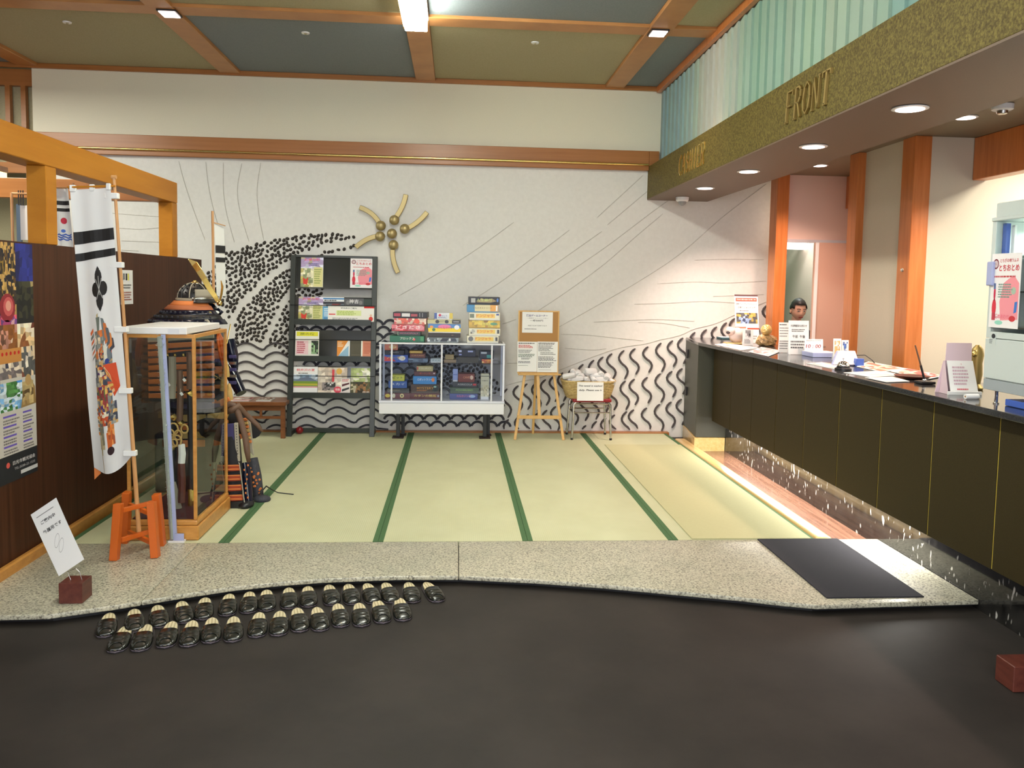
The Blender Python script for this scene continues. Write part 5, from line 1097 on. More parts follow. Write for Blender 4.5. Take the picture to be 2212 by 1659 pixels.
B(cx0_ + .021, CY0 + .05, ZS - .004, cx1_ - .021, CY1 - .021, ZS + .002).build('glass_shelf', 'glass_tinted', dc)
xm = at(954, 800, 'y', CY0).x
for (a, b, y) in ((cx0_ + .021, xm + .01, CY0 + .004), (xm - .01, cx1_ - .021, CY0 + .012)): B(a, y, ZB1 + .023, b, y + .004, ZC - .017).build('sliding_pane', 'glass_tinted', dc)
for x in (at(846, 800, 'y', CY0).x, xm, at(1062, 800, 'y', CY0).x): B(x - .008, CY0 - .001, ZB1 + .023, x + .008, CY0 + .0035, ZC - .017).build('pane_edge', 'clear_plastic', dc)
for x in (cx0_ + .005, cx1_ - .009): B(x, CY0 + .021, ZB1 + .023, x + .004, CY1 - .021, ZC - .017).build('side_pane', 'glass_tinted', dc)
B(cx0_ + .021, CY1 - .010, ZB1 + .023, cx1_ - .021, CY1 - .006, ZC - .017).build('back_pane', 'glass_tinted', dc)
for px in (860, 1047):
    p = at(px, 944, 'y', 7.98); x = p.x
    B(x - .019, 7.96, .012, x + .019, 8.0, ZB0 - .001).build('pedestal', 'black', dc, bevel=.003); B(x - .055, 7.92, .0005, x + .055, 8.04, .011).build('foot_plate', 'iron', dc, bevel=.002); B(x - .019 + .04, 8.10, .012, x + .055, 8.13, ZB0 - .001).build('pedestal', 'black', dc)
    B(x + .005, 8.07, .0005, x + .07, 8.16, .011).build('foot_plate', 'iron', dc, bevel=.002)
zg = lambda x, y: (800 + x / 4.878, 620 + y / 4.878)
def game(zx0, zy0, zx1, zy1, Y, label, side, txt=None, tc=(255, 255, 255), extra=None, z0=None, dep=.22, ts=.55, rot=0, group='board games in the glass case', nm='game_box', cat='board game', tw=.75):
    a, b = at(*zg(zx0, (zy0 + zy1) / 2), 'y', Y), at(*zg(zx1, (zy0 + zy1) / 2), 'y', Y); t = at(*zg((zx0 + zx1) / 2, zy0), 'y', Y).z; bt = at(*zg((zx0 + zx1) / 2, zy1), 'y', Y).z
    if z0 is not None: t = z0 + (t - bt); bt = z0
    W = b.x - a.x; hh = t - bt - .0015; root = thing(nm, label, cat, ((a.x + b.x) / 2, Y, bt), math.radians(rot), group)
    key = 'card_%d_%d_%d' % side
    if key not in MATS: base(key, lin(side), .35)
    lid = MB(); lid.box(-W / 2, 0, hh * .12, W / 2, dep, hh); lid.build('lid', key, root, local=True, bevel=.0015)
    MB().box(-W / 2 + .002, .002, 0, W / 2 - .002, dep - .002, hh * .119).build('tray', 'paper' if sum(side) > 500 else key, root, local=True)
    class LS(Sheet): pass
    s = LS((-W / 2, 0, hh * .12), (W, 0, 0), (0, 0, hh * .88))
    if extra: extra(s)
    if txt: s.t(txt, .5, .5, ts, tc, 3, .012, tw)
    if extra or txt:
        m_ = s.mb; o = m_.build('print', 'print_gloss', root, local=True)
    return t
YG = 7.86; zt = ZC + .001; GT = 'board games stacked on the glass case'
z = game(205, 512, 570, 578, YG, 'flat green game box, lowest of the left stack on the case', (28, 110, 80), 'ブロックス', (235, 235, 220), lambda s: s.disc(.70, .35, .04, .25, (210, 60, 60), 2).r(.88, .1, .97, .9, (60, 150, 90), 1), zt, .26, .5, 0, GT, tw=.42)
z = game(285, 465, 530, 511, YG, 'dark green property game box above the green box', (45, 62, 60), 'MONOPOLY', (190, 100, 130), lambda s: s.r(0, 0, .04, 1, (120, 140, 110), 1), z + .001, .24, .55, 0, GT, tw=.8)
z = game(225, 392, 570, 462, YG, 'red game box with large white lettering in the left stack', (190, 40, 50), 'どきどき', (255, 225, 225), lambda s: s.photo(0, 0, 1, 1, [(200, 40, 50), (230, 120, 130), (160, 20, 40)], 12, 3, 3, .3).disc(.88, .5, .1, .45, (225, 140, 150), 1), z + .001, .22, .7, 0, GT)
z = game(250, 325, 590, 391, YG, 'pink and orange game box, second from the top of the left stack', (220, 130, 110), '人生ゲーム', (235, 90, 60), lambda s: s.photo(0, 0, 1, 1, [(230, 160, 150), (220, 100, 80), (240, 210, 190), (200, 80, 90)], 14, 3, 4, .3).disc(.7, .5, .09, .45, (240, 90, 60), 1), z + .001, .20, .5, -3, GT, tw=.5)
z = game(238, 262, 596, 324, YG, 'black game box with red panels, topmost of the left stack', (24, 20, 26), None, (0, 0, 0), lambda s: s.r(.03, .2, .22, .8, (170, 40, 60), 1).r(.26, .15, .50, .8, (220, 215, 215), 1).r(.53, .2, .72, .7, (175, 60, 70), 1).r(.78, .1, .80, .9, (150, 150, 150), 1).r(.86, .1, .88, .9, (150, 150, 150), 1), z + .001, .30, .5, -2, GT)
z = game(600, 525, 930, 577, YG, 'silver and black game box, lowest of the middle stack on the case', (150, 160, 165), None, (0, 0, 0), lambda s: s.photo(0, .1, .35, .9, [(190, 200, 205), (90, 100, 105), (230, 235, 240)], 8, 2, 4, .4).poly([(.40, .1), (.62, .1), (.70, .9), (.48, .9)], (25, 30, 45), 1).poly([(.7, .1), (.95, .1), (.9, .9), (.75, .9)], (45, 55, 70), 1).disc(.72, .5, .03, .3, (235, 235, 240), 2), zt, .26, .5, 0, GT)
z = game(612, 476, 950, 523, YG, 'dark brown game box under the yellow one in the middle stack', (44, 34, 28), None, (0, 0, 0), lambda s: s.r(.72, .4, .78, .6, (120, 90, 60), 1), z + .001, .24, .5, 0, GT)
z = game(610, 380, 952, 474, YG, 'blue and yellow party game box in the middle stack', (245, 215, 45), 'みんなの!! 3', (215, 50, 70), lambda s: s.r(0, .5, 1, 1, (70, 130, 200), 1).disc(.17, .28, .05, .2, (60, 120, 60), 2).disc(.50, .70, .2, .25, (230, 120, 170), 2).disc(.10, .65, .06, .15, (235, 150, 60), 2).disc(.88, .6, .08, .3, (235, 235, 245), 2), z + .001, .24, .34, 0, GT, tw=.45)
z = game(600, 336, 952, 379, YG, 'cream game box with black ovals in the middle stack', (200, 195, 150), None, (0, 0, 0), lambda s: s.disc(.30, .5, .06, .5, (24, 24, 26), 1).disc(.58, .5, .06, .5, (24, 24, 26), 1).r(.74, 0, 1, 1, (30, 30, 32), 1).r(.78, .4, .95, .6, (190, 190, 190), 2).lines(.36, .52, .3, .8, 2, (120, 120, 90), 3), z + .001, .22, .5, 0, GT)
z = game(675, 263, 868, 335, YG, 'small white and blue game box topping the middle stack', (225, 228, 235), 'バランス', (60, 90, 170), lambda s: s.r(0, 0, .14, 1, (60, 90, 170), 1).disc(.30, .62, .08, .22, (210, 40, 60), 1).r(.82, 0, 1, 1, (215, 190, 60), 1).lines(.2, .8, .1, .35, 2, (90, 110, 160), 2), z + .001, .14, .3, 3, GT, tw=.4)
z = game(1018, 505, 1350, 582, YG, 'white railway game box, lowest of the right stack on the case', (228, 224, 200), 'ドンジャラ', (215, 80, 45), lambda s: s.disc(.12, .5, .08, .4, (110, 110, 110), 1).r(.26, .2, .84, .8, (235, 200, 90), 1).r(.90, .2, .97, .8, (60, 60, 60), 1), zt, .26, .5, 0, GT, tw=.5)
z = game(1038, 425, 1368, 503, YG, 'white railway game box, second from the bottom of the right stack', (228, 224, 200), 'ドンジャラ', (215, 80, 45), lambda s: s.photo(.05, .15, .20, .85, [(110, 110, 110), (200, 200, 190)], 3, 3, 2, 1).r(.26, .2, .84, .8, (235, 200, 90), 1).r(.90, .2, .97, .8, (60, 60, 60), 1), z + .001, .26, .5, 0, GT, tw=.5)
z = game(1038, 341, 1366, 423, YG, 'golden yellow game box in the middle of the right stack', (185, 150, 60), '桃太郎電鉄', (225, 215, 110), lambda s: s.photo(0, 0, 1, 1, [(190, 155, 60), (205, 180, 70), (160, 120, 50)], 10, 3, 5, .4).disc(.80, .5, .12, .2, (90, 150, 120), 1), z + .001, .26, .4, 0, GT, tw=.4)
z = game(1042, 257, 1366, 339, YG, 'white game box with red lettering and yellow band in the right stack', (232, 228, 210), 'ドンジャラ', (205, 90, 50), lambda s: s.r(.02, .2, .16, .8, (110, 120, 100), 1).r(.22, .2, .84, .8, (240, 200, 90), 1).r(.88, .6, .97, .85, (40, 60, 130), 1), z + .001, .26, .5, 0, GT, tw=.55)
z = game(1018, 176, 1346, 256, YG, 'blue and orange game box, second from the top of the right stack', (70, 140, 190), 'いただきストリート', (120, 90, 50), lambda s: s.r(.25, 0, .75, 1, (215, 205, 160), 1).r(.75, 0, 1, 1, (225, 160, 60), 1).r(.93, .1, .98, .9, (235, 235, 235), 2), z + .001, .25, .3, 0, GT, tw=.6)
z = game(1035, 92, 1364, 174, YG, 'black game box with bright lettering, topmost of the right stack', (18, 18, 26), '人生銀行', (200, 215, 120), lambda s: s.r(.08, .15, .22, .8, (170, 170, 165), 1).poly([(.26, .2), (.40, .85), (.55, .6), (.75, .8), (.90, .4), (.7, .15)], (150, 130, 80), 1).disc(.93, .55, .03, .3, (70, 120, 200), 1), z + .001, .27, .45, 0, GT, tw=.5)
# inside, upper shelf
YI = 7.90; zs = ZS + .0025; g = game
z = g(148, 730, 397, 806, YI, 'blue and red game box at the left of the glass shelf', (50, 90, 180), 'パーティ', (240, 200, 60), lambda s: s.poly([(0, 0), (0, .8), (.35, .4), (.5, 0)], (205, 50, 50), 1).disc(.75, .5, .14, .4, (235, 230, 220), 1), zs, .20)
z = g(150, 681, 355, 728, YI, 'black game box on the blue one on the glass shelf', (22, 24, 26), 'GRAVITY', (190, 190, 190), None, z + .001, .18, .4, tw=.45)
z = g(150, 615, 290, 679, YI, 'orange topped small game box at the left end of the glass shelf', (200, 110, 70), 'カード', (230, 90, 60), lambda s: s.disc(.6, .5, .3, .35, (225, 190, 120), 1), z + .001, .12, .4, 4)
z = g(400, 763, 605, 808, YI, 'grey blue game box on the glass shelf under the brown one', (80, 96, 116), None, (0, 0, 0), lambda s: s.photo(0, .1, 1, .9, [(80, 96, 116), (110, 130, 150), (50, 60, 80)], 8, 2, 3, .4), zs, .2)
z = g(415, 714, 580, 761, YI, 'reddish brown game box on the glass shelf', (110, 50, 35), 'CATAN', (215, 150, 80), None, z + .001, .18, .5)
z = g(412, 685, 550, 712, YI, 'small yellow game box topping the brown one on the glass shelf', (205, 160, 60), None, (0, 0, 0), lambda s: s.r(.1, .3, .9, .7, (225, 190, 90), 1), z + .001, .14)
g(635, 757, 745, 800, YI, 'small white game box in the middle of the glass shelf', (195, 205, 205), 'ダイス', (70, 100, 110), None, zs, .1, .45)
z = g(775, 775, 905, 808, YI, 'flat tan wooden box on the glass shelf right of the middle', (150, 125, 90), None, (0, 0, 0), None, zs, .16); g(787, 722, 880, 773, YI, 'small tan wooden box standing on the flat tan box', (165, 140, 85), None, (0, 0, 0), None, z + .001, .1)
z = g(916, 745, 1140, 807, YI, 'dark olive box with glossy lid on the glass shelf', (62, 56, 36), None, (0, 0, 0), None, zs, .2); g(925, 668, 1110, 744, YI + .02, 'dark game box with painted reflections above the olive box on the glass shelf', (30, 30, 44), None, (0, 0, 0), lambda s: s.r(.02, .6, .2, .9, (210, 215, 245), 1).r(.55, .6, .85, .85, (190, 195, 235), 1).r(.05, .1, .2, .3, (170, 175, 230), 1), z + .001, .16)  # pale rectangles on the upper box paint a bright reflection
z = g(1175, 770, 1270, 812, YI, 'small orange game box at the right of the glass shelf', (215, 140, 60), None, (0, 0, 0), lambda s: s.photo(0, 0, 1, 1, [(225, 150, 60), (200, 90, 50), (235, 200, 120)], 5, 3, 3, .4), zs, .1); g(1150, 682, 1302, 768, YI, 'dark game box with teal corner at the right of the glass shelf', (30, 34, 46), None, (0, 0, 0), lambda s: s.r(.5, 0, .9, .45, (60, 150, 140), 1).r(.1, .6, .5, .85, (200, 205, 210), 1), z + .001, .14)
# inside, floor
zf = ZB1 + .0235
z = g(150, 1157, 418, 1220, YI, 'dark red game box with yellow print, lowest left in the case', (96, 28, 34), None, (0, 0, 0), lambda s: s.disc(.12, .5, .1, .35, (215, 190, 60), 1).disc(.68, .5, .08, .4, (220, 200, 130), 1).disc(.68, .5, .03, .2, (60, 50, 50), 2).disc(.36, .5, .06, .45, (230, 225, 190), 1), zf, .2)
z = g(180, 1105, 410, 1155, YI, 'dark olive game box above the red one, lower left in the case', (62, 60, 52), None, (0, 0, 0), lambda s: s.lines(.1, .6, .3, .7, 1, (140, 130, 90), 3), z + .001, .2)
z = g(190, 1030, 386, 1103, YI, 'blue game box lower left in the case', (50, 90, 160), 'スカイ', (215, 225, 235), None, z + .001, .18, .45)
z = g(215, 965, 360, 1028, YI, 'yellow green game box topping the lower left pile in the case', (200, 200, 70), 'ピット', (40, 60, 40), None, z + .001, .14, .5)
z = g(420, 1157, 730, 1220, YI, 'dark red game box with gold print, lowest of the tall pile', (92, 24, 24), 'カタンの開拓', (225, 190, 80), lambda s: s.r(.92, .3, .98, .7, (170, 170, 170), 1), zf, .22, .5)
z = g(428, 1062, 726, 1155, YI, 'brown game box with gold print and dark figure in the tall pile', (76, 54, 34), 'MYSTERY', (205, 150, 60), lambda s: s.disc(.85, .5, .13, .45, (30, 44, 36), 1).disc(.85, .7, .05, .12, (150, 190, 170), 2).lines(.2, .6, .1, .3, 2, (190, 120, 50), 3), z + .001, .22, .45, tw=.6)
z = g(450, 975, 697, 1060, YI, 'bright blue game box with white print in the tall pile', (60, 140, 205), 'ロボットラリー', (235, 240, 245), lambda s: s.disc(.85, .5, .07, .3, (225, 130, 60), 1), z + .001, .2, .4, tw=.62)
z = g(460, 925, 690, 973, YI, 'dark red flat game box in the tall pile', (84, 34, 34), 'ボーナンザ', (200, 80, 60), lambda s: s.r(.88, .4, .96, .7, (220, 200, 200), 1), z + .001, .18, .5, tw=.5)
z = g(487, 867, 660, 923, YI, 'cream game box topping the tall pile in the case', (190, 175, 120), 'TSURO', (225, 215, 170), lambda s: s.r(.02, .2, .10, .8, (200, 70, 50), 1), z + .001, .14, .5)
z = g(835, 1160, 1130, 1222, YI, 'blue game box with pink print, lowest of the right pile in the case', (62, 76, 140), 'カルカソンヌ', (225, 110, 150), lambda s: s.disc(.8, .5, .12, .3, (150, 180, 215), 1), zf, .22, .5, tw=.5)
z = g(840, 1095, 1142, 1158, YI, 'grey green game box in the right pile in the case', (74, 92, 72), 'POWERGRID', (150, 190, 110), None, z + .001, .22, .5, tw=.6)
z = g(865, 1038, 1126, 1093, YI, 'dark grey game box with pale print in the right pile', (48, 50, 52), 'AGRICOLA', (190, 190, 185), lambda s: s.r(.82, .3, .96, .7, (200, 60, 60), 1), z + .001, .2, .5, tw=.6)
z = g(925, 948, 1098, 1036, YI, 'reddish brown small game box topping the right pile', (120, 50, 36), 'CAVE', (225, 150, 110), lambda s: s.disc(.82, .5, .1, .3, (220, 190, 170), 1), z + .001, .16, .4, tw=.4)
g(868, 900, 922, 1036, YI + .06, 'small pale blue box beside the reddish box in the case', (160, 175, 225), None, (0, 0, 0), lambda s: s.r(.1, .45, .9, .52, (90, 110, 180), 1), ZB1 + .19, .06)
g(1162, 950, 1250, 1222, YI, 'tall cream game box standing upright in the case', (206, 202, 172), None, (0, 0, 0), lambda s: s.t('DOMINO', .5, .70, .06, (50, 50, 50), 3, .01, .75).photo(0, 0, 1, .5, [(206, 202, 172), (190, 182, 150), (215, 212, 190)], 5, 6, 5, .3).r(0, .88, 1, .92, (120, 120, 100), 1), zf, .08)

# ================================================================ easel with the price board
ez = thing('easel', 'light wooden folding easel holding a cork board by the glass case', 'easel', (.82, 8.0, 0))
EL, ER, EB = at(1112, 950, 'z', 0), at(1217, 951, 'z', 0), at(1152, 932, 'z', 0); YB_ = 7.97
TL, TR, TM = at(1134, 806, 'y', YB_), at(1196, 806, 'y', YB_), at(1160, 806, 'y', YB_ + .05)
for p, t in ((EL, TL), (ER, TR)):
    dvec = (t - p); MB().bar(p + Vector((0, 0, .001)), p + dvec * 1.28, .026, .016, (0, 1, 0)).build('front_leg', 'wood_easel', ez, bevel=.002)
MB().bar(Vector((TM.x - .01, 8.22, .001)), TM + Vector((0, .0, .45)), .024, .016, (0, 1, 0)).build('rear_leg', 'wood_easel', ez, bevel=.002)
zc = at(1165, 901, 'y', 7.9).z; fL = (zc) / TL.z
a, b = EL.lerp(TL, fL), ER.lerp(TR, fL); MB().bar(a + Vector((-.01, -.018, 0)), b + Vector((.01, -.018, 0)), .014, .034, (0, 0, 1)).build('cross_rail', 'wood_easel', ez, bevel=.002)
MB().bar(Vector(((a.x + b.x) / 2, a.y - .018, a.z)), Vector((TM.x, YB_ - .014, TM.z + .02)), .030, .014, (0, 1, 0)).build('centre_post', 'wood_easel', ez, bevel=.002)
MB().bar(Vector((TL.x - .07, YB_ - .03, TL.z - .01)), Vector((TR.x + .07, YB_ - .03, TR.z - .01)), .03, .014, (0, 0, 1)).build('ledge', 'wood_easel', ez, bevel=.002)
x0, z0, x1, z1_ = yrect(1118.5, 671, 1206.5, 806, YB_); z0 = TL.z - .002
bd_ = thing('cork_board', 'cork board in a pine frame standing on the wooden easel', 'board', ((x0 + x1) / 2, YB_, z0))
B(x0 + .012, YB_ - .026, z0 + .012, x1 - .012, YB_ - .014, z1_ - .012).build('cork', 'cork', bd_)
for q in ((x0, z0, x1, z0 + .012), (x0, z1_ - .012, x1, z1_), (x0, z0 + .0121, x0 + .012, z1_ - .0121), (x1 - .012, z0 + .0121, x1, z1_ - .0121)): B(q[0], YB_ - .030, q[1], q[2], YB_ - .012, q[3]).build('frame', 'wood_easel', bd_, bevel=.001)
YP = YB_ - .0325
def pinned(px0, py0, px1, py1, label, fn, Y=YP):
    a0, c0, a1, c1 = yrect(px0, py0, px1, py1, Y); r_, s_ = paper('notice', label, 'notice', (a0, Y, c0), (a1 - a0, 0, 0), (0, 0, c1 - c0), .0012); fn(s_); s_.build(r_); return a0, c0, a1, c1
pinned(1128, 674, 1194, 719, 'white notice with bold blue heading pinned at the top of the cork board', lambda s: s.t('貸出ゲームコーナー', .48, .82, .11, (40, 40, 120), 3, .02, .70).t('〜期間キャンペーン中〜', .5, .70, .055, (110, 110, 110), 3, 0, .70).t('一晩500円', .47, .58, .10, (60, 60, 60), 3, .01, .42).t('何回でもOKで交換できます', .5, .34, .065, (60, 60, 60), 3, 0, .62).lines(.08, .5, .15, .21, 1, (120, 120, 120), 3))
pinned(1117.5, 738, 1160, 803, 'white sheet of printed rules pinned lower left on the cork board', lambda s: s.lines(.05, .9, .92, .97, 1, (60, 60, 60), 1).lines(.05, .95, .78, .90, 3, (200, 70, 60), 2).lines(.05, .8, .62, .74, 3, (120, 120, 120), 3).lines(.05, .95, .48, .60, 3, (90, 110, 90), 4).lines(.2, .8, .40, .47, 2, (120, 120, 120), 5).lines(.05, .9, .28, .36, 2, (100, 100, 110), 6).r(.05, .2, .55, .212, (140, 140, 140), 2))
pinned(1160.5, 738, 1204.5, 804, 'white sheet of printed rules pinned lower right on the cork board', lambda s: s.lines(.05, .95, .90, .97, 2, (60, 60, 60), 7).lines(.05, .8, .68, .88, 5, (120, 120, 120), 8).lines(.15, .9, .56, .66, 2, (140, 140, 140), 9).lines(.05, .95, .36, .52, 4, (110, 110, 110), 10).lines(.05, .95, .14, .33, 5, (100, 100, 105), 11).r(.08, .07, .7, .08, (140, 140, 140), 2))

# ================================================================ stool, basket, towels
so = thing('stool', 'chrome frame stool with red seat holding a wicker basket of towels', 'stool', (1.35, 8.0, 0))
SL, SR = at(1235, 950, 'z', 0), at(1319, 951, 'z', 0); ZS_ = at(1277, 868, 'y', 7.88).z
yb2 = 8.19
for x, y, xt in ((SL.x, SL.y, SL.x + .012), (SR.x, SR.y, SR.x - .012), (SL.x - .01, yb2, SL.x + .012), (SR.x, yb2, SR.x - .012)):
    MB().tube([(x, y, .012), (xt, y, ZS_ - .03), (xt + (.02 if x < 1.3 else -.02), y, ZS_ - .008)], .011, 10).build('leg', 'steel', so, smooth=True); MB().lathe((x, y, .0005), [(.013, 0), (.014, .012), (.012, .02)], 10).build('rubber_foot', 'black', so)
MB().box(SL.x + .0, SL.y - .02, ZS_ - .006, SR.x - .0, yb2 + .02, ZS_ + .028).build('seat', 'red_vinyl', so, bevel=.012, seg=3, smooth=True)
for y in (SL.y, yb2): MB().tube([(SL.x + .01, y, ZS_ - .022), (SR.x - .01, y, ZS_ - .022)], .008, 8).build('seat_rail', 'steel', so, smooth=True); MB().tube([(SL.x + .01, y, ZS_ - .11), (SR.x - .01, y, ZS_ - .11)], .007, 8).build('stretcher', 'steel', so, smooth=True)
for x in (SL.x + .008, SR.x - .008): MB().tube([(x, SL.y, ZS_ - .07), (x, yb2, ZS_ - .07)], .007, 8).build('side_rail', 'steel', so, smooth=True)
bk = thing('wicker_basket', 'oval wicker basket on the red stool, heaped with rolled towels', 'basket', (1.34, 8.02, ZS_ + .028))
bx0, _, bx1, _ = yrect(1216, 820, 1332, 860, 7.9); bc = ((bx0 + bx1) / 2, 8.02); zb0 = ZS_ + .0285; zb1 = at(1275, 824, 'y', 7.86).z; RX, RY = (bx1 - bx0) / 2, .19
ST = 56
for k in range(11):
    t = k / 10; sc_ = .80 + .20 * t ** .8; m_ = MB(); m_.tube([(bc[0] + RX * sc_ * math.copysign(abs(math.cos(a)) ** .7, math.cos(a)), bc[1] + RY * sc_ * math.copysign(abs(math.sin(a)) ** .7, math.sin(a)), zb0 + .006 + (zb1 - zb0 - .012) * t + .0018 * (1 if (i + k) % 2 else -1)) for i, a in enumerate([2 * math.pi * i / ST for i in range(ST + 1)])], .0068 if k < 10 else .010, 6, cap=False); m_.build('woven_strand' if k < 10 else 'rim', 'wicker', bk, smooth='all')
m_ = MB()
for i in range(ST):
    a = 2 * math.pi * i / ST; f = lambda s, t: (bc[0] + RX * s * math.copysign(abs(math.cos(a)) ** .7, math.cos(a)), bc[1] + RY * s * math.copysign(abs(math.sin(a)) ** .7, math.sin(a)), zb0 + .004 + (zb1 - zb0 - .008) * t); m_.tube([f(.79, 0), f(.92, .5), f(.99, 1)], .0042, 5)
tag(m_.build('stakes', 'wicker', bk, smooth='all'), kind='stuff')
MB().lathe((bc[0], bc[1], zb0), [(RY * .78, 0), (RY * .78, .005)], 20).build('bottom', 'wicker', bk)
tp = None; R = random.Random(4)
TW = [(1229, 812, 0), (1248, 806, 1), (1266, 806, 1), (1287, 811, 1), (1311, 814, 0), (1228, 820, 0), (1247, 818, 0), (1264, 820, 0), (1282, 820, 0), (1300, 821, 0), (1318, 823, 0), (1238, 803, 1), (1276, 802, 1), (1298, 808, 1), (1256, 812, 0)]
wh = ['leftmost on top of', 'high in', 'centre top of', 'right of centre in', 'far right in', 'left edge of', 'left of centre in', 'middle of', 'just right of the middle of', 'right part of', 'rightmost of', 'upper left of', 'topmost of', 'upper right of', 'half covered in the middle of']
for i, (px, py, up) in enumerate(TW):
    Y = 7.93 + .07 * up + .02 * (i % 3); c = at(px, py, 'y', Y)
    if tp is None:
        tp = thing('towel', '', 'towel', c, 0, 'rolled towels in the wicker basket'); m_ = MB(); L = .125; P_ = []
        m_.lathe((0, 0, 0), [(.004, -L / 2), (.022, -L / 2), (.031, -L / 2 + .008), (.034, 0), (.031, L / 2 - .008), (.022, L / 2), (.004, L / 2)], 14)
        m_.v = [Vector((v.z, v.y, v.x * .85)) for v in m_.v]; m_.build('roll', 'towel', tp, local=True, smooth='all')
        m_ = MB(); m_.tube([(L / 2 + .001, .006 * a * math.cos(a * 2.2), .005 * a * math.sin(a * 2.2)) for a in [x * .25 for x in range(2, 20)]], .0022, 4); m_; m_.tube([(-L / 2 - .001, .006 * a * math.cos(a * 2.2), .005 * a * math.sin(a * 2.2)) for a in [x * .25 for x in range(2, 20)]], .0022, 4); m_.build('spiral_fold', 'towel_fold', tp, local=True)
        m_ = MB(); m_.tube([(-L / 2 + .01, -.030, .010), (0, -.034, .012), (L / 2 - .01, -.030, .010)], .0035, 5); m_.build('hem', 'cloth_white', tp, local=True); o = tp
    else: o = dup(tp)
    o.location = c; o.rotation_euler = (R.uniform(0, 1), R.uniform(-.2, .2), R.uniform(-.45, .45) + (math.pi / 2 if i % 3 else 0)); tag(o, 'rolled white towel, %s the heap in the basket' % wh[i])
a0, c0, a1, c1 = yrect(1247, 826, 1304, 866, 7.80)
r_, s_ = paper('handwritten_sign', 'handwritten white paper sign leaning on the wicker basket', 'sign', (a0, 7.805, c0), (a1 - a0, 0, 0), (0, .012, c1 - c0), .001)
s_.t('This towel is washed', .5, .80, .13, (25, 25, 25), 3, .012, .90, slant=.2).t('daily. Please use it', .5, .57, .13, (25, 25, 25), 3, .012, .86, slant=.2); s_.build(r_)

# ================================================================ ceiling fittings
fx = thing('fluorescent_fixture', 'long glowing white fluorescent lamp fixed under the middle ceiling beam', 'ceiling light', (-.325, 5.2, 3.5))
for k, (ya, yb_) in enumerate(((3.85, 6.33), (.3, 2.78))):
    B(-.415, ya, 3.47, -.235, yb_, 3.499).build('housing', 'white_paint', fx); B(-.408, ya + .01, 3.385, -.242, yb_ - .006, 3.469).build('diffuser', 'lamp_white', fx, bevel=.006); B(-.42, ya, 3.40, -.416, yb_, 3.47).build('side_reflector', 'brass', fx)
for i, (px, py, lb) in enumerate(((1422, 72, 'square spotlight glowing in the right crossing of the ceiling beams'), (366, 30, 'square spotlight in the left crossing of the ceiling beams'))):
    c = at(px, py, 'z', 3.49); r_ = thing('square_spotlight', lb, 'ceiling light', (c.x, c.y, 3.49), 0, 'spotlights in the beam crossings')
    B(c.x - .07, c.y - .08, 3.488, c.x + .07, c.y + .08, 3.4995).build('trim', 'black', r_); B(c.x - .058, c.y - .068, 3.482, c.x + .058, c.y + .068, 3.4875).build('lens', 'lamp_pink', r_)
for i, (px, py) in enumerate(((660, 70), (1156, 91), (145, 47))):
    c = at(px, py, 'z', 3.53); r_ = thing('ceiling_ring', 'small white ring fitting on the %s ceiling panel' % ('left blue', 'right olive', 'far left olive')[i], 'ceiling fitting', (c.x, c.y, 3.53), 0, 'ring fittings on the ceiling panels')
    MB().lathe((c.x, c.y, 3.520), [(.014, 0), (.032, 0), (.034, .009), (.014, .009)], 18).build('ring', 'white_plastic', r_, smooth=True); MB().lathe((c.x, c.y, 3.514), [(.010, 0), (.013, .015)], 10).build('core', 'panel_olive', r_)
DL = [(1966, 234, 2.398, .085, 'largest downlight of the front row under the desk soffit'), (1757, 316, 2.398, .085, 'second downlight of the front row under the desk soffit'), (1617, 370, 2.398, .085, 'third downlight of the front row under the desk soffit'), (1523, 406, 2.398, .085, 'farthest downlight of the front row, nearest the back wall'),
      (2086, 253, 2.648, .075, 'downlight beside the smoke detector on the inner ceiling'), (1771, 357, 2.648, .075, 'downlight on the inner ceiling above the office door')]
for px, py, z, rr, lb in DL:
    c = at(px, py, 'z', z); r_ = thing('downlight', lb, 'ceiling light', (c.x, c.y, z), 0, 'downlights over the front desk')
    MB().lathe((c.x, c.y, z - .006), [(rr * .80, 0), (rr, .002), (rr, .0055), (rr * .8, .0055)], 24).build('trim_ring', 'white_plastic', r_, smooth=True); MB().lathe((c.x, c.y, z - .008), [(.001, 0), (rr * .78, 0), (rr * .78, .0055), (.001, .0055)], 24).build('lens', 'lamp_pink', r_)
c = at(1474, 426, 'z', 2.398); r_ = thing('dome_camera', 'small white dome camera under the soffit by the back wall', 'camera', (c.x, c.y, 2.398)); MB().lathe((c.x, c.y, 2.355), [(.05, 0), (.062, .012), (.064, .042)], 22).build('housing', 'white_plastic', r_, smooth=True); MB().ball((c.x, c.y, 2.356), (.042, .042, .040), 16, 10).build('dome', 'glass_grey', r_, smooth='all')
c = at(2166, 226, 'z', 2.648); r_ = thing('smoke_detector', 'grey smoke detector on the inner ceiling at the right edge', 'smoke detector', (c.x, c.y, 2.648)); MB().lathe((c.x, c.y, 2.612), [(.050, 0), (.060, .006), (.062, .035)], 22).build('base', 'white_plastic', r_, smooth=True); MB().lathe((c.x, c.y, 2.588), [(.020, 0), (.030, .006), (.032, .0235)], 16).build('sensor', 'steel', r_, smooth=True)

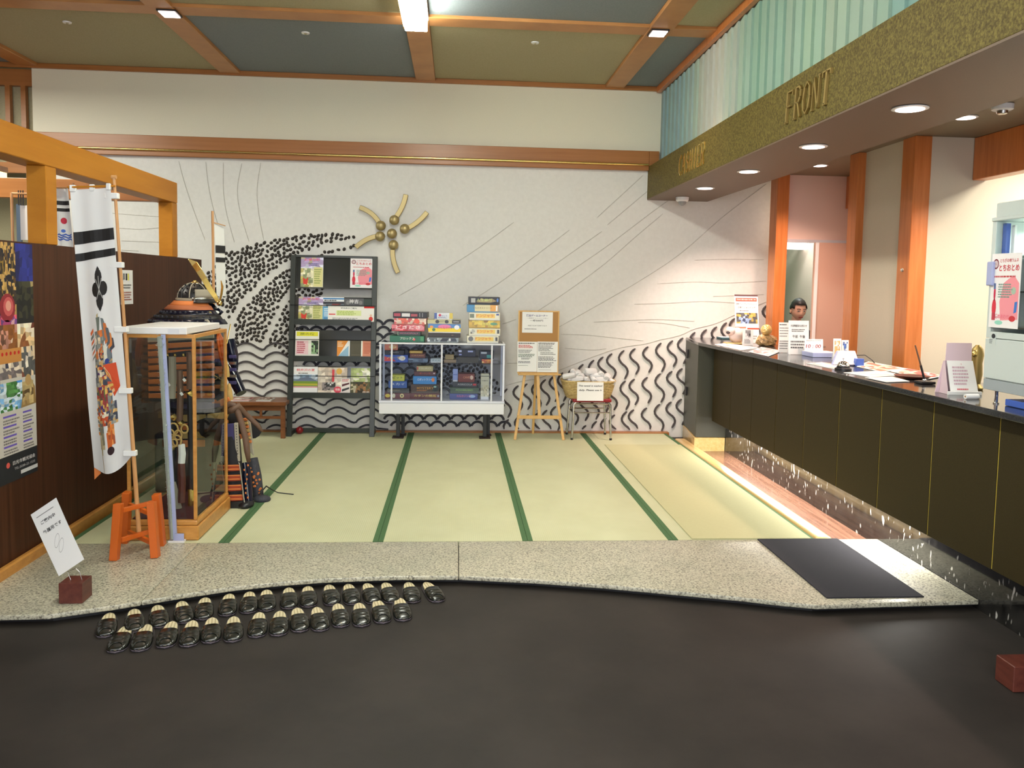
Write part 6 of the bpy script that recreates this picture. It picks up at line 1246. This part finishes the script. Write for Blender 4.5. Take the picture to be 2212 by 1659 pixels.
# ================================================================ things on the front desk (top at z = 1.0)
D = 1.001
def stand_sheet(name, label, cat, base_px, px0, py0, px1, py1, fn, lean=.12, mat='paper', th=.003, group=None, Y=None, foot=True):
    """upright sheet whose foot rests on the desk at base_px"""
    Y = Y or at(*base_px, 'z', D).y; x0, _, x1, zt_ = yrect(px0, py0, px1, py1, Y); 
    o = Vector((x0, Y, D + .001)); v = Vector((0, lean * (zt_ - D), zt_ - D)); r_, s_ = paper(name, label, cat, o, (x1 - x0, 0, 0), v, th, mat, group)
    if foot: MB().prism([(x0 + .01, Y + .004, D), (x0 + .01, Y + .05, D), (x0 + .01, Y + .02 + lean * .6 * (zt_ - D), D + .6 * (zt_ - D))], (.004, 0, 0)).build('stand', 'clear_plastic', r_)
    fn(s_); s_.build(r_); return r_
stand_sheet('shopping_flyer', 'tall flyer in a clear stand at the far end of the desk', 'flyer', (1612, 741), 1592, 637, 1643, 738, lambda s: s.r(0, .965, 1, 1, (90, 60, 60), 1).r(.05, .86, .95, .93, (215, 90, 70), 1).t('日本の最大級のお買い物', .5, .895, .03, (250, 240, 235), 3, .005, .8).t('佐野プレミアムアウトレット', .5, .80, .045, (40, 40, 50), 3, .005, .9).t('日帰りショッピング', .5, .73, .045, (40, 40, 50), 3, .005, .75).lines(.2, .8, .65, .68, 1, (120, 120, 120), 2).photo(.05, .40, .95, .62, [(70, 80, 110), (150, 175, 215), (90, 90, 90), (190, 170, 90), (60, 60, 70)], 10, 6, 3, 1).r(0, .30, .45, .33, (220, 120, 90), 1).r(.5, .28, 1, .31, (190, 80, 60), 1).photo(.3, .05, .7, .24, [(90, 90, 90), (200, 200, 200), (150, 150, 150)], 5, 4, 4, 1).lines(.05, .9, .02, .26, 5, (150, 150, 150), 5), .22)
q = at(1588, 742, 'z', D); r_ = thing('carved_stone', 'white and pink carved stone animal at the far end of the desk', 'ornament', (q.x, q.y, D)); m_ = MB(); m_.ball((q.x + .01, q.y, D + .075), (.075, .06, .074), 14, 10); m_.ball((q.x - .055, q.y - .02, D + .115), (.045, .045, .042), 12, 8)
R = random.Random(8)
for v in m_.v: v += Vector((R.uniform(-.006, .006), R.uniform(-.006, .006), R.uniform(-.004, .006)))
m_.build('body', 'stone_white', r_, smooth='all'); MB().ball((q.x - .085, q.y - .045, D + .105), (.020, .018, .016), 8, 6).build('muzzle', 'ridge_dark', r_, smooth='all'); B(q.x - .10, q.y - .07, D - .0005, q.x + .09, q.y + .05, D + .0095).build('base', 'wood_easel', r_, bevel=.003)
q = at(1563, 731, 'z', D); r_ = thing('blue_tray', 'small blue green pad lying left of the carved stone', 'pad', (q.x, q.y, D)); base('pad_teal', (.06, .14, .16), .5); B(q.x - .06, q.y - .12, D, q.x + .05, q.y + .05, D + .016).build('pad', 'pad_teal', r_, bevel=.002); B(q.x - .058, q.y - .118, D + .0165, q.x + .048, q.y + .048, D + .018).build('cover', 'paper', r_)
q = at(1655, 747, 'z', D); r_ = thing('gold_ball_rock', 'gold glass ball resting on a rough brown rock on the desk', 'ornament', (q.x, q.y, D)); m_ = MB(); m_.ball((q.x, q.y, D + .042), (.098, .07, .062), 14, 9)
for v in m_.v: v += Vector((R.uniform(-.012, .012), R.uniform(-.01, .01), R.uniform(-.010, .012))); v.z = max(v.z, D)
m_.build('rock', 'rock', r_); MB().ball((q.x - .008, q.y - .01, D + .145), .050, 20, 14).build('ball', 'gold_glass', r_, smooth='all')
stand_sheet('small_card', 'small white card with a picture before the tall flyer', 'card', (1618, 746), 1605, 712, 1628, 742, lambda s: s.photo(.25, .5, .75, .95, [(60, 60, 60), (150, 150, 150), (225, 225, 225)], 4, 4, 4, 1).lines(.15, .85, .1, .4, 4, (120, 120, 120), 2), .1)
stand_sheet('price_notice', 'white printed notice standing on the desk, partly behind another notice', 'notice', (1700, 762), 1684, 697, 1710, 757, lambda s: s.lines(.05, .95, .90, .95, 1, (40, 40, 40), 2).lines(.05, .95, .50, .86, 4, (90, 90, 90), 3, fill=.25).lines(.05, .9, .1, .42, 4, (90, 90, 90), 4, fill=.3), .10)
stand_sheet('bath_notice', 'white printed notice with a bold heading standing before the clerk', 'notice', (1726, 766), 1705, 693, 1749, 761, lambda s: s.t('大浴場座浴のお知らせ', .5, .84, .075, (40, 40, 44), 3, .012, .80).lines(.15, .85, .66, .76, 2, (110, 110, 110), 3).t('午前  午後', .5, .52, .10, (40, 40, 44), 3, .012, .62).lines(.1, .9, .16, .42, 3, (110, 110, 110), 4), .10)
stand_sheet('clock_card', 'white card reading 10:00 in red digits on the desk', 'card', (1760, 768), 1739, 733, 1779, 765, lambda s: s.t('本日のチェックアウト', .5, .90, .09, (60, 60, 60), 3, .005, .8).t('10 : 00', .45, .55, .30, (150, 30, 60), 3, .01, .80, slant=.15).lines(.5, .95, .22, .3, 1, (110, 110, 110), 2).lines(.0, .7, .02, .12, 1, (110, 110, 110), 4), .12)
q = at(1722, 762, 'z', D); r_ = thing('brown_pen', 'brown pen lying on the desk before the white notices', 'pen', (q.x, q.y - .05, D)); MB().tube([(q.x - .07, q.y - .05, D + .006), (q.x + .07, q.y - .04, D + .006)], .006, 8).build('barrel', 'wood_block', r_, smooth=True); MB().tube([(q.x + .0705, q.y - .04, D + .006), (q.x + .10, q.y - .038, D + .006)], [.005, .002], 8).build('tip', 'black', r_)
p = at(1762, 768, 'z', D); r_ = thing('paper_pad', 'thick blue edged pad of white slips on the desk', 'pad', (2.80, 6.15, D))
q = at(1800, 771, 'z', D); x0, x1 = q.x - .19, q.x + .01; B(x0, q.y - .06, D, x1, q.y + .14, D + .034).build('block', 'pale_blue_plastic', r_, bevel=.002); B(x0 + .002, q.y - .058, D + .0342, x1 - .002, q.y + .138, D + .037).build('top_sheet', 'paper', r_)
for k, (a, b, lb) in enumerate((((1801, 1818), (732, 779), 'narrow white card stand with coloured print, left of the tissue box'), ((1819, 1834), (735, 775), 'narrow white card stand with blue print beside the tissue box'))):
    stand_sheet('narrow_card', lb, 'card', ((a[0] + a[1]) / 2, b[1]), a[0], b[0], a[1], b[1], lambda s, k=k: s.photo(.15, .1, .85, .9, [(240, 238, 230), (240, 238, 230), (225, 180, 120) if k == 0 else (80, 110, 180), (240, 238, 230), (120, 130, 170)], 4, 9, 3 + k, 1), .08)
q = at(1828, 790, 'z', D); r_ = thing('leaflet_holder', 'clear plastic holder with pale slips leaning on the desk by the bell', 'holder', (q.x, q.y + .06, D))
MB().prism([(q.x - .09, q.y + .02, D), (q.x + .11, q.y + .02, D), (q.x + .11, q.y + .10, D + .09), (q.x - .02, q.y + .10, D + .09)], (0, .02, 0)).build('tray', 'pale_blue_plastic', r_, bevel=.002)
MB().prism([(q.x - .085, q.y + .0, D + .008), (q.x + .09, q.y + .0, D + .008), (q.x + .10, q.y + .085, D + .095), (q.x - .015, q.y + .085, D + .095)], (0, .014, 0)).build('slips', 'clear_plastic', r_)
B(q.x + .06, q.y - .02, D, q.x + .115, q.y + .018, D + .05).build('side', 'blue_plastic', r_, bevel=.002)
q = at(1821, 799, 'z', D); r_ = thing('desk_bell', 'chrome call bell on a black base near the edge of the desk', 'bell', (q.x, q.y, D))
MB().lathe((q.x, q.y, D - .0005), [(.052, 0), (.052, .010), (.040, .016), (.040, .022)], 24).build('base', 'black', r_, smooth=True); MB().lathe((q.x, q.y, D + .022), [(.038, 0), (.037, .012), (.028, .026), (.012, .034), (.003, .036)], 24).build('dome', 'chrome', r_, smooth='all'); MB().lathe((q.x, q.y, D + .058), [(.003, 0), (.003, .010), (.007, .011), (.007, .015), (.002, .017)], 12).build('button', 'chrome', r_, smooth=True)
def flat(name, label, cat, pts, cols, seed, mat='paper', dz=0, pr=True):
    P_ = [at(*p, 'z', D + dz) for p in pts]; P_ = [Vector((max(min(v.x, 2.975), 2.352), v.y, D + dz)) for v in P_]; c = sum(P_, Vector()) / 4; r_ = thing(name, label, cat, c); key = mat
    MB().prism(P_, (0, 0, .0015)).build('sheet', key, r_)
    if pr:
        s_ = Sheet(P_[0], P_[1] - P_[0], P_[3] - P_[0]); s_.n = Vector((0, 0, 1)); w_ = P_[2]
        s_.P = lambda a, b, lift=None: (P_[0] * (1 - a) + P_[1] * a) * (1 - b) + (P_[3] * (1 - a) + P_[2] * a) * b + Vector((0, 0, .0025 + .0002 * s_.k))
        s_.photo(.04, .05, .96, .95, cols, 7, 5, seed, 1); s_.build(r_)
WP = [(235, 225, 220), (225, 200, 200), (240, 235, 230), (215, 170, 170), (230, 220, 215)]
flat('guide_sheet', 'pinkish printed sheet lying at the far end of the desk', 'paper', ((1535, 744), (1600, 757), (1640, 752), (1570, 741)), WP, 1)
flat('guide_sheet', 'long pale printed sheet lying before the gold ball rock', 'paper', ((1605, 760), (1655, 770), (1690, 758), (1645, 750)), WP, 2, dz=.003)
flat('guide_sheet', 'pinkish sheet lying left of the desk bell', 'paper', ((1741, 785), (1800, 797), (1830, 789), (1775, 783)), [(245, 225, 220), (240, 215, 210)], 3)
flat('placemat', 'clear mat over reddish maps behind the desk bell', 'mat', ((1850, 792), (1900, 803), (1980, 800), (1880, 781)), [(205, 160, 140), (225, 205, 180), (190, 110, 90), (220, 215, 200), (160, 120, 100)], 4, dz=.001)
flat('placemat', 'reddish map sheet under clear plastic left of the pen holder', 'mat', ((1925, 803), (2000, 820), (2040, 812), (1960, 796)), [(215, 140, 120), (225, 205, 180), (200, 90, 80), (220, 215, 200)], 5, dz=.004)
flat('form_sheet', 'blank cream form lying near the middle edge of the desk', 'paper', ((1822, 805), (1880, 815), (1950, 811), (1905, 801)), [(238, 225, 212), (235, 222, 210)], 6)
flat('form_sheet', 'blank white form nearest to the pen holder on the desk', 'paper', ((1868, 816), (1915, 826), (1965, 824), (1930, 814)), [(248, 246, 240), (246, 244, 238)], 7, dz=.002)
q = at(1968, 820, 'z', D); r_ = thing('pen_tray', 'dark brown boat shaped tray on the desk behind the pen holder', 'tray', (q.x + .05, q.y + .02, D)); MB().lathe((q.x + .04, q.y + .06, D), [(.03, 0), (.085, .006), (.10, .018), (.094, .018), (.07, .008)], 20).build('tray', 'wood_block', r_, smooth=True); MB().lathe((q.x + .04, q.y + .06, D + .009), [(.001, 0), (.05, 0), (.05, .004)], 16).build('liner', 'black', r_)
q = at(1996, 829, 'z', D); r_ = thing('pen_holder', 'black pen holder with upright pen near the desk edge', 'pen holder', (q.x, q.y, D)); B(q.x - .035, q.y - .04, D, q.x + .045, q.y + .04, D + .016).build('base', 'black', r_, bevel=.005, seg=2); MB().ball((q.x, q.y, D + .020), .010, 10, 8).build('swivel', 'chrome', r_, smooth='all')
t = at(1977, 746, 'y', q.y); MB().tube([(q.x, q.y, D + .026), (q.x + (t.x - q.x) * .4, q.y, D + .026 + (t.z - D) * .36)], .0065, 8).build('pen_grip', 'black', r_, smooth=True); MB().tube([(q.x + (t.x - q.x) * .401, q.y, D + .028 + (t.z - D) * .36), t], [.005, .004], 8).build('pen_barrel', 'leather_brown', r_, smooth=True)
# desk calendar
q = at(2075, 852, 'z', D); r_ = thing('desk_calendar', 'pink white desk calendar standing like a tent beside the refrigerator', 'calendar', (q.x + .02, q.y, D))
x0, x1 = at(2040, 850, 'z', D).x, at(2110, 852, 'z', D).x; y0 = q.y; zt_ = at(2080, 780, 'y', y0 + .03).z; base('calendar_pink', (.72, .55, .60), .7)
MB().prism([(x0, y0, D), (x0, y0 + .10, D), (x0 + .0, y0 + .055, zt_), (x0 + .0, y0 + .045, zt_)], (.002, 0, 0)).build('side', 'calendar_pink', r_)
MB().prism([(x0 + .01, y0 - .006, D + .010), (x1, y0 - .006, D + .010), (x1 - .005, y0 + .045, zt_), (x0 + .012, y0 + .045, zt_)], (0, .003, 0)).build('page', 'paper', r_); MB().prism([(x0 - .02, y0 + .08, D), (x1 - .03, y0 + .08, D), (x1 - .01, y0 + .052, zt_), (x0, y0 + .052, zt_)], (0, .003, 0)).build('back_board', 'calendar_pink', r_)
zt2 = at(2080, 741, 'y', y0 + .05).z; MB().prism([(x0 + .005, y0 + .047, zt_), (x1 - .01, y0 + .047, zt_), (x1 - .012, y0 + .05, zt2), (x0 + .010, y0 + .05, zt2)], (0, .002, 0)).build('header', 'calendar_pink', r_)
B(x0 - .01, y0 - .02, D - .0005, x1 + .01, y0 - .008, D + .016).build('foot', 'paper', r_)
s_ = Sheet((x0 + .02, y0 - .005, D + .014), (x1 - x0 - .03, 0, 0), (0, .046, zt_ - D - .016)); s_.n = Vector((0, -1, .25)).normalized()
s_.lines(.1, .9, .2, .85, 6, (200, 170, 180), 2).t('3', .5, .9, .08, (190, 80, 90), 3).lines(.2, .8, .04, .12, 1, (200, 80, 90), 5); s_.build(r_)
q = at(2100, 862, 'z', D); r_ = thing('white_roll', 'small white roll lying between the calendar and the refrigerator', 'roll', (q.x, q.y, D)); MB().tube([(q.x - .035, q.y, D + .012), (q.x + .035, q.y + .01, D + .012)], .012, 12).build('roll', 'paper', r_, smooth=True); MB().tube([(q.x - .036, q.y, D + .012), (q.x - .0352, q.y, D + .012)], .005, 8).build('core', 'cork', r_)
q = at(2118, 830, 'z', D); r_ = thing('gold_ornament', 'gold carved ornament half hidden behind the refrigerator', 'ornament', (q.x + .25, 4.2, D)); X = at(2113, 740, 'y', 4.05).x
MB().lathe((X + .02, 4.08, D), [(.035, 0), (.038, .01), (.022, .03), (.030, .08), (.026, .14), (.032, .18), (.026, .215), (.010, .235)], 14).build('body', 'gold_matte', r_, smooth=True); MB().ball((X - .008, 4.06, D + .19), (.016, .012, .02), 10, 6).build('ear', 'gold_bright', r_, smooth='all')

# ================================================================ refrigerated showcase on the desk end
rf = thing('showcase_refrigerator', 'white glass fronted refrigerator standing on the right end of the desk', 'refrigerator', (2.70, 3.3, D))
FX, FX1, FY0, FY1 = 2.452, 2.93, 2.85, 3.615
zA = at(2125, 838, 'x', FX).z; zTop = 1.885; za = lambda py, px=2160: at(px, py, 'x', FX).z
zg0, zg1 = at(2128, 715, 'x', FX).z, at(2136, 480, 'x', FX).z
B(FX + .01, FY0, 1.06, FX1, FY1, zg0 - .03).build('cabinet', 'fridge_white', rf, bevel=.008, seg=2, smooth=True)
B(FX, FY0, 1.115, FX + .0095, FY1, zg0 - .032).build('front_panel', 'fridge_white', rf, bevel=.003); B(FX + .002, FY0, 1.064, FX + .0095, FY1 - .003, 1.112).build('kick_grille', 'fridge_grey', rf)
for x in (FX + .03, FX1 - .05):
    for y in (FY1 - .06, FY0 + .03): MB().lathe((x, y, D), [(.014, 0), (.014, .004), (.008, .006), (.008, .059)], 12).build('foot', 'chrome', rf)
B(FX + .03, FY0 + .1, D, FX1 - .06, FY1 - .12, D + .03).build('drip_tray', 'blue_plastic', rf, bevel=.003)
for y in (FY0, FY1 - .03): B(FX + .002, y, zg0 - .0295, FX1, y + .03, zg1).build('side_frame', 'fridge_white', rf, bevel=.002)
B(FX1 - .02, FY0 + .031, zg0 - .0295, FX1, FY1 - .031, zg1).build('back_wall', 'fridge_white', rf)
B(FX + .0, FY0 + .031, zg0 - .0295, FX + .02, FY1 - .031, zg0 + .0).build('door_bottom_rail', 'fridge_white', rf, bevel=.002); B(FX - .004, FY0, zg1 + .0005, FX1, FY1, zg1 + .018).build('top_frame', 'fridge_white', rf, bevel=.003)
B(FX + .012, FY0, zg1 + .0185, FX1, FY1 - .005, zg1 + .085).build('lamp_header', 'fridge_white', rf, bevel=.008, seg=2, smooth=True)
B(FX + .003, FY0 + .031, zg0 + .001, FX + .007, FY1 - .031, zg1 - .001).build('glass_door', 'glass_clear', rf)
B(FX - .018, FY1 - .045, zg0 + .21, FX - .0, FY1 - .005, zg0 + .32).build('door_handle', 'pale_blue_plastic', rf, bevel=.004)
for k in range(3): B(FX + .025, FY0 + .035, zg0 + .02 + .16 * k, FX1 - .025, FY1 - .035, zg0 + .026 + .16 * k).build('wire_shelf', 'steel', rf)
B(FX + .03, FY1 - .06, zg0 + .03, FX + .05, FY1 - .035, zg1 - .01).build('lamp_column', 'blue_plastic', rf); B(FX + .052, FY1 - .085, zg0 + .2, FX + .062, FY1 - .065, zg1 - .02).build('tube', 'white_plastic', rf)
y1_ = at(2134, 620, 'x', FX).y; 
r_ = thing('drink_poster', 'white and pink strawberry soda poster stuck on the refrigerator glass', 'poster', (FX, 3.4, 1.3)); zp0, zp1 = at(2160, 708, 'x', FX).z, at(2160, 548, 'x', FX).z; yp0 = at(2205, 620, 'x', FX).y; yp1 = FY1 - .022
B(FX - .0028, yp0, zp0, FX - .0014, yp1, zp1).build('sheet', 'paper', r_)
s_ = Sheet((FX - .003, yp1, zp0), (0, yp0 - yp1, 0), (0, 0, zp1 - zp0)); s_.n = Vector((-1, 0, 0)); s_.r(0, 0, 1, 1, (240, 236, 236), 0); f_berry(s_); s_.build(r_)
for i, (yy, zz_, m__) in enumerate(((3.30, .03, 'red_vinyl'), (3.22, .03, 'blue_plastic'), (3.12, .03, 'gold_matte'), (3.30, .19, 'blue_plastic'), (3.18, .19, 'red_vinyl'), (3.05, .19, 'gold_matte'))):
    r_ = thing('soda_bottle', ['small red bottle on the lower shelf behind the poster', 'blue bottle on the lower shelf of the refrigerator', 'amber bottle on the lower shelf of the refrigerator', 'blue bottle on the middle shelf of the refrigerator', 'red bottle on the middle shelf of the refrigerator', 'amber bottle on the middle shelf of the refrigerator'][i], 'bottle', (2.6, yy, zg0 + zz_), 0, 'bottles in the refrigerator')
    MB().lathe((2.6, yy, zg0 + zz_ - .003), [(.026, 0), (.028, .01), (.028, .07), (.012, .10), (.012, .125)], 14).build('body', m__, r_, smooth=True); MB().lathe((2.6, yy, zg0 + zz_ + .1225), [(.014, 0), (.014, .012)], 12).build('cap', 'brass', r_)
q = at(2138, 728, 'x', FX); r_ = thing('rating_label', 'small label with black mark on the refrigerator front', 'label', (FX, q.y, q.z)); B(FX - .0015, q.y - .045, q.z - .035, FX - .0005, q.y + .0, q.z + .02).build('label', 'fridge_white', r_)
s_ = Sheet((FX - .0016, q.y, q.z - .035), (0, -.045, 0), (0, 0, .055)); s_.n = Vector((-1, 0, 0)); s_.disc(.65, .75, .3, .2, (40, 44, 50), 1).lines(.05, .6, .1, .5, 3, (120, 125, 130), 3); s_.build(r_)
# wall clock dot / push button on the post
c = at(1958, 583, 'x', 3.33); r_ = thing('round_button', 'small round cream button on the middle wooden post', 'button', (3.33, 5.9, c.z)); MB().tube([(3.329, 5.91, c.z), (3.318, 5.91, c.z)], .013, 14).build('plate', 'trim_cream', r_, smooth=True); MB().tube([(3.3175, 5.91, c.z), (3.314, 5.91, c.z)], .006, 10).build('button', 'white_plastic', r_)
# telephone cord by the wall
q0, q1, q2 = at(1858, 765, 'z', D), at(1880, 766, 'z', D), at(1885, 777, 'z', D)
r_ = thing('black_cable', 'thin black cable curling on the desk behind the leaflet holder', 'cable', (2.95, 6.0, D)); MB().tube([(2.93, 5.95, D + .003), (2.95, 5.85, D + .03), (2.96, 5.7, D + .045), (2.95, 5.58, D + .02), (2.93, 5.5, D + .003)], .003, 6).build('cable', 'black', r_, smooth='all')

# ================================================================ the clerk behind the desk
cz = thing('person', 'man with short black hair and dark jacket bowing his head behind the desk', 'person', (3.53, 8.35, -.05))
PX, PY = at(1724, 680, 'y', 8.35).x, 8.35; HZ = at(1724, 669.5, 'y', 8.35).z     # centre of the head
def skin_body(name, verts, edges, rad, mat, parent, root=0, sub=2):
    me = bpy.data.meshes.new(name); off = wloc(parent); me.from_pydata([Vector(v) - off for v in verts], edges, []); o = bpy.data.objects.new(name, me); COL.objects.link(o); o.parent = parent
    md = o.modifiers.new('skin', 'SKIN'); md.use_smooth_shade = True
    for i, r_ in enumerate(rad): sv = me.skin_vertices[0].data[i]; sv.radius = (r_, r_) if not isinstance(r_, tuple) else r_; sv.use_root = i == root
    s_ = o.modifiers.new('sub', 'SUBSURF'); s_.levels = s_.render_levels = sub; me.materials.append(MATS[mat]); return o
sx, sy, sz = PX + .01, PY + .10, HZ - .27
V = [(PX, PY + .12, .86), (PX, PY + .13, 1.0), (PX, PY + .11, sz - .06), (PX, PY + .08, sz + .02), (PX - .20, PY + .08, sz - .03), (PX - .25, PY + .0, sz - .28), (PX - .17, PY - .16, sz - .40),
     (PX + .20, PY + .08, sz - .03), (PX + .25, PY + .0, sz - .28), (PX + .17, PY - .16, sz - .40), (PX - .09, PY + .12, .80), (PX - .10, PY + .10, .42), (PX - .10, PY + .13, .04), (PX + .09, PY + .12, .80), (PX + .10, PY + .10, .42), (PX + .10, PY + .13, .04), (PX - .11, PY - .02, -.01), (PX + .11, PY - .02, -.01)]
Eg = [(0, 1), (1, 2), (2, 3), (3, 4), (4, 5), (5, 6), (3, 7), (7, 8), (8, 9), (0, 10), (10, 11), (11, 12), (0, 13), (13, 14), (14, 15), (12, 16), (15, 17)]
skin_body('body', V, Eg, [(.15, .11), (.15, .11), (.17, .12), .10, .075, .055, .04, .075, .055, .04, .09, .065, .045, .09, .065, .045, .035, .035], 'navy_cloth', cz)
MB().tube([(PX, PY + .06, sz + .04), (PX, PY + .045, HZ - .10), (PX, PY + .02, HZ - .05)], [.060, .052, .05], 14).build('neck', 'skin', cz, smooth='all')
MB().tube([(PX - .07, PY + .03, sz + .055), (PX - .05, PY - .02, sz + .03), (PX, PY - .04, sz + .0), (PX + .05, PY - .02, sz + .03), (PX + .075, PY + .03, sz + .06)], .014, 8).build('collar', 'navy_cloth', cz, smooth='all')
m_ = MB(); m_.ball((0, 0, 0), (1, 1, 1), 24, 18); TIL = Matrix.Rotation(math.radians(12), 3, 'X')
def headshape(v):
    x, y, z = v; w_ = .076 - .016 * max(0, -z - .1) ** 1.0 - (.012 if z < -.6 else 0) * abs(z); X_ = x * w_; Y_ = y * .094; Z_ = z * .115
    if y < 0: Y_ *= .92
    if y < -.5:
        if abs(x) < .24 and -.42 < z < .12: Y_ -= .020 * (1 - abs(x) / .24) * (1 if z < -.12 else (.12 - z) / .3)     # nose
        if .12 < abs(x) < .62 and -.02 < z < .30: Y_ += .007                                                      # eye sockets
        if z < -.78: Y_ -= .004
    if abs(x) > .35 and y < -.2 and -.45 < z < -.05: X_ *= 1.04
    return Vector((X_, Y_, Z_))
m_.v = [Vector((PX, PY, HZ)) + TIL @ headshape(v) for v in m_.v]; m_.build('head', 'skin', cz, smooth='all', sub=1)
m_ = MB(); m_.ball((0, 0, 0), (1, 1, 1), 22, 16); fs = []
for q in m_.f:
    c = sum((m_.v[i] for i in q), Vector()) / 4
    if c.z > .52 or (c.y > -.05 and c.z > -.35) or (c.y > -.45 and c.z > .15 and abs(c.x) > .7): fs.append(q)
m_.f = fs; m_.c = [None] * len(fs); R = random.Random(1)
m_.v = [Vector((PX, PY, HZ)) + TIL @ Vector((v.x * .083 + R.uniform(-.002, .002), v.y * .102, v.z * .124 + R.uniform(-.002, .003))) for v in m_.v]; m_.build('hair', 'hair', cz, smooth='all', solid=.006)
def hp(x, y, z): return Vector((PX, PY, HZ)) + TIL @ Vector((x, y, z))
for s in (-1, 1):
    MB().ball(hp(s * .078, .01, -.012), (.010, .018, .028), 10, 8).build('ear', 'skin', cz, smooth='all')
    MB().ball(hp(s * .030, -.078, .008), (.013, .006, .006), 10, 6).build('eye', 'paper', cz, smooth='all'); MB().ball(hp(s * .030, -.083, .006), (.006, .003, .0055), 8, 6).build('pupil', 'black', cz, smooth='all')
    MB().tube([hp(s * .014, -.092, .024), hp(s * .032, -.090, .031), hp(s * .050, -.080, .026)], .0035, 6).build('eyebrow', 'hair', cz); MB().tube([hp(s * .016, -.086, .014), hp(s * .032, -.085, .0165), hp(s * .046, -.079, .013)], .003, 6).build('eyelid', 'skin', cz, smooth='all')
MB().tube([hp(-.022, -.082, -.062), hp(0, -.089, -.060), hp(.022, -.082, -.062)], .0045, 6).build('mouth', 'stone_white' if False else 'red_vinyl', cz, smooth='all')
hand = None
for s in (-1, 1):
    wx, wy, wz = PX + s * .15, PY - .20, sz - .41; pr_ = thing if False else None
    m_ = MB(); m_.ball((wx - s * .01, wy - .05, wz), (.040, .050, .018), 12, 8); pal_ = m_.build('palm', 'skin', cz, smooth='all')
    for k in range(4):
        a0 = Vector((wx - s * .01 + (-.028 + .018 * k), wy - .085, wz)); L = (.062, .072, .068, .052)[k if s > 0 else 3 - k]
        MB().tube([a0, a0 + Vector((0, -L * .5, .004)), a0 + Vector((0, -L * .85, -.008)), a0 + Vector((0, -L, -.018))], [.0085, .008, .007, .005], 8).build('finger', 'skin', pal_, smooth='all')
    MB().tube([(wx - s * .035, wy - .035, wz), (wx - s * .062, wy - .06, wz - .004), (wx - s * .068, wy - .085, wz - .010)], [.010, .0095, .007], 8).build('thumb', 'skin', pal_, smooth='all')
